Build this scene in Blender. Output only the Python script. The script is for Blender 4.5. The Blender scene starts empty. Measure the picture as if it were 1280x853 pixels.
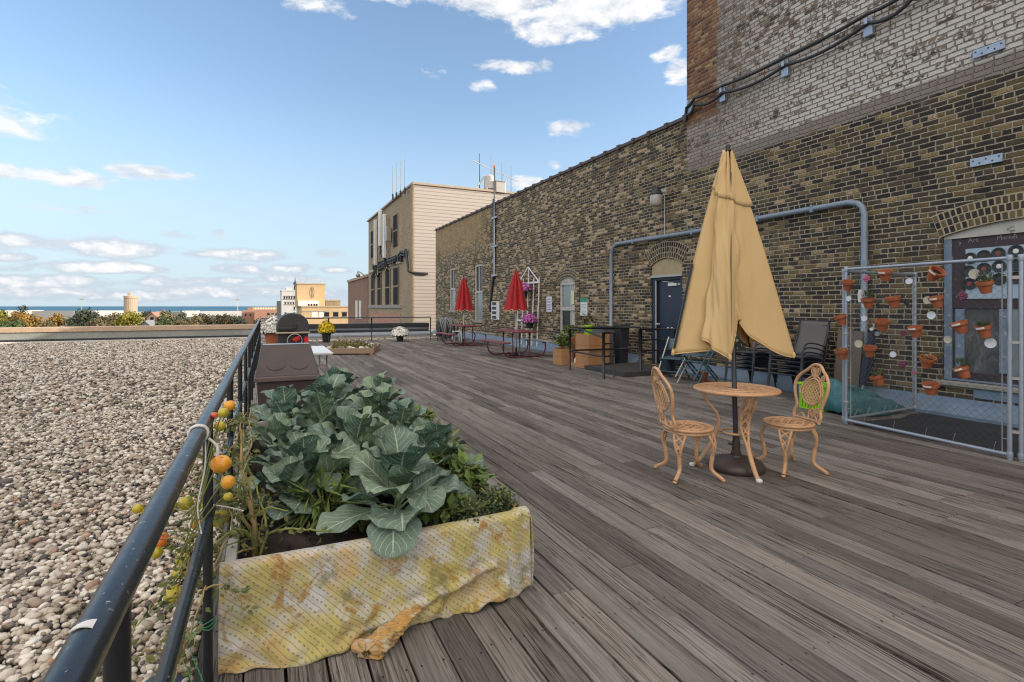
import bpy, bmesh, math, random
import numpy as np
from mathutils import Vector, Matrix
R = math.radians
PI = math.pi
scene = bpy.context.scene
col = scene.collection

# ------------------------------------------------------------------ camera
F_PX = 658.0
YAW = math.atan(307 / F_PX)
SY, CY = math.sin(YAW), math.cos(YAW)
EYE = 1.5
cam_data = bpy.data.cameras.new("camera")
cam = bpy.data.objects.new("camera", cam_data)
col.objects.link(cam)
cam.location = (0, 0, EYE)
cam.rotation_euler = (R(90), 0, -YAW)
cam_data.sensor_width = 36
cam_data.lens = 36 * F_PX / 1280
cam_data.shift_y = -43.5 / 1280
cam_data.clip_start = 0.05
cam_data.clip_end = 100000
scene.camera = cam
scene.render.resolution_x = 1024
scene.render.resolution_y = 682

# ------------------------------------------------------------------ light
SUN_EL, SUN_AZ = 16.0, 116.0          # azimuth clockwise from +Y
SUN_STRENGTH, SKY_STRENGTH, EXPOSURE = 3.2, 0.15, 0.70
FILL_CLOUD = (1.50, 1.32, 1.14)  # colour of the unseen cloud added as fill for the shaded roof
sun_data = bpy.data.lights.new("sun", 'SUN')
sun_data.energy = SUN_STRENGTH
sun_data.angle = R(0.53)
sun_data.color = (1.0, 0.90, 0.76)
sun = bpy.data.objects.new("sun", sun_data)
col.objects.link(sun)
_sd = Vector((math.sin(R(SUN_AZ)) * math.cos(R(SUN_EL)), math.cos(R(SUN_AZ)) * math.cos(R(SUN_EL)), math.sin(R(SUN_EL))))
sun.rotation_euler = _sd.to_track_quat('Z', 'Y').to_euler()
sun.location = (20, -10, 40)

scene.render.engine = 'CYCLES'
scene.cycles.use_denoising = True
scene.cycles.max_bounces = 7
scene.cycles.diffuse_bounces = 4
scene.cycles.glossy_bounces = 3
scene.cycles.transmission_bounces = 4
scene.cycles.transparent_max_bounces = 8
scene.cycles.filter_width = 1.15
scene.cycles.caustics_reflective = False
scene.cycles.caustics_refractive = False
scene.cycles.sample_clamp_indirect = 6
scene.view_settings.view_transform = 'Standard'
scene.view_settings.look = 'None'
scene.view_settings.gamma = 1.0
scene.view_settings.exposure = EXPOSURE
scene.view_settings.use_curve_mapping = False


def px_dir(px, py):
    """direction (azimuth, elevation) of a photo pixel"""
    u = (px - 640) / F_PX
    v = (383 - py) / F_PX
    x, y = SY + u * CY, CY - u * SY
    return math.atan2(x, y), math.atan2(v, math.hypot(x, y))


class NT:
    """small helper to write node trees"""
    def __init__(self, tree):
        self.t = tree
        self.n = tree.nodes
        self.l = tree.links

    def node(self, typ, **kw):
        nd = self.n.new(typ)
        for k, v in kw.items():
            setattr(nd, k, v)
        return nd

    def put(self, sock, v):
        if v is None:
            return
        if isinstance(v, bpy.types.NodeSocket):
            self.l.new(v, sock)
        else:
            if hasattr(sock.default_value, '__len__') and not hasattr(v, '__len__'):
                v = (v,) * len(sock.default_value)
            if hasattr(v, '__len__') and len(sock.default_value) == 4 and len(v) == 3:
                v = (*v, 1)
            sock.default_value = v

    def math(self, op, a, b=None, c=None, clamp=False):
        nd = self.node('ShaderNodeMath', operation=op, use_clamp=clamp)
        self.put(nd.inputs[0], a)
        self.put(nd.inputs[1], b)
        self.put(nd.inputs[2], c)
        return nd.outputs[0]

    def vmath(self, op, a, b=None, out=0):
        nd = self.node('ShaderNodeVectorMath', operation=op)
        self.put(nd.inputs[0], a)
        self.put(nd.inputs[1], b)
        return nd.outputs['Value'] if op in ('DOT_PRODUCT', 'LENGTH', 'DISTANCE') else nd.outputs[0]

    def sep(self, v):
        nd = self.node('ShaderNodeSeparateXYZ')
        self.put(nd.inputs[0], v)
        return nd.outputs

    def comb(self, x=0, y=0, z=0):
        nd = self.node('ShaderNodeCombineXYZ')
        for s, v in zip(nd.inputs, (x, y, z)):
            self.put(s, v)
        return nd.outputs[0]

    def noise(self, vec, scale=5, detail=4, rough=.55, dist=0.0, out='Fac', dim='3D'):
        nd = self.node('ShaderNodeTexNoise', noise_dimensions=dim)
        self.put(nd.inputs['Vector'], vec)
        self.put(nd.inputs['Scale'], scale)
        self.put(nd.inputs['Detail'], detail)
        self.put(nd.inputs['Roughness'], rough)
        self.put(nd.inputs['Distortion'], dist)
        return nd.outputs[out]

    def white(self, vec, out='Value', dim='3D'):
        nd = self.node('ShaderNodeTexWhiteNoise', noise_dimensions=dim)
        self.put(nd.inputs['Vector'], vec)
        return nd.outputs[out]

    def voronoi(self, vec, scale=5, feature='F1', out='Distance', rnd=1.0):
        nd = self.node('ShaderNodeTexVoronoi', feature=feature)
        self.put(nd.inputs['Vector'], vec)
        self.put(nd.inputs['Scale'], scale)
        self.put(nd.inputs['Randomness'], rnd)
        return nd.outputs[out]

    def ramp(self, fac, stops, interp='LINEAR'):
        nd = self.node('ShaderNodeValToRGB')
        cr = nd.color_ramp
        cr.interpolation = interp
        while len(cr.elements) < len(stops):
            cr.elements.new(0.5)
        for e, (p, c) in zip(cr.elements, stops):
            e.position = p
            e.color = (c, c, c, 1) if not hasattr(c, '__len__') else (*c, 1)
        self.put(nd.inputs[0], fac)
        return nd.outputs[0]

    def step(self, x, lo, hi):
        nd = self.node('ShaderNodeMapRange', interpolation_type='SMOOTHSTEP')
        self.put(nd.inputs['Value'], x)
        self.put(nd.inputs['From Min'], lo)
        self.put(nd.inputs['From Max'], hi)
        return nd.outputs[0]

    def mix(self, fac, a, b, mode='MIX'):
        nd = self.node('ShaderNodeMix', data_type='RGBA', blend_type=mode)
        self.put(nd.inputs[0], fac)
        self.put(nd.inputs[6], a)
        self.put(nd.inputs[7], b)
        return nd.outputs[2]

    def bump(self, h, strength=.3, dist=.01, normal=None):
        nd = self.node('ShaderNodeBump')
        self.put(nd.inputs['Height'], h)
        self.put(nd.inputs['Strength'], strength)
        self.put(nd.inputs['Distance'], dist)
        if normal is not None:
            self.put(nd.inputs['Normal'], normal)
        return nd.outputs[0]

    def coord(self, kind='Object'):
        return self.node('ShaderNodeTexCoord').outputs[kind]

    def attr(self, name, out='Fac'):
        return self.node('ShaderNodeAttribute', attribute_name=name).outputs[out]


# ------------------------------------------------------------------ sky with clouds (in world directions)
world = bpy.data.worlds.new("World")
scene.world = world
world.use_nodes = True
w = NT(world.node_tree)
bg = world.node_tree.nodes['Background']
sky = w.node('ShaderNodeTexSky', sky_type='NISHITA')
sky.sun_disc = False
sky.sun_elevation = R(SUN_EL)
sky.sun_rotation = R(SUN_AZ)
sky.air_density = 1.0
sky.dust_density = 0.6
sky.ozone_density = 1.6
dirv = w.coord('Generated')
dx, dy, dz = w.sep(dirv)
az = w.math('ARCTAN2', dx, dy)
el = w.math('ARCSINE', dz)
ae = w.comb(az, el, 0)
# (x, y, half width, half height, weight) of the clouds, as seen from the roof
CL = [(392, 2, 44, 16, .8), (520, -14, 130, 18, 1.0), (640, 2, 70, 24, 1.1), (745, 8, 100, 26, 1.25), (690, 38, 58, 14, 1.0), (820, -5, 50, 16, .9),
      (640, 84, 50, 8, 1.05), (604, 107, 16, 8, .7), (546, 88, 16, 7, .55), (710, 161, 26, 9, 1.0), (832, 66, 16, 9, .9), (848, 88, 14, 13, 1.0),
      (846, 104, 14, 5, .8), (693, 206, 8, 5, .8), (660, 229, 18, 8, 1.0), (84, 222, 46, 10, .95), (186, 217, 40, 8, .95), (8, 214, 20, 9, .7),
      (100, 262, 50, 6, .5), (28, 300, 34, 8, .95), (140, 310, 66, 11, 1.0), (310, 319, 44, 7, .95), (252, 318, 24, 4, .7), (120, 334, 70, 7, .95), (20, 323, 30, 5, .75),
      (300, 337, 36, 6, .85), (364, 336, 24, 6, 1.0), (416, 338, 18, 4, .95), (280, 351, 40, 5, .8), (60, 352, 90, 8, .85), (190, 353, 50, 6, .75), (370, 348, 40, 6, .8),
      (330, 365, 130, 8, .72), (90, 367, 150, 8, .75), (230, 295, 20, 4, .35), (410, 316, 22, 4, .45), (273, 292, 10, 6, .5), (10, 336, 30, 4, .7),
      (-150, 300, 120, 20, .9), (-120, 120, 160, 30, .8), (1500, 120, 200, 60, .9)]
acc = None
for (cx, cy, hw, hh, wt) in CL:
    a0, e0 = px_dir(cx, cy)
    a1, _ = px_dir(cx + hw, cy)
    _, e1 = px_dir(cx, cy - hh)
    q = w.vmath('SUBTRACT', ae, (a0, e0, 0))
    q = w.vmath('MULTIPLY', q, (1 / abs(a1 - a0), 1 / abs(e1 - e0), 0))
    d2 = w.vmath('DOT_PRODUCT', q, q)
    g = w.math('MULTIPLY_ADD', d2, -0.42 * wt, wt)
    acc = g if acc is None else w.math('MAXIMUM', acc, g)
acc = w.math('ADD', w.math('MAXIMUM', acc, -0.6), w.math('MULTIPLY', w.math('SUBTRACT', 1.0, w.step(el, .20, .34)), .24))
nvec = w.vmath('MULTIPLY', ae, (1.0, 2.1, 1))
n1 = w.noise(nvec, 13, 9, .62, .3)
n2 = w.noise(nvec, 40, 6, .6, .2)
dens = w.math('ADD', acc, w.math('MULTIPLY', w.math('SUBTRACT', n1, .5), 2.6))
dens = w.math('ADD', dens, w.math('MULTIPLY', w.math('SUBTRACT', n2, .5), .9))
alpha = w.step(dens, .30, 1.05)
# a cloud's base is greyer than its top: compare with the noise a little higher up
n3 = w.noise(w.vmath('ADD', nvec, (0.004, .03, 0)), 13, 4, .6, .3)
shade = w.math('ADD', w.math('MULTIPLY', w.math('SUBTRACT', n1, n3), 2.2), .62, clamp=True)
shade = w.math('MULTIPLY', shade, w.step(el, -0.02, .30), clamp=True)
shade2 = w.math('MAXIMUM', shade, w.math('MULTIPLY', w.step(dens, .6, 1.5), .85))
ccol = w.mix(shade2, (.33, .38, .45), (.74, .72, .70))
skyc = w.mix(1.0, sky.outputs[0], (SKY_STRENGTH,) * 3, 'MULTIPLY')
skyc = w.mix(1.0, skyc, (.022, .034, .056), 'ADD')      # thin high veil
hz = w.math('SUBTRACT', 1.0, w.step(el, 0.0, .40))
skyc = w.mix(w.math('MULTIPLY', hz, .85), skyc, (.350, .450, .545))
fin = w.mix(w.math('MULTIPLY', alpha, .93), skyc, ccol)
# broken cloud added out of view, overhead and behind, to brighten the shade
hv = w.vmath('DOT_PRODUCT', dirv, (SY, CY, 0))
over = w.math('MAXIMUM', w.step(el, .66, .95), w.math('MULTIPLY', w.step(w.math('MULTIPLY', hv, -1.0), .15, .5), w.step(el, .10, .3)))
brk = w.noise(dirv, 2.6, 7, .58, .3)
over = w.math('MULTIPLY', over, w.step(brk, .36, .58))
fin = w.mix(over, fin, FILL_CLOUD)
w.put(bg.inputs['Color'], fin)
bg.inputs['Strength'].default_value = 1.0


# ------------------------------------------------------------------ mesh building
class MB:
    """collects shapes into ONE mesh"""
    def __init__(self):
        self.v, self.f, self.uv, self.rnd, self.mi = [], [], {}, {}, {}
        self.cur_rnd = None
        self.cur_mat = 0

    def _add(self, vs, fs, uvs=None):
        o = len(self.v)
        self.v.extend([tuple(p) for p in vs])
        for i, f in enumerate(fs):
            if uvs is not None:
                self.uv[len(self.f)] = uvs[i]
            if self.cur_rnd is not None:
                self.rnd[len(self.f)] = self.cur_rnd
            if self.cur_mat:
                self.mi[len(self.f)] = self.cur_mat
            self.f.append(tuple(o + k for k in f))
        return self

    def box(self, lo, hi, M=None):
        x0, y0, z0 = lo
        x1, y1, z1 = hi
        vs = [Vector(p) for p in ((x0, y0, z0), (x1, y0, z0), (x1, y1, z0), (x0, y1, z0), (x0, y0, z1), (x1, y0, z1), (x1, y1, z1), (x0, y1, z1))]
        if M is not None:
            vs = [M @ p for p in vs]
        return self._add(vs, [(3, 2, 1, 0), (4, 5, 6, 7), (0, 1, 5, 4), (1, 2, 6, 5), (2, 3, 7, 6), (3, 0, 4, 7)])

    def bar(self, p0, p1, w_, h_, up=(0, 0, 1)):
        """rectangular bar from p0 to p1"""
        p0, p1 = Vector(p0), Vector(p1)
        d = (p1 - p0)
        L = d.length
        d.normalize()
        up = Vector(up)
        if abs(d.dot(up)) > .98:
            up = Vector((1, 0, 0))
        s = d.cross(up).normalized()
        t = s.cross(d).normalized()
        M = Matrix(((s.x, d.x, t.x, p0.x), (s.y, d.y, t.y, p0.y), (s.z, d.z, t.z, p0.z), (0, 0, 0, 1)))
        return self.box((-w_ / 2, 0, -h_ / 2), (w_ / 2, L, h_ / 2), M)

    def tube(self, pts, r, n=8, flat=1.0, up=(0, 0, 1), closed=False, cap=True):
        """tube through pts; r a number or one per point; flat squashes the section along the second axis"""
        P = [Vector(p) for p in pts]
        m = len(P)
        rr = [r] * m if not hasattr(r, '__len__') else r
        up = Vector(up)
        rings = []
        prev_s = None
        for i, p in enumerate(P):
            if closed:
                d = P[(i + 1) % m] - P[i - 1]
            else:
                d = P[min(i + 1, m - 1)] - P[max(i - 1, 0)]
            d.normalize()
            if prev_s is None:
                u = up if abs(d.dot(up)) < .95 else Vector((1, 0, 0))
                s = d.cross(u).normalized()
            else:
                s = (prev_s - d * prev_s.dot(d))
                s = s.normalized() if s.length > 1e-6 else d.orthogonal().normalized()
            t = s.cross(d).normalized()
            prev_s = s
            rings.append([p + s * (math.cos(2 * PI * k / n) * rr[i]) + t * (math.sin(2 * PI * k / n) * rr[i] * flat) for k in range(n)])
        vs = [q for ring in rings for q in ring]
        fs = []
        for i in range(m if closed else m - 1):
            a, b = i * n, ((i + 1) % m) * n
            for k in range(n):
                fs.append((a + k, b + k, b + (k + 1) % n, a + (k + 1) % n)[::-1])
        if cap and not closed:
            fs.append(tuple(range(n)))
            fs.append(tuple((m - 1) * n + k for k in range(n))[::-1])
        return self._add(vs, fs)

    def lathe(self, prof, n=24, M=None, arc=2 * PI, cap=True):
        """revolve (r, z) profile round z"""
        full = abs(arc - 2 * PI) < 1e-6
        cols = n if full else n + 1
        vs = [Vector((r * math.cos(arc * k / n), r * math.sin(arc * k / n), z)) for (r, z) in prof for k in range(cols)]
        if M is not None:
            vs = [M @ p for p in vs]
        fs = []
        for i in range(len(prof) - 1):
            a, b = i * cols, (i + 1) * cols
            for k in range(n):
                k2 = (k + 1) % cols
                fs.append((a + k, a + k2, b + k2, b + k))
        if cap and full:
            if prof[0][0] > 1e-5:
                fs.append(tuple(range(cols))[::-1])
            if prof[-1][0] > 1e-5:
                fs.append(tuple((len(prof) - 1) * cols + k for k in range(cols)))
        return self._add(vs, fs)

    def grid(self, fn, nu, nv, uv=True):
        vs = [Vector(fn(i / nu, j / nv)) for j in range(nv + 1) for i in range(nu + 1)]
        fs, us = [], []
        for j in range(nv):
            for i in range(nu):
                a = j * (nu + 1) + i
                fs.append((a, a + 1, a + nu + 2, a + nu + 1))
                us.append([(i / nu, j / nv), ((i + 1) / nu, j / nv), ((i + 1) / nu, (j + 1) / nv), (i / nu, (j + 1) / nv)])
        return self._add(vs, fs, us if uv else None)

    def prism(self, poly, z0, z1, M=None):
        """poly in xy extruded from z0 to z1"""
        n = len(poly)
        vs = [Vector((x, y, z0)) for x, y in poly] + [Vector((x, y, z1)) for x, y in poly]
        if M is not None:
            vs = [M @ p for p in vs]
        fs = [tuple(range(n))[::-1], tuple(range(n, 2 * n))]
        fs += [(i, (i + 1) % n, n + (i + 1) % n, n + i) for i in range(n)]
        return self._add(vs, fs)

    def ball(self, c, r, n=12, squash=(1, 1, 1), M=None):
        prof = [(max(1e-6, math.sin(PI * i / (n // 2)) * 1.0), -math.cos(PI * i / (n // 2))) for i in range(n // 2 + 1)]
        T = Matrix.Translation(Vector(c)) @ (M if M is not None else Matrix.Identity(4)) @ Matrix.Diagonal((r * squash[0], r * squash[1], r * squash[2], 1))
        return self.lathe(prof, n, T, cap=False)

    def build(self, name, mat, parent=None, smooth=False, bevel=0, kind=None, solid=0, auto=None):
        me = bpy.data.meshes.new(name)
        me.from_pydata([tuple(p) for p in self.v], [], self.f)
        if self.uv:
            lay = me.uv_layers.new(name="UVMap")
            for pi, us in self.uv.items():
                st = me.polygons[pi].loop_start
                for k, q in enumerate(us):
                    lay.data[st + k].uv = q
        if self.rnd:
            at = me.attributes.new("rnd", 'FLOAT', 'FACE')
            at.data.foreach_set('value', [self.rnd.get(i, 0.5) for i in range(len(self.f))])
        for m in (mat if isinstance(mat, (list, tuple)) else [mat]):
            me.materials.append(m)
        if self.mi:
            me.polygons.foreach_set('material_index', [self.mi.get(i, 0) for i in range(len(self.f))])
        if smooth:
            me.polygons.foreach_set('use_smooth', [True] * len(me.polygons))
            if auto:
                me.set_sharp_from_angle(angle=R(auto))
        me.update()
        o = bpy.data.objects.new(name, me)
        col.objects.link(o)
        if parent is not None:
            o.parent = parent
        if solid:
            m = o.modifiers.new("solid", 'SOLIDIFY')
            m.thickness = solid
            m.offset = 0
        if bevel:
            b = o.modifiers.new("bevel", 'BEVEL')
            b.width = bevel
            b.segments = 2
            b.limit_method = 'ANGLE'
            b.angle_limit = R(40)
        if kind:
            o['kind'] = kind
        return o


def tag(o, label, cat, group=None, kind='thing'):
    o['label'] = label
    o['category'] = cat
    o['kind'] = kind
    if group:
        o['group'] = group
    return o


def thing(name, label, cat, loc=(0, 0, 0), rz=0.0, group=None):
    o = bpy.data.objects.new(name, None)
    col.objects.link(o)
    o.empty_display_size = .1
    o.location = loc
    o.rotation_euler = (0, 0, rz)
    return tag(o, label, cat, group)


def copy_tree(root, loc, rz, label, group=None):
    r = root.copy()
    col.objects.link(r)
    r.location = loc
    r.rotation_euler = (0, 0, rz)
    r['label'] = label
    if group:
        r['group'] = group
    for ch in list(root.children):
        c = ch.copy()
        col.objects.link(c)
        c.parent = r
        for g in list(ch.children):
            d = g.copy()
            col.objects.link(d)
            d.parent = c
    return r


def spline(pts, n=8):
    """Catmull-Rom through pts"""
    P = [Vector(p) for p in pts]
    out = []
    for i in range(len(P) - 1):
        a, b, c, d = P[max(i - 1, 0)], P[i], P[i + 1], P[min(i + 2, len(P) - 1)]
        for k in range(n):
            t = k / n
            out.append(0.5 * ((2 * b) + (c - a) * t + (2 * a - 5 * b + 4 * c - d) * t * t + (3 * b - a - 3 * c + d) * t ** 3))
    out.append(P[-1])
    return out


def ground_pt(px, py, z=0.0):
    d = (EYE - z) * F_PX / (py - 383)
    u = (px - 640) / F_PX
    return Vector((d * (SY + u * CY), d * (CY - u * SY), z))


def far_pt(px, d, py=383):
    u = (px - 640) / F_PX
    return Vector((d * (SY + u * CY), d * (CY - u * SY), EYE - (py - 383) * d / F_PX))


def on_x(px, py, X):
    u = (px - 640) / F_PX
    d = X / (SY + u * CY)
    return Vector((X, d * (CY - u * SY), EYE - (py - 383) * d / F_PX))


# ------------------------------------------------------------------ materials
MATS = {}


def new_mat(name):
    m = bpy.data.materials.new(name)
    m.use_nodes = True
    n = NT(m.node_tree)
    b = m.node_tree.nodes['Principled BSDF']
    MATS[name] = m
    return m, n, b


def plain(name, c, rough=.6, metal=0.0, var=.18, scale=6.0, bump=.0, bscale=60.0, spots=None, spot_amt=.5, spot_scale=18, spec=.5, streak=False):
    """base colour broken up by wear: slow blotches, fine speckle and optional chips of another colour"""
    m, n, b = new_mat(name)
    co = n.coord('Object')
    if streak:
        co2 = n.vmath('MULTIPLY', co, (1, 1, .12))
    else:
        co2 = co
    a = n.noise(co2, scale, 5, .6)
    f = n.noise(co, scale * 9, 3, .6)
    val = n.math('ADD', n.math('MULTIPLY', n.math('SUBTRACT', a, .5), 2.2 * var), n.math('MULTIPLY', n.math('SUBTRACT', f, .5), 1.2 * var))
    val = n.math('ADD', val, 1.0)
    cc = n.mix(1.0, c, n.comb(val, val, val), 'MULTIPLY')
    if spots is not None:
        sp = n.noise(co, spot_scale, 6, .7)
        msk = n.step(sp, 1 - spot_amt, 1 - spot_amt + .06)
        cc = n.mix(msk, cc, spots)
    n.put(b.inputs['Base Color'], cc)
    n.put(b.inputs['Roughness'], n.math('ADD', rough, n.math('MULTIPLY', n.math('SUBTRACT', f, .5), .25), clamp=True))
    b.inputs['Metallic'].default_value = metal
    b.inputs['Specular IOR Level'].default_value = spec
    if bump:
        n.put(b.inputs['Normal'], n.bump(n.noise(co, bscale, 5, .6), bump, .01))
    return m


black_metal = plain("black_painted_metal", (.018, .019, .022), .35, 0, .25, 4, spots=(.35, .33, .30), spot_amt=.30, spot_scale=26)
rail_paint = plain("rail_paint", (.018, .023, .030), .30, 0, .35, 3, .05, 30, spots=(.45, .45, .43), spot_amt=.375, spot_scale=55, spec=.5)
post_paint = plain("post_paint", (.016, .017, .020), .38, 0, .3, 4, spots=(.3, .29, .27), spot_amt=.30, spot_scale=30)
galv = plain("galvanised_steel", (.36, .40, .46), .42, .55, .22, 7, .05, 40)
conduit_m = plain("conduit_paint", (.22, .27, .33), .5, .2, .2, 5, .05)
dark_plastic = plain("dark_plastic", (.03, .03, .033), .5, 0, .2)
brown_plastic = plain("brown_plastic", (.055, .038, .034), .55, 0, .3, 3.5, .05, 20)
brown_lip = plain("brown_plastic_worn", (.12, .088, .078), .6, 0, .3, 8, .05, 20)
grey_flash = plain("grey_flashing", (.30, .34, .38), .5, .15, .3, 2, .08, 12)
blue_flash = plain("blue_flashing", (.16, .22, .29), .55, .05, .35, 2.5, .1, 14)
silver_coat = plain("silver_coating", (.25, .29, .33), .5, .2, .35, 1.2, .1, 8)
black_tar = plain("black_roofing", (.03, .032, .036), .8, 0, .4, 2, .2, 20)
tan_cop = plain("tan_coping", (.50, .36, .25), .8, 0, .3, 2.5, .15, 20)
white_strip = plain("white_strip", (.62, .60, .55), .7, 0, .2, 3)
grey_parapet = plain("grey_parapet", (.30, .31, .28), .8, 0, .25, 1.5, .1, 14)
beige_fabric = None
red_fabric = plain("red_fabric", (.36, .012, .016), .75, 0, .25, 9, .15, 120)
cream_trim = plain("cream_trim", (.60, .48, .34), .8)
red_metal = plain("maroon_metal", (.13, .022, .035), .45, 0, .3, 6)
red_plank = plain("maroon_plank", (.20, .050, .062), .45, 0, .35, 5)
sheen_plank = plain("sheen_plank", (.32, .31, .33), .5, 0, .3, 5)  # reflected light on the right-hand benches, put into the plank colour
white_paint = plain("white_paint", (.70, .69, .66), .5, 0, .15, 6)
white_plastic = plain("white_plastic", (.78, .80, .80), .4, 0, .08, 6)
terracotta = plain("terracotta", (.36, .105, .042), .8, 0, .3, 14, .1, 70, spots=(.55, .33, .22), spot_amt=.32, spot_scale=14)
navy_door = plain("navy_door_paint", (.014, .023, .044), .4, 0, .35, 2.5, .04, 30, spots=(.06, .08, .12), spot_amt=.3, spot_scale=6)
navy_frame = plain("navy_frame_paint", (.020, .030, .055), .5, 0, .3, 6)
teal_plastic = plain("teal_plastic", (.055, .10, .125), .5, 0, .25, 8)
lime_plastic = plain("lime_plastic", (.30, .60, .02), .45, 0, .1, 8)
sling_m = plain("sling_mesh_fabric", (.115, .108, .100), .8, 0, .12, 30, .2, 250)
sling_frame = plain("sling_chair_frame", (.022, .024, .034), .4, 0, .2, 8)
cedar = plain("cedar_box", (.40, .20, .085), .75, 0, .25, 3, .12, 30, streak=True)
white_wood = plain("weathered_white_wood", (.47, .45, .40), .8, 0, .25, 6, .2, 40, spots=(.20, .18, .15), spot_amt=.42, spot_scale=9)
blue_wood = plain("blue_window_wood", (.16, .22, .30), .75, 0, .3, 6, .15, 40, spots=(.42, .40, .36), spot_amt=.42, spot_scale=12)
blue_board = plain("blue_board", (.33, .42, .50), .65, 0, .12, 4, spots=(.2, .22, .24), spot_amt=.3, spot_scale=10)
dark_board = plain("dark_maroon_board", (.045, .032, .036), .7, 0, .4, 5, .1, 40, spots=(.38, .36, .34), spot_amt=.39, spot_scale=12)
vinyl = plain("black_vinyl", (.012, .012, .013), .22, 0, .1, 5)
label_white = plain("label_white", (.72, .70, .66), .6)
label_red = plain("label_red", (.22, .05, .04), .6)
concrete = plain("concrete", (.30, .28, .24), .85, 0, .25, 5, .2, 40)
stone_panel = plain("stone_panel", (.36, .29, .17), .85, 0, .3, 6, .3, 30)
base_bronze = plain("base_bronze", (.050, .036, .030), .45, 0, .25, 6, .04, 40)
pole_dark = plain("pole_dark", (.016, .016, .02), .35, 0, .2, 8)
bistro_m = plain("bistro_enamel", (.53, .31, .165), .5, 0, .28, 11, .12, 90, spots=(.24, .13, .08), spot_amt=.36, spot_scale=30)
siding_m = None
grill_lid_m = plain("grill_lid", (.045, .043, .043), .5, .1, .3, 7, .05)
wire_m = plain("fence_wire", (.10, .105, .11), .6, .2, .2, 8)
steel_m = plain("dull_steel", (.42, .40, .37), .4, .5, .2, 8)
glass_dark = plain("dark_glass", (.03, .034, .038), .18, 0, .4, 1.5, spec=.35)
far_pane = plain('dark_far_pane', (.022, .022, .022), .7, 0, .4, .8, spec=.1)
glass_grey = plain("grey_glass", (.20, .24, .25), .15, 0, .25, 1.2, spec=.8)
hose_m = plain("grey_hose", (.20, .21, .22), .5, 0, .25, 10)
stem_green = plain("stem_green", (.20, .22, .06), .6, 0, .35, 14)
dry_stem = plain("dry_stem", (.30, .22, .09), .8, 0, .35, 14)
rope_white = plain("white_rag", (.65, .64, .62), .9, 0, .15, 30, .2, 90)
# ------------------------------------------------------------------ special materials
def brick_nodes(n, U, V, lu=.212, lv=.077, joint=.019):
    """returns random-per-brick value, second random, mortar mask (1 = mortar), height"""
    pos = n.comb(U, V, 0)
    wob = n.noise(pos, 7, 3, .6, 0, 'Color')
    wob = n.vmath('SUBTRACT', wob, (.5, .5, .5))
    pos = n.vmath('ADD', pos, n.vmath('MULTIPLY', wob, (.030, .020, 0)))
    px_, py_, _ = n.sep(pos)
    v = n.math('DIVIDE', py_, lv)
    row = n.math('FLOOR', v)
    fv = n.math('SUBTRACT', v, row)
    hdr = n.math('LESS_THAN', n.math('MODULO', n.math('ADD', row, 600), 6), .5)
    rr = n.white(n.comb(row, 3.3, 0))
    k = n.math('ADD', 1.0, hdr)
    u = n.math('ADD', n.math('MULTIPLY', n.math('DIVIDE', px_, lu), k),
               n.math('ADD', n.math('MULTIPLY', n.math('MODULO', n.math('ADD', row, 600), 2), .5), n.math('MULTIPLY', rr, .22)))
    cu = n.math('FLOOR', u)
    fu = n.math('SUBTRACT', u, cu)
    du = n.math('DIVIDE', n.math('MULTIPLY', n.math('SUBTRACT', .5, n.math('ABSOLUTE', n.math('SUBTRACT', fu, .5))), lu), k)
    dv = n.math('MULTIPLY', n.math('SUBTRACT', .5, n.math('ABSOLUTE', n.math('SUBTRACT', fv, .5))), lv)
    dd = n.math('MINIMUM', du, dv)
    rough_edge = n.noise(pos, 45, 3, .6)
    dd = n.math('ADD', dd, n.math('MULTIPLY', n.math('SUBTRACT', rough_edge, .5), .017))
    mort = n.math('SUBTRACT', 1.0, n.step(dd, joint * .5 - .003, joint * .5 + .004))
    r1 = n.white(n.comb(cu, row, 1.7))
    r2 = n.white(n.comb(cu, row, 9.1))
    return pos, r1, r2, mort, dd


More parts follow.
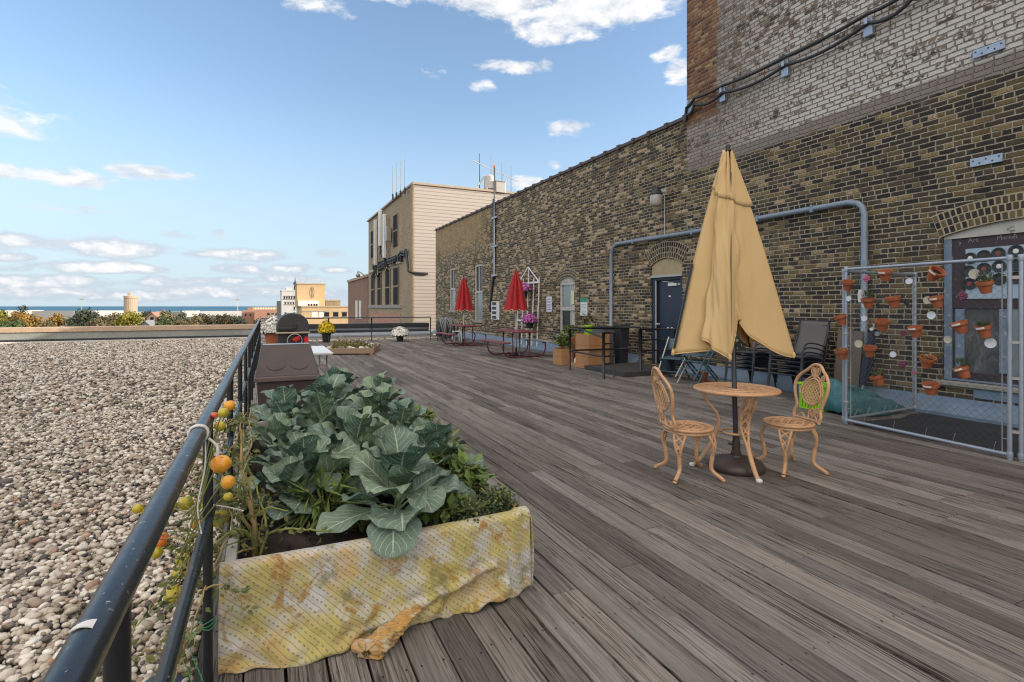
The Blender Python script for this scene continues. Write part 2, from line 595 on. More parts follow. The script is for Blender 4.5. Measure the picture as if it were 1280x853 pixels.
def make_brick(name, tower=False):
    m, n, b = new_mat(name)
    x, y, z = n.sep(n.coord('Object'))
    U = n.math('ADD', x, y)
    pos, r1, r2, mort, dd = brick_nodes(n, U, z)
    big = n.noise(pos, .55, 4, .6)
    fine = n.noise(pos, 34, 6, .72)
    # dark clinker, olive and a few tan bricks
    rs = n.math('ADD', n.math('MULTIPLY', r1, .84), n.math('MULTIPLY', big, .22))
    rs = n.math('ADD', rs, n.math('MULTIPLY', n.math('SUBTRACT', fine, .5), .30))
    # paler and more golden towards the far end of the wall
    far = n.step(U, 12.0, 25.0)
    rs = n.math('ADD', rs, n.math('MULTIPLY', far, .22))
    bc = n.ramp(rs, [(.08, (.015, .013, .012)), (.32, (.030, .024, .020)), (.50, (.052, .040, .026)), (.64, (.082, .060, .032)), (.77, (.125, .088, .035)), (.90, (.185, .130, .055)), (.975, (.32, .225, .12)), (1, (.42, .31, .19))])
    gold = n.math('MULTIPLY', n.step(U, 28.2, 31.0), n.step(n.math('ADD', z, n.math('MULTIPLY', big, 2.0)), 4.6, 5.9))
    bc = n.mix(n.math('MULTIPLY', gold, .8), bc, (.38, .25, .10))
    vv = n.math('ADD', .25, n.math('MULTIPLY', fine, 1.5))
    bc = n.mix(1.0, bc, n.comb(vv, vv, vv), 'MULTIPLY')
    mn = n.noise(pos, 18, 4, .6)
    mc = n.mix(mn, (.24, .205, .145), (.54, .465, .345))
    # some joints raked out and dark
    dark = n.step(n.noise(pos, 1.6, 4, .6), .50, .64)
    mc = n.mix(n.math('MULTIPLY', dark, .60), mc, (.05, .042, .03))
    c = n.mix(mort, bc, mc)
    # soot
    soot = n.step(n.noise(n.vmath('MULTIPLY', pos, (1, .4, 1)), .8, 5, .6), .55, .75)
    c = n.mix(n.math('MULTIPLY', soot, .34), c, (.022, .020, .017))
    run = n.step(n.noise(n.vmath('MULTIPLY', pos, (2.6, .16, 1)), 1.0, 5, .6), .56, .70)
    c = n.mix(n.math('MULTIPLY', run, .30), c, n.mix(1.0, c, (.42, .40, .38), 'MULTIPLY'))
    bloom_ = n.step(n.noise(n.vmath('ADD', pos, (31, 7, 0)), .9, 5, .62), .58, .74)
    c = n.mix(n.math('MULTIPLY', bloom_, .30), c, (.30, .26, .19))
    if tower:
        # limewash flaking off above an uneven line, and an unpainted strip of orange brick at the corner
        edge = n.math('ADD', z, n.math('MULTIPLY', n.math('SUBTRACT', n.noise(pos, 2.2, 4, .6), .5), .10))
        above = n.step(edge, 4.50, 4.53)
        band = n.math('MULTIPLY', above, n.math('SUBTRACT', 1.0, n.step(edge, 4.70, 4.76)))
        flake = n.noise(pos, 9, 8, .68)
        zone = n.noise(n.vmath('MULTIPLY', pos, (.35, .9, 1)), .9, 3, .5)
        hi = n.step(z, 5.2, 7.2)
        th = n.math('ADD', .255, n.math('ADD', n.math('MULTIPLY', zone, .26), n.math('MULTIPLY', hi, .07)))
        th = n.math('ADD', th, n.math('MULTIPLY', n.math('SUBTRACT', r2, .5), .24))
        lw = n.step(n.math('SUBTRACT', flake, th), -.03, .06)
        near_edge = n.step(U, 14.4, 17.2)
        lw = n.math('MULTIPLY', lw, n.math('SUBTRACT', 1.0, n.math('MULTIPLY', near_edge, .65)))
        old = n.ramp(n.math('ADD', n.math('MULTIPLY', r1, .7), n.math('MULTIPLY', fine, .3)), [(.1, (.045, .033, .027)), (.35, (.105, .070, .053)), (.7, (.19, .13, .095)), (1, (.27, .20, .15))])
        old = n.mix(mort, old, n.mix(mn, (.15, .125, .10), (.33, .29, .24)))
        old = n.mix(1.0, old, n.comb(vv, vv, vv), 'MULTIPLY')
        wn = n.noise(pos, 26, 5, .7)
        wht = n.mix(wn, (.28, .25, .215), (.82, .785, .73))
        wht = n.mix(n.math('MULTIPLY', mort, .70), wht, (.12, .10, .08))
        pc = n.mix(lw, old, wht)
        og = n.ramp(r1, [(0, (.09, .036, .022)), (.4, (.19, .082, .042)), (.75, (.27, .135, .065)), (1, (.34, .22, .12))])
        og = n.mix(mort, og, (.24, .17, .11))
        og = n.mix(1.0, og, n.comb(vv, vv, vv), 'MULTIPLY')
        strip = n.math('MULTIPLY', n.step(n.math('ADD', U, n.math('MULTIPLY', n.noise(pos, 1.2, 4, .6), .5)), 17.0, 17.12), n.step(edge, 5.45, 5.65))
        pc = n.mix(strip, pc, og)
        pc = n.mix(band, pc, n.mix(wn, (.15, .125, .105), (.30, .26, .22)))
        c = n.mix(above, c, pc)
    n.put(b.inputs['Base Color'], c)
    b.inputs['Roughness'].default_value = .9
    h = n.math('ADD', n.math('MULTIPLY', n.step(dd, .002, .015), 1.0), n.math('MULTIPLY', fine, .35))
    n.put(b.inputs['Normal'], n.bump(h, 1.0, .018))
    return m


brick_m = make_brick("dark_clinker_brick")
tower_m = make_brick("limewashed_brick", True)

PITCH = .159


def make_deck():
    m, n, b = new_mat("weathered_deck_wood")
    co = n.coord('Object')
    x, y, z = n.sep(co)
    r = n.attr('rnd')
    off = n.comb(n.math('MULTIPLY', r, 37.0), n.math('MULTIPLY', r, 91.0), 0)
    p = n.vmath('ADD', co, off)
    warp = n.noise(n.vmath('MULTIPLY', p, (9, .8, 1)), 1, 3, .5)
    px_, py_, _ = n.sep(p)
    pw = n.comb(n.math('ADD', px_, n.math('MULTIPLY', n.math('SUBTRACT', warp, .5), .05)), py_, 0)
    g1 = n.noise(n.vmath('MULTIPLY', pw, (34, .55, 1)), 1, 5, .62)
    g2 = n.noise(n.vmath('MULTIPLY', pw, (105, 1.5, 1)), 1, 6, .70)
    g3 = n.noise(n.vmath('MULTIPLY', pw, (420, 9, 1)), 1, 3, .6)
    bl = n.noise(n.vmath('MULTIPLY', p, (3, .7, 1)), 1, 4, .6)
    # knots: the grain closes round them
    kn = n.voronoi(n.vmath('MULTIPLY', p, (6.3, .9, 1)), 1, 'F1')
    knot = n.math('SUBTRACT', 1.0, n.step(n.math('ADD', kn, n.math('MULTIPLY', n.math('SUBTRACT', n.noise(n.vmath('MULTIPLY', p, (40, 12, 1)), 1, 4, .7), .5), .16)), .04, .15))
    wear = n.white(n.comb(n.math('MULTIPLY', r, 717.0), 2, 0))
    patch = n.noise(n.vmath('MULTIPLY', p, (4.5, .55, 1)), 1, 4, .6)
    # silvered face of the board, only slightly streaked
    base = n.math('ADD', n.math('MULTIPLY', n.math('SUBTRACT', g3, .5), .55), n.math('MULTIPLY', n.math('SUBTRACT', g1, .5), .80))
    base = n.math('ADD', base, n.math('MULTIPLY', n.math('SUBTRACT', bl, .5), .70))
    base = n.math('ADD', base, n.math('MULTIPLY', n.math('SUBTRACT', g2, .5), .45))
    base = n.math('ADD', 1.0, base)
    c = n.mix(1.0, (.196, .181, .167), n.comb(base, base, base), 'MULTIPLY')
    # dark weathered grain lines, strong on some boards and in patches
    gl = n.step(n.math('ADD', g2, n.math('MULTIPLY', n.math('SUBTRACT', g3, .5), .25)), .535, .425)
    gm = n.math('MULTIPLY', n.math('ADD', .42, n.math('MULTIPLY', wear, .58)), n.math('ADD', .40, n.math('MULTIPLY', n.step(patch, .40, .62), .75)), clamp=True)
    c = n.mix(n.math('MULTIPLY', gl, gm), c, (.030, .024, .019))
    c = n.mix(n.math('MULTIPLY', knot, .75), c, (.028, .021, .016))
    tone = n.math('ADD', .66, n.math('MULTIPLY', n.white(n.comb(n.math('MULTIPLY', r, 991.0), 0, 0)), .64))
    c = n.mix(1.0, c, n.comb(tone, tone, tone), 'MULTIPLY')
    warm = n.white(n.comb(n.math('MULTIPLY', r, 431.0), 5, 0))
    c = n.mix(n.math('MULTIPLY', warm, .35), c, n.mix(1.0, c, (1.08, .98, .84), 'MULTIPLY'))
    # damp dark staining in long patches
    damp = n.step(n.noise(n.vmath('MULTIPLY', co, (.9, .28, 1)), 1, 4, .6), .50, .72)
    c = n.mix(n.math('MULTIPLY', damp, .34), c, n.mix(1.0, c, (.50, .46, .46), 'MULTIPLY'))
    # worn pale traffic streaks
    worn = n.step(n.noise(n.vmath('MULTIPLY', co, (2.3, .35, 1)), 1.3, 5, .6), .56, .74)
    c = n.mix(n.math('MULTIPLY', worn, .62), c, n.mix(1.0, c, (1.45, 1.42, 1.40), 'MULTIPLY'))
    # cracks along the grain
    crack = n.math('SUBTRACT', 1.0, n.step(n.math('ABSOLUTE', n.math('SUBTRACT', n.noise(n.vmath('MULTIPLY', pw, (46, .75, 1)), 1, 3, .5), .5)), .0, .012))
    crack = n.math('MULTIPLY', crack, n.step(n.noise(n.vmath('MULTIPLY', p, (5, .6, 1)), 1.7, 3, .5), .42, .56))
    c = n.mix(n.math('MULTIPLY', crack, .85), c, (.008, .006, .005))
    # nail heads over each joist
    fx = n.math('FRACT', n.math('DIVIDE', n.math('ADD', x, .24), PITCH))
    ax = n.math('MULTIPLY', n.math('SUBTRACT', n.math('ABSOLUTE', n.math('SUBTRACT', fx, .5)), .30), PITCH)
    jn = n.math('MULTIPLY', n.math('SUBTRACT', n.white(n.comb(n.math('FLOOR', n.math('DIVIDE', n.math('ADD', x, .24), PITCH)), n.math('FLOOR', n.math('DIVIDE', y, .61)), 0)), .5), .10)
    ay = n.math('MULTIPLY', n.math('SUBTRACT', n.math('FRACT', n.math('DIVIDE', y, .61)), n.math('ADD', .5, jn)), .61)
    nd = n.math('SQRT', n.math('ADD', n.math('MULTIPLY', ax, ax), n.math('MULTIPLY', n.math('MULTIPLY', ay, ay), .4)))
    nail = n.math('SUBTRACT', 1.0, n.step(nd, .003, .0055))
    c = n.mix(n.math('MULTIPLY', nail, .9), c, (.012, .010, .009))
    n.put(b.inputs['Base Color'], c)
    n.put(b.inputs['Roughness'], n.math('ADD', .62, n.math('MULTIPLY', g2, .3)))
    b.inputs['Specular IOR Level'].default_value = .14
    h = n.math('SUBTRACT', n.math('ADD', n.math('MULTIPLY', g2, .7), n.math('MULTIPLY', g1, .5)), n.math('ADD', n.math('MULTIPLY', crack, .8), n.math('MULTIPLY', nail, .5)))
    n.put(b.inputs['Normal'], n.bump(h, .55, .006))
    return m


deck_m = make_deck()


def make_stone():
    m, n, b = new_mat("river_stone")
    r = n.attr('rnd')
    co = n.coord('Object')
    c = n.ramp(r, [(0, (.05, .045, .042)), (.10, (.12, .105, .095)), (.2, (.27, .22, .16)), (.4, (.41, .355, .28)), (.6, (.51, .455, .37)), (.8, (.61, .56, .475)), (.93, (.74, .70, .63)), (.96, (.36, .20, .12)), (1, (.30, .24, .20))])
    v = n.noise(co, 55, 4, .6)
    vv = n.math('ADD', .72, n.math('MULTIPLY', v, .56))
    pt_ = n.math('ADD', .76, n.math('MULTIPLY', n.noise(co, 1.1, 4, .65), .62))
    vv = n.math('MULTIPLY', vv, pt_)
    n.put(b.inputs['Base Color'], n.mix(1.0, c, n.comb(vv, vv, vv), 'MULTIPLY'))
    b.inputs['Roughness'].default_value = .7
    return m


stone_m = make_stone()
gravel_base_m = plain("gravel_bed", (.13, .115, .095), .95, 0, .5, 22, .5, 60, spots=(.32, .28, .22), spot_amt=.5, spot_scale=30)


def make_siding():
    m, n, b = new_mat("pale_metal_siding")
    co = n.coord('Object')
    x, y, z = n.sep(co)
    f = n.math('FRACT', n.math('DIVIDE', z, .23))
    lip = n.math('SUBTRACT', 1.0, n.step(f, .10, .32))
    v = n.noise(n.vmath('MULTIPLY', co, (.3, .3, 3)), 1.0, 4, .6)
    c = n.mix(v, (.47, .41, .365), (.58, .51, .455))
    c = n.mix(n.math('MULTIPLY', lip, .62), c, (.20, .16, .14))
    n.put(b.inputs['Base Color'], c)
    b.inputs['Roughness'].default_value = .5
    n.put(b.inputs['Normal'], n.bump(f, .8, .03))
    return m


siding_m = make_siding()


def far_brick(name, c1, c2, mortar=(.3, .25, .2), stain=.3, lv=.09):
    m, n, b = new_mat(name)
    x, y, z = n.sep(n.coord('Object'))
    U = n.math('ADD', x, y)
    pos, r1, r2, mort, dd = brick_nodes(n, U, z, .24, lv, .014)
    c = n.mix(r1, c1, c2)
    c = n.mix(n.math('MULTIPLY', mort, .6), c, mortar)
    big = n.noise(n.vmath('MULTIPLY', pos, (1, .45, 1)), .5, 5, .65)
    v = n.math('ADD', 1 - stain, n.math('MULTIPLY', big, 2 * stain))
    n.put(b.inputs['Base Color'], n.mix(1.0, c, n.comb(v, v, v), 'MULTIPLY'))
    b.inputs['Roughness'].default_value = .9
    return m


tan_brick = far_brick("tan_brick", (.27, .20, .125), (.38, .285, .185), (.42, .35, .26), .38)
buff_brick = far_brick("buff_brick", (.50, .34, .17), (.60, .43, .24), (.5, .4, .28), .15)
red_brick = far_brick("red_brown_brick", (.22, .115, .075), (.30, .165, .11), (.3, .22, .17), .15)
rose_brick = far_brick("rose_brick", (.33, .15, .10), (.42, .22, .15), (.4, .3, .24), .2)
faded_red = plain("faded_red_paint", (.44, .19, .145), .9, 0, .35, 2.5, spots=(.40, .32, .24), spot_amt=.5, spot_scale=5)


def make_leaf(name, base, pale, vein, gloss=.42, sideveins=8.0):
    m, n, b = new_mat(name)
    u, v, _ = n.sep(n.coord('UV'))
    r = n.attr('rnd')
    a = n.math('MULTIPLY', n.math('ABSOLUTE', n.math('SUBTRACT', u, .5)), 2.0)
    wob = n.noise(n.coord('Object'), 30, 3, .6)
    mid = n.math('SUBTRACT', 1.0, n.step(a, n.math('MULTIPLY_ADD', v, -.035, .045), n.math('MULTIPLY_ADD', v, -.05, .085)))
    s = n.math('MULTIPLY', n.math('SUBTRACT', v, n.math('MULTIPLY', n.math('POWER', a, 1.15), .40)), sideveins)
    s = n.math('ADD', s, n.math('MULTIPLY', wob, .35))
    sv = n.math('ABSOLUTE', n.math('SUBTRACT', n.math('FRACT', s), .5))
    side = n.math('MULTIPLY', n.math('SUBTRACT', 1.0, n.step(sv, .02, .085)), n.math('SUBTRACT', 1.0, n.step(a, .65, 1.0)))
    net = n.voronoi(n.vmath('MULTIPLY', n.coord('UV'), (9, 16, 1)), 1, 'DISTANCE_TO_EDGE')
    netm = n.math('MULTIPLY', n.math('SUBTRACT', 1.0, n.step(net, .01, .06)), .22)
    vm = n.math('MAXIMUM', n.math('MAXIMUM', mid, n.math('MULTIPLY', side, .75)), netm)
    bl = n.noise(n.coord('Object'), 11, 4, .6)
    c = n.mix(n.math('ADD', n.math('MULTIPLY', r, .75), n.math('MULTIPLY', n.math('SUBTRACT', bl, .5), .8), clamp=True), base, pale)
    c = n.mix(n.math('MULTIPLY', vm, .85), c, vein)
    # the under side of a leaf is paler
    geo = n.node('ShaderNodeNewGeometry')
    c = n.mix(n.math('MULTIPLY', geo.outputs['Backfacing'], .16), c, vein)
    n.put(b.inputs['Base Color'], c)
    n.put(b.inputs['Roughness'], n.math('ADD', gloss, n.math('MULTIPLY', bl, .2)))
    b.inputs['Specular IOR Level'].default_value = .4
    h = n.math('SUBTRACT', n.math('MULTIPLY', bl, .4), n.math('MULTIPLY', vm, .8))
    n.put(b.inputs['Normal'], n.bump(h, .5, .006))
    return m


collard_m = make_leaf("collard_leaf", (.046, .112, .094), (.185, .265, .140), (.50, .58, .42), .50, 7.0)
tomato_leaf_m = make_leaf("tomato_leaf", (.06, .10, .03), (.20, .20, .06), (.25, .25, .1), .6, 6)
herb_m = make_leaf("basil_leaf", (.07, .13, .022), (.22, .28, .06), (.20, .26, .10), .45, 6)
thyme_m = make_leaf("thyme_leaf", (.035, .065, .022), (.10, .13, .055), (.12, .15, .08), .6, 4)


def fruit_mat(name, c1, c2):
    m, n, b = new_mat(name)
    x, y, z = n.sep(n.coord('Object'))
    bl = n.noise(n.coord('Object'), 22, 3, .5)
    n.put(b.inputs['Base Color'], n.mix(n.step(bl, .35, .65), c1, c2))
    b.inputs['Roughness'].default_value = .28
    b.inputs['Subsurface Weight'].default_value = .15
    b.inputs['Subsurface Radius'].default_value = (.02, .01, .005)
    return m


fruit_yellow = fruit_mat("tomato_yellow_green", (.42, .36, .03), (.55, .42, .03))
fruit_orange = fruit_mat("tomato_orange", (.72, .28, .02), (.78, .40, .04))
fruit_red = fruit_mat("tomato_red_orange", (.70, .10, .03), (.75, .22, .04))


def make_cloth(name="quilted_stained_cloth", orange=0.0):
    m, n, b = new_mat(name)
    uv = n.coord('UV')
    u, v, _ = n.sep(uv)
    co = n.coord('Object')
    # diagonal quilting: u and v are metres
    d1 = n.math('MULTIPLY', n.math('SUBTRACT', n.math('MULTIPLY', v, .74), n.math('MULTIPLY', u, .67)), 1 / .040)
    d2 = n.math('MULTIPLY', n.math('ADD', n.math('MULTIPLY', u, .74), n.math('MULTIPLY', v, .67)), 1 / .022)
    w_ = n.noise(co, 9, 3, .5)
    d1 = n.math('ADD', d1, n.math('MULTIPLY', w_, .5))
    f1 = n.math('ABSOLUTE', n.math('SUBTRACT', n.math('FRACT', d1), .5))
    line = n.math('SUBTRACT', 1.0, n.step(f1, .015, .05))
    f1b = n.math('ABSOLUTE', n.math('SUBTRACT', n.math('FRACT', n.math('ADD', d1, .5)), .5))
    dash = n.math('MULTIPLY', n.math('SUBTRACT', 1.0, n.step(f1b, .05, .10)), n.math('GREATER_THAN', n.math('FRACT', d2), .45))
    s1 = n.noise(co, 3.4, 5, .65)
    s2 = n.noise(n.vmath('ADD', co, (7, 3, 1)), 5.5, 5, .65, .6)
    s3 = n.noise(n.vmath('ADD', co, (1, 9, 4)), 7.5, 6, .7, .8)
    c = n.mix(n.step(s1, .40, .58), (.46, .45, .42), (.46, .39, .13))
    c = n.mix(n.math('MULTIPLY', n.step(s2, .50, .64), .85), c, (.50, .34, .13))
    # paler patches as on a tie-dyed sheet
    tile = n.noise(n.comb(n.math('FLOOR', d1), n.math('FLOOR', n.math('MULTIPLY', d2, .30)), 0), 1.7, 2, .5)
    c = n.mix(n.math('MULTIPLY', n.step(tile, .50, .62), .50), c, (.56, .55, .56))
    c = n.mix(n.math('MULTIPLY', n.step(s3, .53, .64), .85), c, (.33, .17, .025))
    c = n.mix(n.math('MULTIPLY', n.step(n.noise(n.vmath('ADD', co, (3, 1, 8)), 6, 5, .7), .54, .66), .7), c, (.19, .17, .06))
    if orange:
        c = n.mix(n.math('MULTIPLY', n.step(n.noise(co, 13, 4, .6), .36, .58), orange), c, (.52, .26, .045))
    c = n.mix(n.math('MULTIPLY', line, .68), c, (.13, .12, .085))
    c = n.mix(n.math('MULTIPLY', dash, .58), c, (.10, .11, .12))
    n.put(b.inputs['Base Color'], c)
    b.inputs['Roughness'].default_value = .85
    b.inputs['Sheen Weight'].default_value = .2
    h = n.math('SUBTRACT', n.math('ADD', n.math('MULTIPLY', f1, .8), n.math('MULTIPLY', n.noise(co, 16, 4, .6), .8)), n.math('MULTIPLY', dash, .3))
    n.put(b.inputs['Normal'], n.bump(h, .5, .012))
    return m


cloth_m = make_cloth()
cloth_orange_m = make_cloth("orange_stained_quilt", .85)
orange_cloth = plain("orange_stained_cloth", (.56, .33, .08), .85, 0, .3, 14, .3, 60, spots=(.62, .50, .30), spot_amt=.48, spot_scale=10)
soil_m = plain("potting_soil", (.028, .020, .015), .95, 0, .6, 20, .8, 50, spots=(.20, .17, .14), spot_amt=.30, spot_scale=60)


def make_umbrella_fabric():
    m, n, b = new_mat("beige_canvas")
    co = n.coord('Object')
    a = n.noise(n.vmath('MULTIPLY', co, (1, 1, .35)), 3.0, 5, .6)
    f = n.noise(co, 260, 2, .5)
    c = n.mix(a, (.56, .375, .17), (.74, .53, .265))
    n.put(b.inputs['Base Color'], c)
    b.inputs['Roughness'].default_value = .85
    n.put(b.inputs['Normal'], n.bump(n.math('ADD', n.math('MULTIPLY', f, .15), n.noise(n.vmath('MULTIPLY', co, (9, 9, 2.2)), 1.6, 4, .6)), .35, .02))
    return m


beige_fabric = make_umbrella_fabric()

# ------------------------------------------------------------------ ground far below, lake
rng = random.Random(11)
far_ground_m = plain("town_ground", (.11, .115, .075), .95, 0, .6, .02, spots=(.26, .25, .22), spot_amt=.42, spot_scale=.012)
g = MB()
g.box((-2500, -900, -14.6), (2500, 1750, -14.0))
g.build("ground", far_ground_m, kind='structure')


def make_lake():
    m, n, b = new_mat("lake_water")
    co = n.coord('Object')
    a = n.noise(n.vmath('MULTIPLY', co, (.0006, .003, 1)), 1, 4, .5)
    n.put(b.inputs['Base Color'], n.mix(a, (.030, .110, .185), (.045, .150, .225)))
    b.inputs['Roughness'].default_value = .55
    b.inputs['Specular IOR Level'].default_value = .15
    return m


g = MB()
g.box((-80000, 1750.0, -14.7), (80000, 70000, -14.1))
g.build("lake_water", make_lake(), kind='structure')
g = MB()
g.box((-1500, 1690, -14.2), (1600, 1748, -13.6))
g.build("beach", plain("beach_sand", (.50, .47, .42), .9, 0, .2, .01), kind='structure')

# ------------------------------------------------------------------ the roof: gravel bed, deck
g = MB()
g.box((-34, -6, -.35), (-.33, 29.85, -.165))
g.box((-.33, 24.05, -.35), (8.58, 29.85, -.13))
g.build("gravel_ground", gravel_base_m, kind='structure')


def stones():
    """loose stones as one mesh: deformed icospheres, dense near the rail"""
    def template(sub):
        bm = bmesh.new()
        bmesh.ops.create_icosphere(bm, subdivisions=sub, radius=1)
        bm.verts.ensure_lookup_table()
        v = np.array([q.co[:] for q in bm.verts])
        f = np.array([[q.index for q in fa.verts] for fa in bm.faces])
        bm.free()
        return v, f
    nr = np.random.default_rng(5)
    V, Fc, Rn, S = [], [], [], []
    base = 0

    def lay(pts, size, sub, zlo, zhi):
        nonlocal base
        tv, tf = template(sub)
        n = len(pts)
        sc = size * np.exp(nr.normal(0, .30, (n, 1))) * np.stack([np.ones(n), nr.uniform(.62, .95, n), nr.uniform(.42, .72, n)], 1)
        dirs = nr.normal(0, 1, (n, 3))
        dirs /= np.linalg.norm(dirs, axis=1, keepdims=True)
        amp = nr.uniform(.0, .28, (n, 1))
        dots = np.einsum('vk,nk->nv', tv, dirs)
        vs = tv[None] * (1 + amp * dots ** 2 - amp * .4 * dots)[..., None]
        vs = vs * sc[:, None, :]
        ang = nr.uniform(0, 2 * PI, n)
        tilt = nr.normal(0, .38, n)
        ca, sa, ct, st_ = np.cos(ang), np.sin(ang), np.cos(tilt), np.sin(tilt)
        y = vs[..., 1] * ct[:, None] - vs[..., 2] * st_[:, None]
        z = vs[..., 1] * st_[:, None] + vs[..., 2] * ct[:, None]
        x = vs[..., 0]
        X = x * ca[:, None] - y * sa[:, None]
        Y = x * sa[:, None] + y * ca[:, None]
        out = np.stack([X, Y, z], -1) + np.concatenate([pts, nr.uniform(zlo, zhi, (n, 1))], 1)[:, None, :]
        V.append(out.reshape(-1, 3))
        ff = (tf[None] + (np.arange(n) * len(tv))[:, None, None]).reshape(-1, 3) + base
        Fc.append(ff)
        Rn.append(np.repeat(nr.random(n), len(tf)))
        base += n * len(tv)

    def scatter(n, x0, x1, y0, y1, keep=None):
        p = np.stack([nr.uniform(x0, x1, n), nr.uniform(y0, y1, n)], 1)
        if keep is not None:
            p = p[keep(p)]
        return p
    fr = lambda p: p[:, 0] > -.44 * p[:, 1] - 1.1
    lay(scatter(21000, -2.9, -.30, .6, 4.6, fr), .0180, 2, -.150, -.105)
    lay(scatter(33000, -5.5, -.30, 4.6, 10, fr), .0205, 1, -.150, -.105)
    lay(scatter(72000, -14.5, -.30, 10, 29.8, fr), .030, 1, -.150, -.100)
    lay(scatter(3500, -.3, 8.5, 24.08, 26.5), .03, 1, -.125, -.085)
    v = np.concatenate(V)
    f = np.concatenate(Fc)
    me = bpy.data.meshes.new("gravel_stones")
    me.vertices.add(len(v))
    me.vertices.foreach_set('co', v.ravel())
    me.loops.add(len(f) * 3)
    me.loops.foreach_set('vertex_index', f.ravel())
    me.polygons.add(len(f))
    me.polygons.foreach_set('loop_start', np.arange(len(f)) * 3)
    me.polygons.foreach_set('loop_total', np.full(len(f), 3))
    me.polygons.foreach_set('use_smooth', np.ones(len(f), bool))
    at = me.attributes.new("rnd", 'FLOAT', 'FACE')
    at.data.foreach_set('value', np.concatenate(Rn))
    me.materials.append(stone_m)
    me.update()
    me.validate()
    o = bpy.data.objects.new("gravel", me)
    col.objects.link(o)
    tag(o, "loose pale rounded gravel stones spread over the flat roof beside the deck", "gravel", kind='stuff')


stones()

# deck boards with joints over joists, all one structure
g = MB()
rg = random.Random(4)
nb = int((8.59 + .24) / PITCH) + 1
for i in range(nb):
    x0 = -.24 + i * PITCH
    x1 = min(x0 + PITCH - rg.uniform(.006, .013), 8.59)
    y = -2.6 - rg.random() * 3
    while y < 24:
        L = .61 * rg.choice([4, 5, 6, 6, 7, 8, 8])
        y1 = min(y + L, 24.02)
        if y1 > -2.5:
            g.cur_rnd = rg.random()
            dz = rg.uniform(-.0025, .0015)
            g.box((x0, max(y, -2.6) + .0018, -.034 + dz), (x1, y1 - .0018, dz))
        y = y1
        if y >= 24:
            break
g.build("deck_floor", deck_m, kind='structure', bevel=.004)
g = MB()
g.box((-.235, -2.6, -.36), (8.58, 24.0, -.05))
g.build("roof_slab", black_tar, kind='structure')

# ------------------------------------------------------------------ brick building
WX = 8.6
building = thing("brick_building", "long dark brick building along the deck with a taller limewashed block at its near end", "building")
HOLES = [(2.3, 4.16, .46, 2.62), (9.24, 10.34, .10, 2.66), (13.86, 14.84, .58, 2.42), (21.5, 22.5, .88, 3.40), (25.15, 26.1, 1.30, 3.46)]


def wall_sheet(y0, y1, z0, z1, holes, name, mat, depth=.24):
    ys = sorted({y0, y1, *[q for h in holes for q in h[:2]]})
    zs = sorted({z0, z1, *[q for h in holes for q in h[2:]]})
    mb = MB()
    for a, b_ in zip(ys, ys[1:]):
        for c, d in zip(zs, zs[1:]):
            if any(h[0] <= a and b_ <= h[1] and h[2] <= c and d <= h[3] for h in holes):
                continue
            mb._add([(WX, a, c), (WX, b_, c), (WX, b_, d), (WX, a, d)], [(0, 3, 2, 1)])
    for (a, b_, c, d) in holes:
        e = WX + depth
        mb._add([(WX, a, c), (e, a, c), (e, a, d), (WX, a, d)], [(0, 1, 2, 3)])
        mb._add([(WX, b_, c), (e, b_, c), (e, b_, d), (WX, b_, d)], [(3, 2, 1, 0)])
        mb._add([(WX, a, d), (e, a, d), (e, b_, d), (WX, b_, d)], [(0, 1, 2, 3)])
        mb._add([(WX, a, c), (e, a, c), (e, b_, c), (WX, b_, c)], [(3, 2, 1, 0)])
    # the rest of the block behind the sheet
    e = WX + depth
    X1 = WX + 7.5
    mb._add([(WX, y0, z0), (WX, y0, z1), (X1, y0, z1), (X1, y0, z0)], [(0, 1, 2, 3)])
    mb._add([(WX, y1, z0), (WX, y1, z1), (X1, y1, z1), (X1, y1, z0)], [(3, 2, 1, 0)])
    mb._add([(WX, y0, z1), (WX, y1, z1), (X1, y1, z1), (X1, y0, z1)], [(0, 1, 2, 3)])
    mb._add([(X1, y0, z0), (X1, y1, z0), (X1, y1, z1), (X1, y0, z1)], [(0, 1, 2, 3)])
    mb._add([(e, y0 + .01, z0), (e, y1 - .01, z0), (e, y1 - .01, z1 - .01), (e, y0 + .01, z1 - .01)], [(0, 3, 2, 1)])
    return mb.build(name, mat, building)


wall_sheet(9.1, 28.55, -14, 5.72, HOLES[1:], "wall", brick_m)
wall_sheet(-9, 9.1, -14, 9.35, HOLES[:1], "wall", tower_m)

# clay tile coping, stepped joints, sloping a little
g = MB()
y = 9.12
k = 0
rg = random.Random(8)
while y < 28.6:
    L = .62
    g.cur_rnd = rg.random()
    g.prism([(-.05, 0), (.42, 0), (.42, .05), (.18, .12), (-.05, .075)], 0, min(L, 28.62 - y) - .035, Matrix(((1, 0, 0, WX), (0, 0, 1, y), (0, 1, 0, 5.722), (0, 0, 0, 1))))
    g.prism([(-.07, -.02), (.44, -.02), (.44, .07), (.18, .15), (-.07, .10)], 0, .10, Matrix(((1, 0, 0, WX), (0, 0, 1, y - .05), (0, 1, 0, 5.722), (0, 0, 0, 1))))
    y += L
g.build("coping", plain("clay_coping", (.085, .060, .055), .6, 0, .35, 4, spots=(.30, .19, .13), spot_amt=.36, spot_scale=5), building)
g = MB()
g.box((WX - .06, -9, 9.352), (WX + .4, 9.12, 9.5))
g.build("coping", concrete, building)


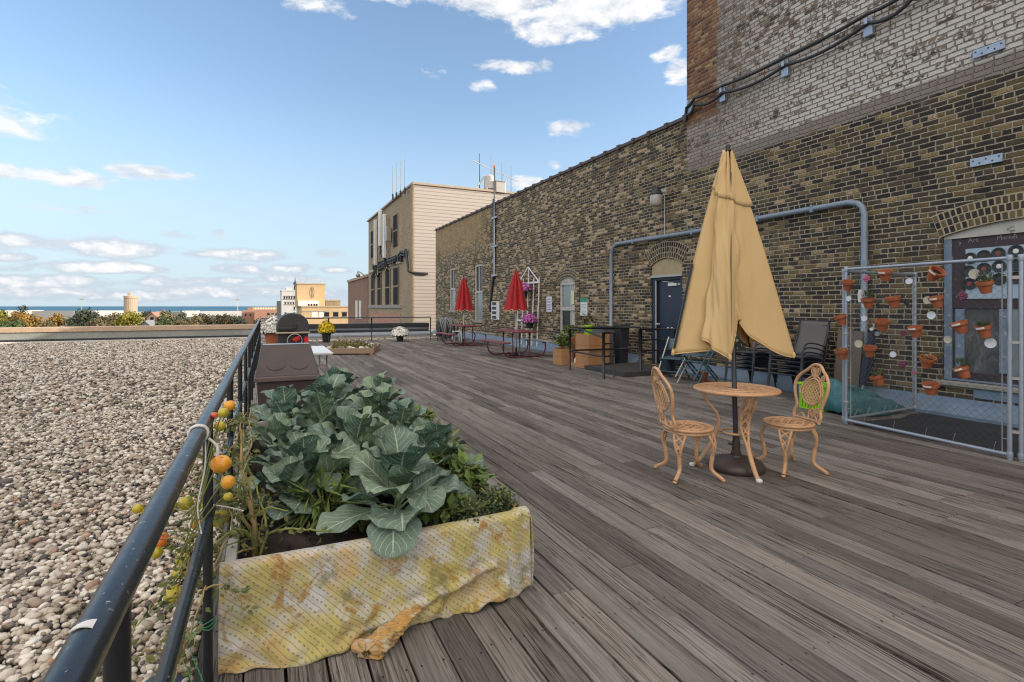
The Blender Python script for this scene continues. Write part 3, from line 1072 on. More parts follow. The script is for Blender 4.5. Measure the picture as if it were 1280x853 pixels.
def arch(y0, y1, zs, rise, rows, name="window_arch", face=.006, bh=.105, bw=.072, mat=None):
    """rows of header bricks standing along a segmental arch"""
    half = (y1 - y0) / 2
    cy = (y0 + y1) / 2
    rad = (half * half + rise * rise) / (2 * rise)
    cz = zs + rise - rad
    a0 = math.asin(min(1, (half + .02) / rad))
    mo = MB()
    N = 20
    r0, r1 = rad - .008, rad + rows * bh + .008
    vs, fs = [], []
    for i in range(N + 1):
        a = -a0 + 2 * a0 * i / N
        for r in (r0, r1):
            for xx in (WX - face * .5, WX + .05):
                vs.append((xx, cy + r * math.sin(a), cz + r * math.cos(a)))
    for i in range(N):
        p, q = i * 4, (i + 1) * 4
        fs += [(p, p + 2, q + 2, q), (p + 1, q + 1, q + 3, p + 3), (p, q, q + 1, p + 1), (p + 2, p + 3, q + 3, q + 2)]
    mo._add(vs, fs)
    o = mo.build(name, arch_mortar, building)
    br = MB()
    rb = random.Random(int(y0 * 100))
    for row in range(rows):
        r = rad + row * bh + .008
        n = max(3, int(2 * a0 * (r + bh / 2) / bw))
        for i in range(n):
            am = -a0 + 2 * a0 * (i + .5) / n
            wb = 2 * a0 * (r + bh / 2) / n - .016 - rb.uniform(0, .006)
            M = Matrix.Translation((WX, cy, cz)) @ Matrix.Rotation(-am, 4, 'X')
            br.cur_rnd = rb.random()
            zt = rb.uniform(-.004, .004)
            br.box((-face - rb.uniform(0, .004), -wb / 2, r + zt), (.04, wb / 2, r + bh - .016 + zt), M)
    br.build("arch_bricks", arch_brick, o, bevel=.006)
    return cy, cz, rad, a0


arch_mortar = plain("arch_mortar", (.36, .30, .20), .9, 0, .3, 12, .3, 50)
_m, _n, _b = new_mat("arch_brick")
_r = _n.attr('rnd')
_c = _n.ramp(_r, [(0, (.012, .010, .011)), (.5, (.035, .026, .022)), (.8, (.085, .062, .030)), (1, (.15, .105, .05))])
_v = _n.math('ADD', .5, _n.noise(_n.coord('Object'), 50, 4, .65))
_n.put(_b.inputs['Base Color'], _n.mix(1.0, _c, _n.comb(_v, _v, _v), 'MULTIPLY'))
_b.inputs['Roughness'].default_value = .85
_n.put(_b.inputs['Normal'], _n.bump(_n.noise(_n.coord('Object'), 60, 4, .6), .5, .01))
arch_brick = _m


def arch_panel(y0, y1, zs, zb, rise, x0, x1, name, mat, parent):
    """panel filling the head of an opening under the arch"""
    half = (y1 - y0) / 2
    cy = (y0 + y1) / 2
    rad = (half * half + rise * rise) / (2 * rise)
    cz = zs + rise - rad
    a0 = math.asin(half / rad)
    poly = [(y0, zb), (y1, zb)] + [(cy + rad * math.sin(a0 - 2 * a0 * i / 12), cz + rad * math.cos(a0 - 2 * a0 * i / 12)) for i in range(13)]
    M = Matrix(((0, 0, 1, 0), (1, 0, 0, 0), (0, 1, 0, 0), (0, 0, 0, 1)))
    g = MB()
    g.prism(poly, x0, x1, M)
    return g.build(name, mat, parent)
# ------------------------------------------------------------------ openings of the brick building
arch(2.3, 4.16, 2.48, .14, 3)
arch(9.24, 10.34, 2.50, .16, 3, "door_arch", bh=.125, bw=.075)
arch(13.86, 14.84, 2.29, .13, 3, bh=.085, bw=.066)

# big boarded window behind the wire pen
w1 = MB()
w1.box((WX + .055, 4.06, .47), (WX + .16, 4.155, 2.53))
w1.box((WX + .058, 2.31, .47), (WX + .158, 4.06, .50))
w1.box((WX + .055, 2.31, .50), (WX + .16, 2.40, 2.53))
win = w1.build("window", blue_wood, building, bevel=.006)
arch_panel(2.31, 4.15, 2.475, 2.435, .135, WX + .05, WX + .10, "head_board", white_wood, win)
g = MB()
g.box((WX + .075, 2.40, 1.47), (WX + .12, 4.06, 2.434))
g.build("dark_board", dark_board, win)
g = MB()
g.box((WX + .062, 2.55, 1.60), (WX + .072, 3.90, 2.28))
bb = g.build("record_board", blue_board, win)
for i, (px, py) in enumerate([(1213, 323), (1230, 320), (1248, 317), (1270, 314), (1211, 339), (1230, 336), (1249, 333), (1270, 331), (1212, 355), (1228, 352), (1249, 349), (1270, 347)]):
    p = on_x(px, py, WX + .05)
    g = MB()
    Mx = Matrix.Translation(p) @ Matrix.Rotation(R(-90), 4, 'Y') @ Matrix.Rotation(R((i * 7) % 13 - 6), 4, 'X')
    g.lathe([(.004, .0), (.074, 0), (.078, .003), (.074, .006), (.040, .004), (.004, .004)], 28, Mx)
    g.cur_mat = 1
    g.lathe([(.010, .0048), (.030, .0065), (.010, .0072)], 20, Mx)
    tag(g.build("vinyl_record", [vinyl, [label_white, label_red, dark_plastic][(i * 5) % 3]], None), "", "record")
chalk_m = plain('chalk', (.24, .22, .22), .9, 0, .3, 40)
REC = [o for o in bpy.data.objects if o.name.startswith("vinyl_record")]
for i, o in enumerate(REC):
    row = ["top", "middle", "bottom"][i // 4]
    pos = ["at its left end", "second from the left", "third from the left", "behind the steel fence posts"][i % 4]
    o['label'] = f"black record in the {row} row on the pale blue board, {pos}"
    o['group'] = "records on the blue board"
for i, (txt, px, py, s) in enumerate((("Art", 1216.5, 300.5, .085), ("Market", 1259, 297, .075))):
    cu = bpy.data.curves.new("chalk_writing", 'FONT')
    cu.body = txt
    cu.size = s
    cu.align_x = 'CENTER'
    cu.align_y = 'CENTER'
    cu.extrude = .0008
    cu.materials.append(chalk_m)
    tmp = bpy.data.objects.new("writing_curve", cu)
    col.objects.link(tmp)
    me = bpy.data.meshes.new_from_object(tmp.evaluated_get(bpy.context.evaluated_depsgraph_get()))
    bpy.data.objects.remove(tmp)
    o = bpy.data.objects.new("chalk_writing", me)
    col.objects.link(o)
    o.location = on_x(px, py, WX + .073)
    o.rotation_euler = (R(90), 0, R(-90))
    o.parent = win
# lower half: two blue posts, dull panes, sill
g = MB()
g.box((WX + .060, 3.92, .62), (WX + .13, 4.02, 1.46))
g.box((WX + .060, 3.46, .62), (WX + .13, 3.54, 1.46))
g.build("sash_post", blue_wood, win, bevel=.006)
g = MB()
g.box((WX + .10, 3.54, .60), (WX + .115, 4.06, 1.47))
m_, n_, b_ = new_mat("cobwebbed_glass")
_co = n_.coord('Object')
_w = n_.noise(n_.vmath('MULTIPLY', _co, (1, 3, 1.4)), 2.2, 6, .7, 1.5)
n_.put(b_.inputs['Base Color'], n_.ramp(_w, [(.3, (.03, .032, .036)), (.55, (.09, .09, .09)), (.75, (.22, .21, .19))]))
n_.put(b_.inputs['Roughness'], n_.math('ADD', .15, n_.math('MULTIPLY', _w, .7)))
g.build("pane", m_, win)
g = MB()
g.box((WX + .09, 2.40, .60), (WX + .105, 3.46, 1.47))
g.build("pane", glass_grey, win)
g = MB()
g.box((WX - .05, 2.2, .40), (WX + .235, 4.24, .462))
g.build("sill", concrete, win, bevel=.012)
g = MB()
g.box((WX + .06, 2.40, .462), (WX + .20, 4.06, .60))
g.build("rail", dark_board, win, bevel=.01)
g = MB()
g.box((WX - .012, 2.2, .27), (WX + .002, 3.78, .392))
g.build("apron_flashing", blue_flash, win, bevel=.004)

# navy door
door = MB()
door.box((WX + .10, 9.36, .13), (WX + .145, 10.21, 2.12))
door = door.build("door", navy_door, building, bevel=.004)
g = MB()
g.box((WX + .045, 10.21, .10), (WX + .17, 10.34, 2.24))
g.box((WX + .045, 9.24, .10), (WX + .17, 9.355, 2.24))
g.box((WX + .045, 9.355, 2.125), (WX + .17, 10.21, 2.24))
g.build("frame", navy_frame, door, bevel=.004)
g = MB()
g.box((WX - .02, 9.25, 2.19), (WX + .043, 10.33, 2.245))
g.build("drip_cap", steel_m, door, bevel=.006)
g = MB()
g.box((WX + .035, 10.17, .11), (WX + .06, 10.208, 2.12))
g.build("weather_strip", steel_m, door)
g = MB()
g.box((WX + .05, 9.50, 1.98), (WX + .098, 9.78, 2.04))
g.box((WX + .06, 9.40, 1.99), (WX + .098, 9.44, 2.03))
g.bar((WX + .07, 9.6, 2.05), (WX + .05, 9.95, 2.10), .015, .012)
g.build("door_closer", white_paint, door, bevel=.004)
g = MB()
g.lathe([(.03, 0), (.03, .02), (.012, .025), (.012, .05), (.03, .055), (.032, .075), (.02, .088), (.001, .09)], 16, Matrix.Translation((WX + .10, 10.13, 1.06)) @ Matrix.Rotation(R(-90), 4, 'Y'))
g.build("handle", steel_m, door, smooth=True)
g = MB()
g.box((WX + .096, 9.73, 1.72), (WX + .099, 9.80, 1.755))
g.box((WX + .096, 9.80, .98), (WX + .099, 9.85, 1.005))
g.box((WX + .096, 9.66, .975), (WX + .099, 9.72, 1.0))
g.build("sticker", white_paint, door)
arch_panel(9.25, 10.33, 2.49, 2.25, .15, WX + .04, WX + .12, "transom_panel", stone_panel, building)

# narrow window with peeling white paint under the three-row arch
wb = MB()
wb.box((WX + .05, 14.74, .60), (WX + .15, 14.835, 2.28))
wb.box((WX + .05, 13.865, .60), (WX + .15, 13.95, 2.28))
wb.box((WX + .05, 13.95, 2.17), (WX + .15, 14.74, 2.28))
wb.box((WX + .05, 13.95, 1.36), (WX + .16, 14.74, 1.47))
wb.box((WX + .05, 13.95, .60), (WX + .15, 14.74, .68))
wb.box((WX + .07, 14.20, .68), (WX + .13, 14.24, 2.17))
win = wb.build("window", white_wood, building, bevel=.006)
arch_panel(13.87, 14.83, 2.285, 2.27, .125, WX + .04, WX + .10, "head_board", white_wood, win)
for (a, b_, c, d, mt) in ((14.24, 14.74, 1.47, 2.17, glass_grey), (13.95, 14.20, 1.47, 2.17, white_wood), (14.24, 14.74, .68, 1.36, glass_dark), (13.95, 14.20, .68, 1.36, white_wood)):
    g = MB()
    g.box((WX + .09, a, c), (WX + .10, b_, d))
    g.build("pane", mt, win)
g = MB()
g.box((WX - .06, 13.74, .47), (WX + .235, 14.96, .582))
g.build("sill", concrete, win, bevel=.01)
paper_yellow = plain("pale_yellow_paper", (.62, .66, .42), .7)
g = MB()
g.box((WX + .060, 14.0, 1.56), (WX + .064, 14.17, 1.98))
o = tag(g.build("paper_notice", paper_yellow), "pale yellow paper notice stuck inside the narrow white window frame", "notice")

# two far sash windows
for (y0, y1, z0, z1) in HOLES[3:]:
    g = MB()
    g.box((WX + .04, y0 + .002, z0 + .002), (WX + .14, y0 + .10, z1 - .002))
    g.box((WX + .04, y1 - .10, z0 + .002), (WX + .14, y1 - .002, z1 - .002))
    g.box((WX + .04, y0 + .10, z1 - .12), (WX + .14, y1 - .10, z1 - .002))
    mid = (z0 + z1) / 2
    g.box((WX + .04, y0 + .10, mid - .05), (WX + .15, y1 - .10, mid + .05))
    g.box((WX + .06, (y0 + y1) / 2 - .02, mid + .05), (WX + .12, (y0 + y1) / 2 + .02, z1 - .12))
    win = g.build("window", white_wood, building, bevel=.006)
    for (a, b_, mt) in ((z0 + .002, mid - .05, glass_grey), (mid + .05, z1 - .12, glass_dark)):
        g = MB()
        g.box((WX + .09, y0 + .10, a), (WX + .10, y1 - .10, b_))
        g.build("pane", mt, win)
    g = MB()
    g.box((WX - .05, y0 - .08, z0 - .12), (WX + .235, y1 + .08, z0 + .001))
    g.build("sill", concrete, win, bevel=.01)

# sloping metal flashing where the wall meets the roof, blue near and grey far
g = MB()
g.prism([(8.35, .004), (8.35, .05), (8.575, .17), (8.597, .24), (8.597, .004)], -1.5, 9.0, Matrix(((1, 0, 0, 0), (0, 0, 1, 0), (0, 1, 0, 0), (0, 0, 0, 1))))
g.build("base_flashing", blue_flash, building)
g = MB()
g.prism([(8.30, .004), (8.30, .05), (8.565, .20), (8.597, .27), (8.597, .004)], 10.65, 28.5, Matrix(((1, 0, 0, 0), (0, 0, 1, 0), (0, 1, 0, 0), (0, 0, 0, 1))))
g.build("base_flashing", blue_flash, building)

# ------------------------------------------------------------------ things fixed to the wall
c = thing("conduit_pipe", "long grey painted conduit running over the door with an elbow at each end", "pipe", (WX - .09, 12.0, 0))
ox = Vector(c.location)
pts = [on_x(764, 440, WX - .09), on_x(764, 340, WX - .09), on_x(764.3, 318, WX - .09), on_x(766.5, 309, WX - .09), on_x(772, 305, WX - .09), on_x(800, 300.5, WX - .09), on_x(870, 289.5, WX - .09), on_x(960, 271, WX - .09), on_x(1060, 253.5, WX - .09), on_x(1072, 254.5, WX - .09), on_x(1078, 259, WX - .09), on_x(1080.5, 268, WX - .09), on_x(1080.5, 300, WX - .09), on_x(1080, 440, WX - .09)]
g = MB()
g.tube([p - ox for p in pts], .048, 12)
g.build("pipe", conduit_m, c, smooth=True)
for (px, py) in ((792, 302), (866, 290), (948, 273.5), (1016, 261.5), (764, 352), (1080.5, 330)):
    p = on_x(px, py, WX - .09) - ox
    g = MB()
    g.box((-.055, -.025, -.06), (.09, .025, .06), Matrix.Translation(p))
    g.build("bracket", conduit_m, c, bevel=.006)

lamp_glass = plain("frosted_lamp_glass", (.42, .38, .35), .25, 0, .2, 9)
lp = on_x(820, 247, WX - .28)
l = thing("wall_lamp", "dark capped wall lamp with a frosted glass jar above the navy door", "lamp", lp)
g = MB()
g.lathe([(.11, -.21), (.14, -.15), (.14, .04), (.135, .06)], 20)
g.build("lamp_glass", lamp_glass, l, smooth=True)
g = MB()
g.lathe([(.15, .055), (.155, .08), (.125, .11), (.10, .17), (.095, .23), (.02, .245)], 20)
g.build("cap", dark_plastic, l, smooth=True, auto=40)
g = MB()
g.tube([(0, 0, .13), (.14, 0, .14), (.27, 0, .14)], .025, 8)
g.box((.24, -.07, .07), (.279, .07, .21))
g.tube([(.262, 0, .08), (.262, 0, -.95)], .014, 6)
g.build("arm", steel_m, l, bevel=.003)
g = MB()
g.ball((0, 0, -.08), .06, 10, (1, 1, 1.4))
g.build("bulb", fruit_red, l, smooth=True)

# perforated channel brackets on the tower
for k, (pa, pb, lab) in enumerate((((1216, 70), (1256, 54), "grey perforated steel channel on the limewashed bricks, the higher of two"), ((1213, 207), (1253, 194), "grey perforated steel channel on the bare dark bricks above the arch"))):
    a, b_ = on_x(*pa, WX - .03), on_x(*pb, WX - .03)
    br = thing("channel_bracket", lab, "bracket", (a + b_) / 2)
    L = (a - b_).length / 2
    g = MB()
    g.box((-.008, -L, -.055), (.0, L, .055))
    g.box((.0, -L, .047), (.028, L, .055))
    g.box((.0, -L, -.055), (.028, L, -.047))
    g.box((.0, -L, -.05), (.029, -L + .012, .05))
    g.box((.0, L - .012, -.05), (.029, L, .05))
    g.build("channel", galv, br, bevel=.003)
    g = MB()
    for i in range(5):
        yy = -L * .8 + L * 1.6 * i / 4
        g.lathe([(.0, 0), (.011, 0), (.011, .003), (.0, .003)], 10, Matrix.Translation((-.0105, yy, .02 * (-1) ** i)) @ Matrix.Rotation(R(90), 4, 'Y'), cap=False)
    g.build("bolt", dark_plastic, br)

# cables climbing over the tower
cb = thing("cable_run", "two black cables strung in brackets up over the limewashed brick block", "cable", (WX, 9.0, 5.7))
ox = Vector(cb.location)
for dz, sag in ((.06, .03), (-.08, .10)):
    pp = [on_x(856, 152, WX - .10), on_x(858, 138, WX - .10)] + [on_x(*q, WX - .10) for q in ((868, 126), (903, 111), (981, 76), (1085, 22), (1140, -8), (1200, -45))]
    pts = []
    for a, b_ in zip(pp[1:], pp[2:]):
        for i in range(8):
            t = i / 8
            p = a.lerp(b_, t)
            pts.append(p - Vector((0, 0, sag * 4 * t * (1 - t))) + Vector((0, 0, dz)) - ox)
    pts = [pp[0] - ox + Vector((0, 0, 0))] + pts + [pp[-1] - ox]
    g = MB()
    g.tube(pts, .030, 8)
    g.build("cable", dark_plastic, cb, smooth=True)
for q in ((863, 129), (904, 114), (982, 81), (1086, 28)):
    p = on_x(q[0], q[1], WX - .05) - ox
    g = MB()
    g.box((-.03, -.07, -.22), (.045, .07, .06), Matrix.Translation(p))
    g.bar(p + Vector((-.09, 0, .0)), p + Vector((.02, 0, .0)), .05, .10)
    g.build("cable_bracket", galv, cb, bevel=.006)

# mast on the parapet
mp = on_x(618, 345, WX - .07)
ms = thing("antenna_mast", "thin pale mast with a red tip strapped to the dark brick wall", "mast", mp)
g = MB()
ztop = on_x(620.5, 206, WX - .07).z - mp.z
g.tube([(0, 0, 0), (0, 0, ztop)], [.045, .03], 8)
g.build("pole", galv, ms, smooth=True)
g = MB()
g.lathe([(.0, 0), (.04, .02), (.04, .12), (.0, .15)], 10, Matrix.Translation((0, 0, ztop - .1)))
g.build("tip", fruit_red, ms)
g = MB()
g.tube(spline([(.02, .12, 3.2), (.02, .14, 2.6), (.02, .06, 1.2), (.02, .12, .1), (.03, .35, -.6), (.03, .55, -1.5)], 5), .05, 7)
g.build("cable", dark_plastic, ms, smooth=True)
for zz in (.02, 1.22, 2.4):
    g = MB()
    g.box((-.03, -.28, zz - .04), (.065, .28, zz + .04))
    g.build("strap", galv, ms, bevel=.005)

# signs and the louvred vent
ink = plain("purple_ink", (.16, .12, .30), .6)
green_ink = plain("green_ink", (.05, .28, .16), .6)
grey_ink = plain("grey_ink", (.25, .28, .26), .6)
purple_white = plain("sign_white", (.66, .64, .72), .5, 0, .06)
white_sign_m = plain("sign_pale", (.66, .70, .68), .5, 0, .06)


def sign_on_wall(px0, py0, px1, py1, name, label, mat, rows, inkm, head=None):
    a, b_ = on_x(px0, py0, WX - .012), on_x(px1, py1, WX - .012)
    s = thing(name, label, "sign", (a + b_) / 2)
    hy, hz = abs(a.y - b_.y) / 2, abs(a.z - b_.z) / 2
    g = MB()
    g.box((0, -hy, -hz), (.010, hy, hz))
    g.build("board", mat, s, bevel=.002)
    g = MB()
    rr = random.Random(px0)
    for (t, h, w0) in rows:
        z = hz - 2 * hz * t
        yy = hy * w0
        while yy > -hy * w0:
            L = rr.uniform(.025, .06)
            g.box((-.0025, max(yy - L, -hy * w0), z - h * hz), (-.0005, yy, z + h * hz))
            yy -= L + .016
    g.build("lettering", inkm, s)
    if head:
        g = MB()
        g.box((-.003, -hy, hz * head), (-.0006, hy, hz))
        g.build("heading", green_ink, s)
    return s


sign_on_wall(683, 371, 689.5, 390, "wall_sign", "narrow white sign with five rows of purple writing beside the trellis", purple_white, [(.18, .06, .6), (.36, .07, .7), (.55, .07, .75), (.70, .05, .6), (.85, .06, .8)], ink)
sign_on_wall(725.5, 373, 734, 395, "wall_sign", "white sign with a green heading and lines of small text beside the window", white_sign_m, [(.36, .03, .75), (.46, .02, .7), (.55, .03, .75), (.68, .02, .7), (.76, .02, .75), (.84, .02, .7), (.91, .02, .5)], grey_ink, .55)
a, b_ = on_x(614, 377, WX - .04), on_x(623.5, 400, WX - .04)
v = thing("wall_vent", "white framed vent with four dark slots low on the far brick wall", "vent", (a + b_) / 2)
hy, hz = abs(a.y - b_.y) / 2, abs(a.z - b_.z) / 2
g = MB()
g.box((0, -hy, -hz), (.035, hy, hz))
g.build("frame", white_paint, v, bevel=.006)
g = MB()
for i in range(4):
    z = -hz + 2 * hz * (i + .5) / 4
    g.box((-.004, -hy * .35, z - hz * .16), (-.001, hy * .75, z + hz * .16))
g.build("slot", dark_plastic, v)
for q, lab in (((650 - 0, 0), None),):
    pass
sp = on_x(638.5, 353, WX - .12)   # small round fitting behind the farther red umbrella
lm = on_x(580, 349, WX - .12)
s = thing("floodlight", "small grey round floodlight on the wall between the two far windows", "lamp", lm)
g = MB()
g.lathe([(.0, .0), (.11, .0), (.12, .05), (.05, .11), (.0, .12)], 14, Matrix.Rotation(R(-60), 4, 'Y'))
g.build("lamp_head", steel_m, s, smooth=True, auto=40)
g = MB()
g.bar((.02, 0, 0), (.118, 0, .05), .04, .04)
g.build("bracket", steel_m, s)

# ------------------------------------------------------------------ parapet at the far edge of the roof
pr = thing("parapet_wall", "low parapet with a tan coping and a pale base strip beyond the gravel", "parapet", (-16, 29.9, 0))
g = MB()
g.box((-30, .05, -.3), (15.60, .62, .34))
g.build("wall", grey_parapet, pr)
g = MB()
g.box((-30, -.02, .342), (15.60, .72, .565))
g.build("coping", tan_cop, pr, bevel=.02)
g = MB()
g.box((-30, -.10, -.17), (15.6, .045, -.055))
g.build("base_strip", white_strip, pr, bevel=.01)
g = MB()
g.box((-30, -.035, -.05), (15.6, .045, .035))
g.build("flashing_lap", black_tar, pr)
p2 = thing("parapet_wall", "low dark topped parapet coated in silver grey roofing beside the siding building", "parapet", (0, 29.9, 0))
g = MB()
g.box((-.38, .06, -.3), (8.62, .7, .30))
g.build("wall", silver_coat, p2)
g = MB()
g.box((-.38, 0, .302), (8.62, .75, .53))
g.build("coping", black_tar, p2, bevel=.02)
g = MB()
g.prism([(-.9, -.115), (-.9, -.03), (.055, .10), (.055, -.115)], -.38, 8.58, Matrix(((0, 0, 1, 0), (1, 0, 0, 0), (0, 1, 0, 0), (0, 0, 0, 1))))
g.build("base_flashing", grey_flash, p2)
g = MB()
g.tube([(-.30, -.05, .16), (8.5, -.05, .14)], .05, 8)
g.build("pipe", black_tar, p2, smooth=True)

# ------------------------------------------------------------------ building with pale siding beyond the roof
sd = thing("siding_building", "tan brick building with one wall of pale horizontal siding and antennas on its face", "building", (8.6, 33.44, 0))
H2 = 9.35
g = MB()
g.box((.03, .03, -14), (16, 16.7, H2))
g.build("wall", tan_brick, sd)
g = MB()
g.box((.03, -.02, -2), (16, .028, H2 - .02))
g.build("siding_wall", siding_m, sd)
g = MB()
g.box((-.09, -.09, -14), (.028, .30, H2 - .01))
g.box((-.05, .30, -14), (.028, 3.1, H2 - .01))
g.build("corner_pier", tan_brick, sd, bevel=.01)
g = MB()
g.box((-.10, -.12, H2), (16, .35, H2 + .16))
g.box((-.12, .35, H2), (.4, 16.8, H2 + .14))
g.build("coping", plain("tan_metal_coping", (.42, .33, .25), .6), sd, bevel=.015)
g = MB()
g.box((-.012, 3.6, -1.2), (.028, 15.6, .95))
g.build("painted_band", faded_red, sd)
g = MB()
g.box((-.05, 3.2, 4.55), (.028, 16.4, 4.75))
g.build("ledge", plain('pale_ledge', (.52, .45, .36), .9, 0, .3, 2), sd, bevel=.01)
g = MB()
g.box((-.06, 3.4, 1.35), (.028, 16.4, 1.60))
g.build("ledge", concrete, sd, bevel=.01)
tan_plaster = plain('tan_plaster', (.32, .25, .18), .9, 0, .3, 1.5)
for (ya, yb, za, zb, mt) in ((4.3, 5.9, 1.64, 4.3, far_pane), (7.2, 8.8, 1.64, 4.3, far_pane), (10.6, 12.1, 1.64, 4.3, far_pane), (13.7, 15.0, 1.64, 4.3, far_pane), (4.6, 5.9, 5.9, 8.2, far_pane), (14.0, 15.2, 5.9, 8.2, far_pane)):
    g = MB()
    g.box((-.02, ya, za), (.029, yb, zb))
    wn = g.build("window", mt, sd)
    g = MB()
    g.box((-.035, ya - .12, za - .02), (-.018, ya, zb + .1))
    g.box((-.035, yb, za - .02), (-.018, yb + .12, zb + .1))
    g.box((-.035, ya, zb), (-.018, yb, zb + .1))
    g.box((-.03, ya, (za + zb) / 2 - .05), (-.018, yb, (za + zb) / 2 + .05))
    g.build("frame", tan_plaster, wn)

# panel antennas on the brick face
for i, (y, za, zb) in enumerate(((7.5, 5.2, 8.6), (9.2, 6.3, 9.2), (11.2, 4.9, 8.7))):
    a = thing("panel_antenna", ["white panel antenna nearest of three on the tan brick face, a grey box beside it", "white panel antenna with the highest top, middle of three on the tan brick face", "white panel antenna with the lowest foot, farthest of three on the tan brick face"][i], "antenna", (8.6 - .35, 33.44 + y, za), 0, "antennas on the tan brick face")
    g = MB()
    g.box((-.13, -.16, 0), (.13, .16, zb - za))
    g.build("panel", white_plastic if i != 2 else white_paint, a, bevel=.05)
    g = MB()
    g.tube([(.17, 0, -.8), (.17, 0, zb - za)], .05, 8)
    g.bar((.17, 0, .3), (.33, 0, .3), .1, .1)
    g.bar((.17, 0, zb - za - .4), (.33, 0, zb - za - .4), .1, .1)
    g.build("mounting_pole", steel_m, a)
    g = MB()
    for k in range(3):
        g.tube(spline([(.1 - .06 * k, .1, .0), (.05 + .1 * k, .15, -.5 - .1 * k), (.22, .2 + .1 * k, -.9), (.28, .6 + .2 * k, -.8 + .1 * k)], 5), .035, 6)
    g.build("cable", dark_plastic, a)
    if i == 0:
        g = MB()
        g.box((-.1, -1.15, 1.2), (.28, -.65, 2.3))
        g.build("equipment_box", steel_m, a, bevel=.03)
g = MB()
pt = [(-.16, 1.6, 5.05), (-.2, 2.6, 5.25), (-.12, 4, 5.05), (-.2, 6, 4.95), (-.14, 8, 5.0), (-.22, 10, 4.8), (-.15, 12, 4.75), (-.2, 13.4, 4.2)]
g.tube(spline(pt, 6), .09, 7)
g.tube(spline([(p[0], p[1], p[2] - .18 - .05 * (i % 2)) for i, p in enumerate(pt)], 6), .07, 7)
for k in range(14):
    yy = 2.6 + k * .8
    g.box((-.26, yy, 4.55 + .3 * ((k * 7) % 3) / 3), (-.05, yy + .14, 5.15))
g.tube(spline([(-.16, 1.6, 5.05), (-.25, 1.0, 5.2), (-.3, .3, 4.1), (-.25, -.1, 3.7), (.9, -.14, 3.6)], 6), .08, 7)
o = tag(g.build("cable_bundle", dark_plastic), "tangle of black cables clamped along the tan brick face below the antennas", "cable")
o.location = sd.location
# whip antennas on the roofs
rod_m = plain('antenna_rod', (.30, .29, .28), .6)
for i, (px, ytop, ybot) in enumerate(((491, 206, 241), (495.5, 203, 239), (500.5, 197, 237), (506, 199, 233))):
    d = (37.5, 36.6, 35.6, 34.8)[i]
    b0 = far_pt(px, d, ybot)
    t0 = far_pt(px, d, ytop)
    a = thing("whip_antenna", ["first and shortest of four thin whip antennas along the siding building roof edge", "second from the left of four thin whip antennas at the siding building roof edge", "third from the left of four thin whip antennas at the siding building roof edge", "thickest whip antenna of four, right beside the corner of the siding building roof"][i], "antenna", b0, 0, "whip antennas on the siding building roof edge")
    g = MB()
    g.tube([(0, 0, -.4), (0, 0, t0.z - b0.z)], [.028, .014], 6)
    g.build("rod", rod_m, a)
    g = MB()
    g.box((-.05, -.05, -.5), (.05, .05, -.1))
    g.build("clamp", dark_plastic, a)
for i, (px, ytop, ybot) in enumerate(((599.5, 192, 238), (614, 196, 239), (627.5, 203, 238), (639, 207, 241))):
    b0 = far_pt(px, 37, ybot)
    t0 = far_pt(px, 37, ytop)
    b0.z = H2 - .0
    a = thing("whip_antenna", ["tall dark whip antenna at the left of the white rooftop unit", "whip antenna rising right behind the white rooftop unit", "whip antenna between the white rooftop unit and the last rod", "rightmost rooftop whip antenna, just above the brick coping"][i], "antenna", b0, 0, "whip antennas round the rooftop unit")
    g = MB()
    g.tube([(0, 0, 0), (0, 0, t0.z - b0.z)], [.036, .02], 6)
    g.build("rod", rod_m if i else dark_plastic, a)
    g = MB()
    g.box((-.14, -.14, 0), (.14, .14, .12))
    g.build("base_plate", steel_m, a)
b0 = far_pt(612, 36.6, 240)
b0.z = H2
unit_m = plain('grey_white_unit', (.50, .50, .48), .6, 0, .2, 4)
u_ = thing("rooftop_unit", "white rooftop equipment drum on legs with a slanting white arm between the antennas", "equipment", b0)
g = MB()
g.lathe([(.36, .25), (.42, .3), (.35, 1.15), (.16, 1.28), (0, 1.3)], 16)
g.build("drum", unit_m, u_, smooth=True, auto=40)
g = MB()
for k in range(4):
    g.box((-.4 + .7 * (k % 2), -.4 + .7 * (k // 2), 0), (-.3 + .7 * (k % 2), -.3 + .7 * (k // 2), .28))
g.build("leg", steel_m, u_)
g = MB()
g.bar((-1.3, 0, 2.15), (2.1, 0, 1.05), .05, .05)
g.bar((-1.1, 0, .1), (-.35, 0, 1.2), .1, .1)
g.build("arm", unit_m, u_)
b0 = far_pt(624, 36.6, 238)
b0.z = H2
g = MB()
g.box((-.35, -.3, 0), (.35, .3, .75))
g.box((-.40, -.35, .75), (.40, .35, .83))
tag(g.build("roof_hatch", steel_m, bevel=.02), "small grey box behind the mast on the siding building roof", "roof box").location = b0
# ------------------------------------------------------------------ the town beyond
def on_y(px, py, Y):
    u = (px - 640) / F_PX
    d = Y / (CY - u * SY)
    return Vector((d * (SY + u * CY), Y, EYE - (py - 383) * d / F_PX))


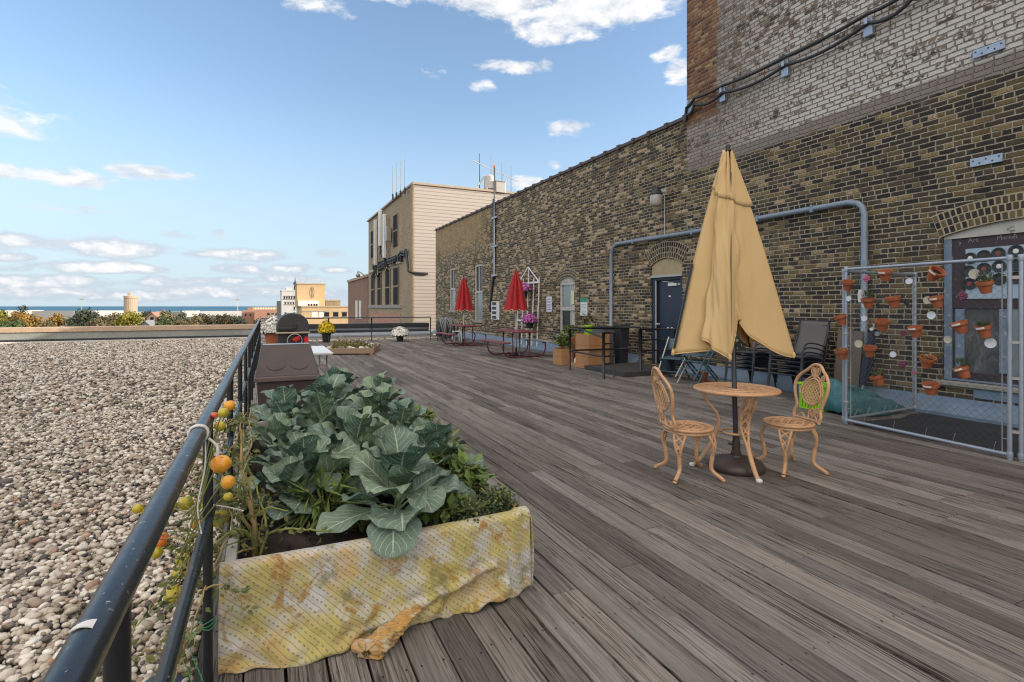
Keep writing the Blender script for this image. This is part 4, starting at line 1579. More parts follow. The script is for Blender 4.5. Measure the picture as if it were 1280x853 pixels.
def block(name, label, cat, px0, px1, ytop, Y, depth, mat, wins=(), win_mat=None, cop=None, sill=True):
    a, b_ = on_y(px0, ytop, Y), on_y(px1, ytop, Y)
    o = thing(name, label, cat, (a.x, Y, -14))
    top = (a.z + b_.z) / 2 + 14
    Wd = b_.x - a.x
    g = MB()
    g.box((0, 0, 0), (Wd, depth, top))
    g.build("wall", mat, o)
    if cop:
        g = MB()
        g.box((-.12, -.12, top), (Wd + .12, depth + .1, top + .28))
        g.build("coping", cop, o)
    for (x0, x1, y0, y1, mt) in wins:
        p, q = on_y(x0, y0, Y), on_y(x1, y1, Y)
        g = MB()
        lo = (p.x - a.x, -.03, q.z + 14)
        hi = (q.x - a.x, .02, p.z + 14)
        g.box(lo, hi)
        wn = g.build("window", mt, o)
        g = MB()
        g.box((lo[0] - .12, -.14, lo[2] - .18), (hi[0] + .12, -.002, lo[2] - .002))
        g.box((lo[0] - .10, -.08, hi[2] + .002), (hi[0] + .10, -.002, hi[2] + .15))
        g.build("frame", concrete, wn)
    return o, Wd, top


pale_wall = plain("pale_render", (.56, .55, .54), .85, 0, .15, .5)
white_wall = plain("white_render", (.74, .70, .64), .8, 0, .12, .6)
grey_roof = plain("grey_roof", (.24, .24, .25), .85, 0, .2, .7)
tan_cap = plain("tan_cap", (.46, .35, .24), .8, 0, .15, 1)

# brown brick block with two white strips: its face runs on along the same line as the siding building
bb = thing("brown_brick_building", "plain brown brick building with two tall white strips beyond the siding building", "building", (8.6, 50.4, -14))
g = MB()
g.box((0, 0, 0), (14, 13.1, 18.25))
g.build("wall", red_brick, bb)
g = MB()
g.box((-.12, -.1, 18.25), (14.1, 13.2, 18.5))
g.build("coping", tan_cap, bb)
for px0, px1 in ((445.0, 447.2), (449.4, 451.6)):
    a, b_ = on_x(px0, 376, 8.6), on_x(px1, 399, 8.6)
    g = MB()
    g.box((-.06, b_.y - 50.4, b_.z + 14), (.02, a.y - 50.4, a.z + 14))
    g.build("white_strip", white_wall, bb)
fl = thing("gooseneck_light", "round floodlight on a curved arm at the corner of the brown brick building", "lamp", far_pt(459.5, 50, 352))
g = MB()
ctr = far_pt(447.5, 50, 343) - fl.location
g.tube(spline([(.2, 0, -.9), (.05, 0, .15), ctr * .55 + Vector((0, 0, .35)), ctr + Vector((0, 0, .25)), ctr], 6), .06, 7)
g.build("arm", steel_m, fl)
g = MB()
g.ball(ctr - Vector((0, 0, .1)), .22, 12, (1, 1, .9))
g.build("lamp_head", steel_m, fl, smooth=True)

YB = 104
o, Wd, top = block("buff_building", "long buff brick building with a window row and a square tower behind the yellow flowers", "building", 377, 437, 384.5, YB, 16, buff_brick,
                   [(389.5, 397, 390, 397, white_wall), (399, 405, 390, 397, white_wall), (405, 411.5, 390.5, 396, far_pane), (416.5, 423, 390.5, 396, far_pane), (427.5, 433.5, 390.5, 396, far_pane), (379, 387, 390, 397, buff_brick)], cop=tan_cap)
a, b_ = on_y(371.5, 355.5, YB + 7), on_y(406.5, 355.5, YB + 7)
x0 = a.x - o.location.x
g = MB()
g.box((x0, 7, top), (x0 + b_.x - a.x, 16, a.z + 14))
g.build("tower", buff_brick, o)
tp = a.z + 14
g = MB()
g.box((x0 - .15, 6.85, tp), (x0 + b_.x - a.x + .15, 16.1, tp + .25))
g.build("tower_cornice", tan_cap, o)
g = MB()
L = b_.x - a.x
for k in range(7):
    g.box((x0 + .1 + (L - .3) * k / 6, 7.0, tp + .25), (x0 + .18 + (L - .3) * k / 6, 7.08, tp + 1.05))
g.box((x0, 7.0, tp + 1.0), (x0 + L, 7.08, tp + 1.08))
g.box((x0, 7.0, tp + .62), (x0 + L, 7.08, tp + .68))
g.build("roof_railing", pale_wall, o)
a2, b2 = on_y(373, 376, YB + 5), on_y(398.5, 385, YB + 5)
g = MB()
g.box((a2.x - o.location.x, 5, top + .30), (b2.x - o.location.x, 6.98, a2.z + 14))
pent = g.build("penthouse", white_wall, o)
for px in (386, 389.5, 393, 396):
    p, q = on_y(px - 1, 380, YB + 5), on_y(px + 1, 383, YB + 5)
    g = MB()
    g.box((p.x - o.location.x, 4.96, q.z + 14), (q.x - o.location.x, 5.02, p.z + 14))
    g.build("window", far_pane, pent)
g = MB()
g.tube(spline([on_y(390, 359, YB + 6.9) - o.location, on_y(389, 366, YB + 6.85) - o.location, on_y(390, 373, YB + 6.9) - o.location], 6), .05, 6)
g.tube(spline([on_y(391.5, 359.5, YB + 6.9) - o.location, on_y(392.5, 366, YB + 6.85) - o.location, on_y(391, 373, YB + 6.9) - o.location], 6), .04, 6)
g.build("cable", dark_plastic, o)
block("roof_block", "small plain buff block set back between the square tower and the brown building", "building", 407.5, 425.5, 376.3, YB + 18, 6, tan_brick, cop=tan_cap)

YW = 150
wins = [(354.5 + 3.1 * i, 356.3 + 3.1 * i, 370.5, 373.8, far_pane) for i in range(5)] + [(356 + 3.4 * i, 357.6 + 3.4 * i, 378, 380.5, far_pane) for i in range(4)] + [(367.2, 369, 384, 387, far_pane), (367.2, 369, 391, 393.5, far_pane), (356, 357.8, 391, 393.5, far_pane)]
o, Wd, top = block("white_building", "tall narrow white building with small dark windows and a dark finial behind the grill", "building", 352, 370.5, 364.0, YW, 14, pale_wall, wins, cop=pale_wall)
g = MB()
g.box((Wd * .30, 1, top + .28), (Wd * .75, 8, top + 1.0))
g.build("roof_step", pale_wall, o)
g = MB()
g.lathe([(.3, top), (.25, top + 1.6), (.5, top + 2.0), (.15, top + 2.6), (.06, top + 3.6), (0, top + 3.8)], 8, Matrix.Translation((Wd * .92, 1, 0)))
g.build("finial", dark_plastic, o)
block("grey_building", "low grey building wing at the left foot of the white building", "building", 346.5, 353.5, 376.5, YW + 8, 10, grey_roof)

YP = 235
wins = [(334 + 5.2 * i, 337 + 5.2 * i, 391.5, 394.3, far_pane) for i in range(4)]
block("rose_brick_building", "rose brick building with a row of dark windows left of the white building", "building", 318, 352.5, 387.2, YP, 20, rose_brick, wins)
block("rose_brick_building", "low rose brick building at the edge of the trees with a stack on its roof", "building", 302, 322, 388.5, YP + 22, 15, rose_brick, [(306, 308, 392.5, 395, far_pane), (312, 314, 392.5, 395, far_pane)])
block("cream_building", "long cream building with pale columns behind the rose brick one", "building", 316, 347, 383.9, YP + 60, 20, buff_brick, [(318.5 + 3.3 * i, 320.3 + 3.3 * i, 384.6, 387, white_wall) for i in range(8)])
block("brick_stack", "square rose brick roof stack left of the white building", "chimney", 309.5, 316, 384.6, YP + 40, 6, rose_brick)

# water tower / silo
Ds = 420
c0, c1 = far_pt(156.2, Ds, 370), far_pt(170.6, Ds, 370)
s = thing("concrete_silo", "round beige concrete silo with a small knob on its rim above the trees", "silo", ((c0.x + c1.x) / 2, (c0.y + c1.y) / 2, -14))
r_ = (c1 - c0).length / 2
zt = c0.z + 14
g = MB()
prof = [(r_ * .96, 0), (r_ * .96, zt - 2.2), (r_ * 1.03, zt - 2.0), (r_ * 1.03, zt - .2), (r_ * .9, zt), (0, zt + .1)]
g.lathe(prof, 32)
g.build("drum", plain("silo_concrete", (.47, .37, .27), .85, 0, .12, .12, streak=True), s, smooth=True, auto=35)
g = MB()
for k in range(24):
    a = 2 * PI * k / 24
    g.box((-.12, -.12, 0), (.12, .12, zt - 2.2), Matrix.Translation((r_ * .97 * math.cos(a), r_ * .97 * math.sin(a), 0)) @ Matrix.Rotation(a, 4, 'Z'))
g.build("rib", plain("silo_rib", (.53, .43, .32), .85), s)
g = MB()
q = far_pt(160.5, Ds - r_, 370) - s.location
g.box((q.x - .9, q.y - .9 + r_ * .5, zt), (q.x + .9, q.y + .9 + r_ * .5, zt + 2.6))
g.build("knob", tan_cap, s)

for (px, ytop, lab) in ((102, 374.5, "tall thin mast light standing left of the concrete silo"), (297, 375, "tall thin mast light right of the silo, near the rose brick building")):
    b0 = far_pt(px, 480, 392)
    t = thing("mast_light", lab, "street lamp", (b0.x, b0.y, -14))
    zt = far_pt(px, 480, ytop).z + 14
    g = MB()
    g.tube([(0, 0, 0), (0, 0, zt)], [.35, .22], 6)
    g.build("pole", steel_m, t)
    g = MB()
    g.box((-1.5, -.5, zt - .4), (1.5, .5, zt + .6))
    g.build("lamp_head", steel_m, t)

# low roofs along the shore
rr = random.Random(3)
for i, (px0, px1, y, Y, mt, lab) in enumerate(((40, 92, 389.0, 700, grey_roof, "long low grey shed among the trees towards the lake"), (4, 40, 388.3, 900, white_wall, "long white shed at the far left near the lake"), (96, 160, 388.6, 950, white_wall, "low white warehouse left of the silo by the lake"), (172, 196, 390.5, 620, pale_wall, "pale flat roofed shed just right of the silo"), (228, 246, 388.8, 900, white_wall, "bright white shed between the green trees by the lake"), (250, 304, 389.2, 980, pale_wall, "long pale warehouse on the shore above the olive trees"))):
    block("shore_shed", lab, "shed", px0, px1, y, Y, 40, mt)


def house(px, d, yr, wpx, label, wall, roof_m):
    c = far_pt(px, d)
    h = thing("house", label, "house", (c.x, c.y, -14), -YAW)
    w_ = wpx * d / F_PX
    zr = far_pt(px, d, yr).z + 14
    g = MB()
    g.box((-w_ / 2, 0, 0), (w_ / 2, 9, zr - w_ * .42))
    M = Matrix(((1, 0, 0, 0), (0, 0, 1, 0), (0, 1, 0, 0), (0, 0, 0, 1)))
    g.prism([(-w_ / 2, zr - w_ * .42), (w_ / 2, zr - w_ * .42), (0, zr - .15)], .02, 8.98, M)
    g.build("wall", wall, h)
    g = MB()
    for sgn in (-1, 1):
        g.prism([(0, zr), (0, zr - .35), (sgn * (w_ / 2 + .5), zr - w_ * .42 - .75), (sgn * (w_ / 2 + .5), zr - w_ * .42 - .4)][::sgn], -.4, 9.4, M)
    rf = g.build("roof", roof_m, h)
    g = MB()
    g.box((w_ * .15, 4, zr - 1.5), (w_ * .15 + .8, 4.8, zr + .9))
    g.build("chimney", rose_brick, rf)
    g = MB()
    g.box((-.6, -.03, zr - w_ * .42 - 1.8), (.6, .05, zr - w_ * .42 - .2))
    g.build("window", far_pane, h)


house(181, 155, 400.5, 17, "grey blue gabled house in front of the trees below the silo", plain("blue_grey_house", (.28, .34, .40), .8), grey_roof)
house(190, 190, 390.5, 13, "house with a rusty orange gable roof right of the silo", plain("cream_house", (.5, .4, .3), .8), rose_brick)
house(62, 300, 396, 16, "small dark roofed house between the orange tree and the dark green tree", pale_wall, grey_roof)


# trees
def leafy(name, cols, dark):
    m, n, b = new_mat(name)
    r = n.attr('rnd')
    bl = n.noise(n.coord('Object'), .35, 3, .6)
    c = n.ramp(n.math('ADD', n.math('MULTIPLY', r, .6), n.math('MULTIPLY', bl, .5)), cols)
    n.put(b.inputs['Base Color'], c)
    b.inputs['Roughness'].default_value = .8
    return m


T_GREEN = leafy("green_foliage", [(.1, (.020, .035, .012)), (.5, (.055, .085, .025)), (.9, (.12, .16, .05))], 0)
T_DARK = leafy("dark_green_foliage", [(.1, (.018, .028, .018)), (.5, (.045, .060, .035)), (.9, (.10, .12, .07))], 0)
T_YEL = leafy("yellow_green_foliage", [(.1, (.07, .08, .012)), (.5, (.20, .19, .02)), (.9, (.36, .30, .04))], 0)
T_ORA = leafy("orange_foliage", [(.1, (.08, .06, .018)), (.45, (.22, .13, .03)), (.65, (.34, .19, .03)), (.9, (.40, .29, .06))], 0)
T_OLI = leafy("olive_brown_foliage", [(.1, (.05, .042, .018)), (.5, (.13, .105, .045)), (.9, (.22, .18, .085))], 0)
bark_m = plain("bark", (.09, .07, .05), .9, 0, .3, 3)


def tree(px, d, ytop, wpx, mat, label, seed, trunk_name="pine"):
    rr = random.Random(seed)
    c = far_pt(px, d)
    t = thing("broadleaf_tree", label, "tree", (c.x, c.y, -14))
    H = far_pt(px, d, ytop).z + 14
    Rw = wpx * d / F_PX / 2
    g = MB()
    g.tube([(0, 0, 0), (.1, 0, H * .3), (.0, .1, H * .62), (.1, 0, H * .9)], [.45, .34, .2, .05], 8)
    for k in range(7):
        a = rr.uniform(0, 2 * PI)
        z = H * rr.uniform(.3, .6)
        g.tube([(0, 0, z), (Rw * .4 * math.cos(a), Rw * .4 * math.sin(a), z + H * .12), (Rw * .75 * math.cos(a), Rw * .75 * math.sin(a), z + H * .25)], [.16, .1, .03], 6)
    g.build("trunk", bark_m, t, smooth=True)
    lobes = []
    for k in range(15):
        a, e = rr.uniform(0, 2 * PI), rr.uniform(-.3, 1)
        rad = Rw * rr.uniform(.30, .70)
        lobes.append((Vector((rad * math.cos(a), rad * math.sin(a), H * .62 + H * .26 * e)), Rw * rr.uniform(.26, .46)))
    lobes.append((Vector((0, 0, H - Rw * .40)), Rw * .40))
    g = MB()
    n_ = 3200
    for k in range(n_):
        lc, lr = lobes[rr.randrange(len(lobes))]
        v = Vector((rr.gauss(0, 1), rr.gauss(0, 1), rr.gauss(0, .85))).normalized() * lr * rr.uniform(.55, 1.08)
        p = lc + v * (1.0 + .22 * rr.random() ** 4)
        if p.z > H + .1:
            continue
        s = rr.uniform(.18, .42) * (Rw / 4.2) ** .5
        nrm = (v.normalized() + Vector((rr.gauss(0, .6), rr.gauss(0, .6), rr.gauss(0, .6)))).normalized()
        s1 = nrm.orthogonal().normalized()
        s2 = nrm.cross(s1)
        g.cur_rnd = min(1, max(0, rr.gauss(.5, .22)))
        a = rr.uniform(0, PI)
        e1 = s1 * math.cos(a) + s2 * math.sin(a)
        e2 = s2 * math.cos(a) - s1 * math.sin(a)
        g._add([p - e1 * s, p + e2 * s * .6, p + e1 * s, p - e2 * s * .6], [(0, 1, 2, 3)])
    g.build("crown", mat, t)


tree(28, 175, 381.5, 25, T_DARK, "dark tree with a ragged top behind the orange tree", 1)
tree(38, 140, 391.0, 46, T_ORA, "bright orange autumn tree at the far left beyond the parapet", 2)
tree(-2, 150, 386, 36, T_YEL, "yellow green tree cut by the left edge of the view", 3)
tree(12, 118, 399, 46, T_GREEN, "low green tree in front of the orange autumn tree", 4)
tree(72, 150, 391.5, 24, T_ORA, "small rusty orange tree beside the large dark green one", 5)
tree(104, 128, 385.0, 48, T_DARK, "large dark green tree left of the silo", 6)
tree(141, 150, 391.5, 44, T_OLI, "olive brown tree between the dark green tree and the silo", 7)
tree(162, 140, 388.5, 34, T_YEL, "bright yellow green tree at the foot of the silo", 8)
tree(189, 230, 388.0, 24, T_DARK, "dark tree behind the house with the orange roof", 9)
tree(208, 135, 387.5, 34, T_GREEN, "rounded mid green tree right of the houses", 10)
tree(228, 160, 389.5, 24, T_DARK, "narrow dark green tree touching the rounded mid green one", 11)
tree(251, 140, 391.5, 40, T_OLI, "olive brown tree left of the rose brick buildings", 12)
tree(280, 150, 392.0, 38, T_OLI, "dull olive tree just left of the brick roof stack", 13)
tree(300, 132, 396.0, 34, T_DARK, "low dark green tree below the rose brick building by the rail", 14)
tree(120, 118, 397.0, 30, T_OLI, "low brownish tree in front of the large dark green tree", 15)
tree(60, 122, 400.0, 24, T_OLI, "low brown shrubby tree between the orange and dark green trees", 16)
tree(228, 120, 399.0, 40, T_OLI, "low brown tree in front of the narrow dark green one", 17)
tree(322, 150, 398.5, 26, T_OLI, "small olive tree in front of the rose brick windows", 18)
# ------------------------------------------------------------------ railings
RX = -.21
rl = thing("metal_railing", "long dark pipe railing with flaking paint between the deck and the gravel", "railing", (RX, 1.0, 0))
Y0r, Y1r = -2.0, 22.95
rr = random.Random(2)
g = MB()
pts = [(rr.uniform(-.004, .004), y, 1.065 + rr.uniform(-.004, .004)) for y in np.arange(Y0r - 1, Y1r - .95, 1.0)]
pts.append((0, Y1r - 1.0, 1.065))
g.tube(pts, .0255, 16)
g.build("top_rail", rail_paint, rl, smooth=True)
g = MB()
g.tube([(.0, y - 1, .655) for y in (Y0r, 4, 9, 15, Y1r)], .020, 12)
g.build("mid_rail", rail_paint, rl, smooth=True)
y = -.4
while y < Y1r:
    g = MB()
    g.tube([(0, y - 1, -.16), (0, y - 1, 1.045)], .0185, 12)
    g.lathe([(.05, -.155), (.05, -.145), (.0, -.145)], 12, Matrix.Translation((0, y - 1, 0)))
    g.build("post", post_paint, rl, smooth=True, auto=40)
    y += 1.4
e = thing("metal_railing", "thin black railing across the far end of the deck", "railing", (RX, 23, 0))
g = MB()
g.tube([(0.03, 0, 1.01), (6.9, 0, 1.01)], .022, 8)
g.build("top_rail", black_metal, e, smooth=True)
g = MB()
g.tube([(0.03, 0, .40), (6.9, 0, .40)], .016, 8)
g.build("mid_rail", black_metal, e, smooth=True)
for x in (2.55, 4.3, 6.9):
    g = MB()
    g.tube([(x, 0, -.0), (x, 0, 1.0)], .026, 8)
    g.build("post", black_metal, e, smooth=True)
rag = MB()
for k in range(2):
    a0 = k * .4
    rag.tube([(.0285 * math.cos(a), .010 * k + .004 * math.sin(3 * a), .0285 * math.sin(a)) for a in [2 * PI * i / 18 + a0 for i in range(18)]], .0045, 6, closed=True, flat=1.1)
rag.tube(spline([(.030, .01, -.02), (.055, .0, -.045), (.06, -.02, -.075), (.05, -.01, -.10)], 5), [.008] * 14 + [.007, .004], 7, flat=.4)
rag.tube(spline([(.02, .02, -.03), (.02, .0, -.12), (-.0, -.01, -.24), (.01, .0, -.34)], 5), .0025, 5)
o = tag(rag.build("white_rag", rope_white, smooth=True), "white rag knotted round the railing pipe above the tomato plant", "rag")
o.location = (RX, 2.07, 1.066)
g = MB()
g.grid(lambda u, v: (RX + .0262 * math.cos(R(70 + 65 * u)), .835 + .020 * v * (1 - u * .8) + .012 * u, 1.065 + .0262 * math.sin(R(70 + 65 * u))), 6, 2, uv=False)
tag(g.build("white_tape", white_paint, solid=.0015), "torn piece of white tape stuck on the near end of the railing pipe", "tape")

tw = MB()
rr = random.Random(19)
for k in range(3):
    tw.tube([(-.21 + .026 * math.cos(2 * PI * i / 14), 2.4 + .026 * math.sin(2 * PI * i / 14), .235 + .012 * k + .006 * math.sin(i + k)) for i in range(14)], .0022, 4, closed=True)
for k in range(5):
    a = rr.uniform(0, 6)
    tw.tube(spline([(-.235, 2.39, .24), (-.26 + .04 * math.cos(a), 2.36 + .04 * math.sin(a), .20), (-.27 + .07 * math.cos(a + 1), 2.30 + .05 * math.sin(a), .10), (-.30 + .08 * math.cos(a + 2), 2.24, .02), (-.28, 2.16 + .05 * math.sin(a), -.05)], 5), .0018, 4)
tag(tw.build("garden_twine", plain("green_twine", (.03, .22, .10), .6)), "loose green twine tied low round the railing post by the quilt", "twine")

# dark sheet showing between the stones beside the planter
g = MB()
rr = random.Random(6)
g.grid(lambda u, v: (-.30 - .30 * u, 1.75 + .95 * v, -.094 + .014 * math.sin(u * 7 + v * 5) + .010 * math.sin(v * 17)), 10, 24, uv=False)
tag(g.build("tarp_sheet", plain("dark_blue_tarp", (.022, .036, .060), .4, 0, .4, 9, .2, 30), smooth=True, solid=.002), "dark blue plastic sheet lying among the stones under the railing", "tarp")

# ------------------------------------------------------------------ raised planter
PX0, PX1, PY0, PY1, PH = -.165, 1.245, 2.50, 5.65, .392
pl = thing("raised_planter", "long wooden planter box full of leafy greens, its front end under a stained quilt", "planter", ((PX0 + PX1) / 2, PY0, 0))
ox = Vector(pl.location)


def loc(p):
    return Vector(p) - ox


def PB(lo, hi, name, mat, bevel=.006):
    g = MB()
    g.box(loc(lo), loc(hi))
    return g.build(name, mat, pl, bevel=bevel)


PB((PX1 - .045, PY0 + .05, 0), (PX1, PY1, PH), "side_board", white_wood)
PB((PX0, PY0 + .05, 0), (PX0 + .045, PY1, PH), "side_board", white_wood)
PB((PX0, PY0, 0), (PX1, PY0 + .048, PH), "end_board", white_wood)
PB((PX0 + .047, PY1 - .045, 0), (PX1 - .047, PY1, PH - .003), "end_board", white_wood)
rr = random.Random(12)
g = MB()
ph_ = [(rr.uniform(4, 30), rr.uniform(4, 30), rr.uniform(0, 6), rr.uniform(.003, .012)) for _ in range(10)]
g.grid(lambda u, v: loc((PX0 + .046 + (PX1 - PX0 - .092) * u, PY0 + .049 + (PY1 - PY0 - .096) * v, .325 + sum(a * math.sin(fx * u * 1.4 + fy * v * 3 + p) for fx, fy, p, a in ph_))), 50, 100, uv=False)
g.build("soil", soil_m, pl, smooth=True)
# crumbs and perlite on the bare soil
g = MB()
for k in range(900):
    p = Vector((PX0 + .08 + rr.random() * 1.26, PY0 + .08 + rr.random() ** 1.5 * 1.6, .335 + rr.uniform(-.008, .012)))
    g.ball(loc(p), rr.uniform(.003, .011), 6, (1, .8, .7))
o = g.build("soil_crumbs", soil_m, pl, smooth=True)
o['kind'] = 'stuff'

# quilt over the front end
hx = PX1 - PX0 + .03
rr = random.Random(9)


def quilt(u, v):
    """u 0..1 along the front, v: metres of cloth from inside the box over the rim and down"""
    x = PX0 - .012 + hx * u
    rise = .02 * math.sin(PI * u) * -1
    z0 = PH + .012 + rise * .4 + (.010 if u > .95 else 0)
    if v < .07:                      # inside
        t = v / .07
        return Vector((x, PY0 + .062, z0 - .06 * (1 - t)))
    if v < .14:                      # over the rim
        t = (v - .07) / .07
        return Vector((x, PY0 + .062 - .076 * t, z0 + .010 * math.sin(PI * t)))
    L = (v - .14)
    # cloth is longer at the left where it rests on the deck, shorter to the right
    full = .425 - .01 * u if u < .45 else .42 - .045 * min(1, (u - .45) / .4)
    if u > .9:
        full = .40
    t = min(1.0, L / .44)
    z = z0 - full * t
    belly = .018 * math.sin(PI * t) + (.020 + .085 * math.exp(-((u - .30) / .24) ** 2) + .03 * math.exp(-((u - .70) / .10) ** 2)) * t ** 2.2
    fold = (.010 * math.sin(u * 19 + t * 4.0) + .006 * math.sin(u * 43 - t * 7) + .012 * math.sin(t * 9 + u * 6) * t + .006 * math.sin(t * 21 - u * 17) * t + .004 * math.sin(u * 71 + t * 23) * t + .010 * abs(math.sin(t * 6.5 + u * 9)) * t) * t ** .7
    # one long slanting fold from the right top corner to the left foot
    dl = (t - (1.02 - .62 * max(0, (u - .12)) ** 1.0))
    ridge = .020 * math.exp(-(dl / .05) ** 2) * (1 if u < .86 else 0) * min(1, u * 3)
    y = PY0 - .016 - belly - fold * 1.5 - ridge * 1.5
    if u > .90:
        y = PY0 - .020 - .012 * math.sin((u - .9) * 60) - .014 * t
    z += t ** 3 * (.010 * math.sin(u * 33) + .006 * math.sin(u * 71))
    return Vector((x, y, max(z, .006 + .004 * math.sin(u * 25))))


NU, NV = 130, 46
g = MB()
vs = [quilt(i / NU, .60 * j / NV) for j in range(NV + 1) for i in range(NU + 1)]
fs, us = [], []
for j in range(NV):
    for i in range(NU):
        a = j * (NU + 1) + i
        fs.append((a, a + 1, a + NU + 2, a + NU + 1))
        us.append([(hx * (i + di) / NU, .60 * (j + dj) / NV) for di, dj in ((0, 0), (1, 0), (1, 1), (0, 1))])
g._add(vs, fs, us)
q = thing("quilt", "stained yellow and white quilt draped over the front end of the planter", "quilt", (PX0, PY0 - .02, 0))
oq = g.build("cloth", cloth_m, None, smooth=True, solid=.006)
oq.parent = q
oq.data.transform(Matrix.Translation(-Vector(q.location)))
# the right end of the quilt turns the corner
g = MB()


def side(u, v):
    t = v
    y = PY0 - .02 + .30 * u
    drop = .395 - .30 * u ** 1.3
    z = PH + .018 - drop * t
    x = PX1 + .020 + .012 * math.sin(u * 14 + t * 3) + .010 * t
    if v == 0:
        x = PX1 - .03
        z = PH + .020
    return Vector((x, y, z)) - Vector(q.location)


g.grid(side, 14, 16)
for k in g.uv:
    g.uv[k] = [(a * .3 + 3, b_ * .4) for a, b_ in g.uv[k]]
g.build("corner_flap", cloth_m, q, smooth=True, solid=.006)
# twisted corner of the quilt lying on the deck
g = MB()
tp = spline([(PX0 + .80, PY0 - .075, .085), (PX0 + .74, PY0 - .105, .060), (PX0 + .67, PY0 - .15, .045), (PX0 + .60, PY0 - .19, .034), (PX0 + .55, PY0 - .215, .022)], 14)
n_ = len(tp)


def twist(u, v):
    i = min(n_ - 1, int(v * (n_ - 1)))
    p = tp[i]
    r0 = .022 + .034 * v ** .7 + (.008 if v > .8 else 0)
    a = 2 * PI * u + v * 3.2
    r1 = r0 * (1 + .20 * math.sin(3 * (2 * PI * u) + v * 9) + .13 * math.sin(7 * 2 * PI * u + v * 16) + .15 * math.sin(v * 24 + 2 * PI * u * 2) + .07 * math.sin(13 * 2 * PI * u - v * 30))
    if v >= 1:
        r1 *= .35
    d = Vector((.62, .66, .3))
    return Vector((p.x + r1 * math.cos(a) * .8, p.y - r1 * math.cos(a) * .6, max(.004, p.z + r1 * math.sin(a) * .75))) - Vector(q.location)


g.grid(twist, 64, n_ - 1)
for k in g.uv:
    g.uv[k] = [(a * .30, b_ * .36) for a, b_ in g.uv[k]]
g.build("twisted_corner", cloth_orange_m, q, smooth=True)

# ------------------------------------------------------------------ brown bin
b = thing("storage_bin", "dark brown plastic bin with a sloping lid behind the planter", "bin", (.215, 6.2, 0))
g = MB()
M = Matrix(((0, 0, 1, 0), (1, 0, 0, 0), (0, 1, 0, 0), (0, 0, 0, 1)))
vs = []
for (hw0, y0, y1, z) in ((.27, .04, .64, 0), (.31, .0, .68, .70)):
    vs += [(-hw0, y0, z), (hw0, y0, z), (hw0, y1, z), (-hw0, y1, z)]
g._add(vs, [(3, 2, 1, 0), (4, 5, 6, 7), (0, 1, 5, 4), (1, 2, 6, 5), (2, 3, 7, 6), (3, 0, 4, 7)])
g.build("body", brown_plastic, b, bevel=.02)
g = MB()
vs = [(-.325, -.02, .745), (.325, -.02, .745), (.325, .70, .745), (-.325, .70, .745), (-.262, .50, 1.045), (.262, .50, 1.045), (.262, .68, 1.045), (-.262, .68, 1.045)]
g._add(vs, [(3, 2, 1, 0), (4, 5, 6, 7), (0, 1, 5, 4), (1, 2, 6, 5), (2, 3, 7, 6), (3, 0, 4, 7)])
ld = g.build("lid", brown_plastic, b, bevel=.02)
g = MB()
nrm = Vector((0, -.3, .52)).normalized()
for sx in (-.12, .12):
    c = Vector((sx, .16, .745 + .18 * .577))
    Mx = Matrix.Translation(c + nrm * .001) @ nrm.to_track_quat('Z', 'Y').to_matrix().to_4x4()
    g.lathe([(.095, -.004), (.095, .004), (.08, .007), (.0, .005)], 24, Mx)
g.build("moulded_disc", brown_plastic, ld, smooth=True, auto=40)
g = MB()
g.box((-.335, -.035, .69), (.335, .71, .745))
g.build("rim", brown_lip, b, bevel=.012)
g = MB()
g.box((-.250, .52, 1.046), (.250, .67, 1.056))
g.build("top_plate", grey_flash, ld, bevel=.004)

# ------------------------------------------------------------------ barrel grill seen from its end, open table behind
gr = thing("barrel_grill", "black barrel grill with a rounded lid standing behind the brown bin", "grill", (.36, 8.5, 0))
M = Matrix(((1, 0, 0, 0), (0, 0, 1, 0), (0, 1, 0, 1.12), (0, 0, 0, 1)))
g = MB()
poly = [(-.225, 0), (.225, 0), (.225, .04)] + [(.225 * math.cos(PI * i / 14) * (1 - .02 * i / 14), .04 + .235 * math.sin(PI * i / 14) ** .75) for i in range(1, 14)] + [(-.225, .04)]
g.prism(poly, 0, .72, M)
lid = g.build("lid", grill_lid_m, gr, bevel=.01)
g = MB()
g.box((-.215, -.06, 1.155), (.02, -.028, 1.185))
g.box((-.20, -.035, 1.16), (-.18, .002, 1.18))
g.box((-.02, -.035, 1.16), (.0, .002, 1.18))
g.box((.0, -.03, 1.17), (.05, -.004, 1.24))
g.build("handle", dark_plastic, lid, bevel=.004)
g = MB()
g.prism([(-.22, 0), (-.20, -.16), (-.12, -.26), (.12, -.26), (.20, -.16), (.22, 0)], .01, .71, M)
g.build("fire_box", grill_lid_m, gr, bevel=.01)
g = MB()
g.box((-.235, -.10, 1.098), (.235, -.003, 1.118))
g.build("shelf", plain("shelf_wood", (.46, .38, .27), .6), gr, bevel=.004)
for sx in (-.19, .19):
    for sy in (.06, .66):
        g = MB()
        g.tube([(sx * .95, sy, .95), (sx, sy, 0.0)], .015, 8)
        g.build("leg", dark_plastic, gr, smooth=True)
g = MB()
g.tube([(.02 + .10 * math.cos(2 * PI * i / 28), -.10, .99 + .10 * math.sin(2 * PI * i / 28)) for i in range(28)], .008, 6, closed=True)
g.bar((.02, -.10, 1.085), (.02, -.05, 1.105), .01, .01)
g.build("wire_hoop", steel_m, gr, smooth=True)
mitt_m = plain("red_mitt_fabric", (.62, .02, .025), .85, 0, .15, 20, .2, 90)
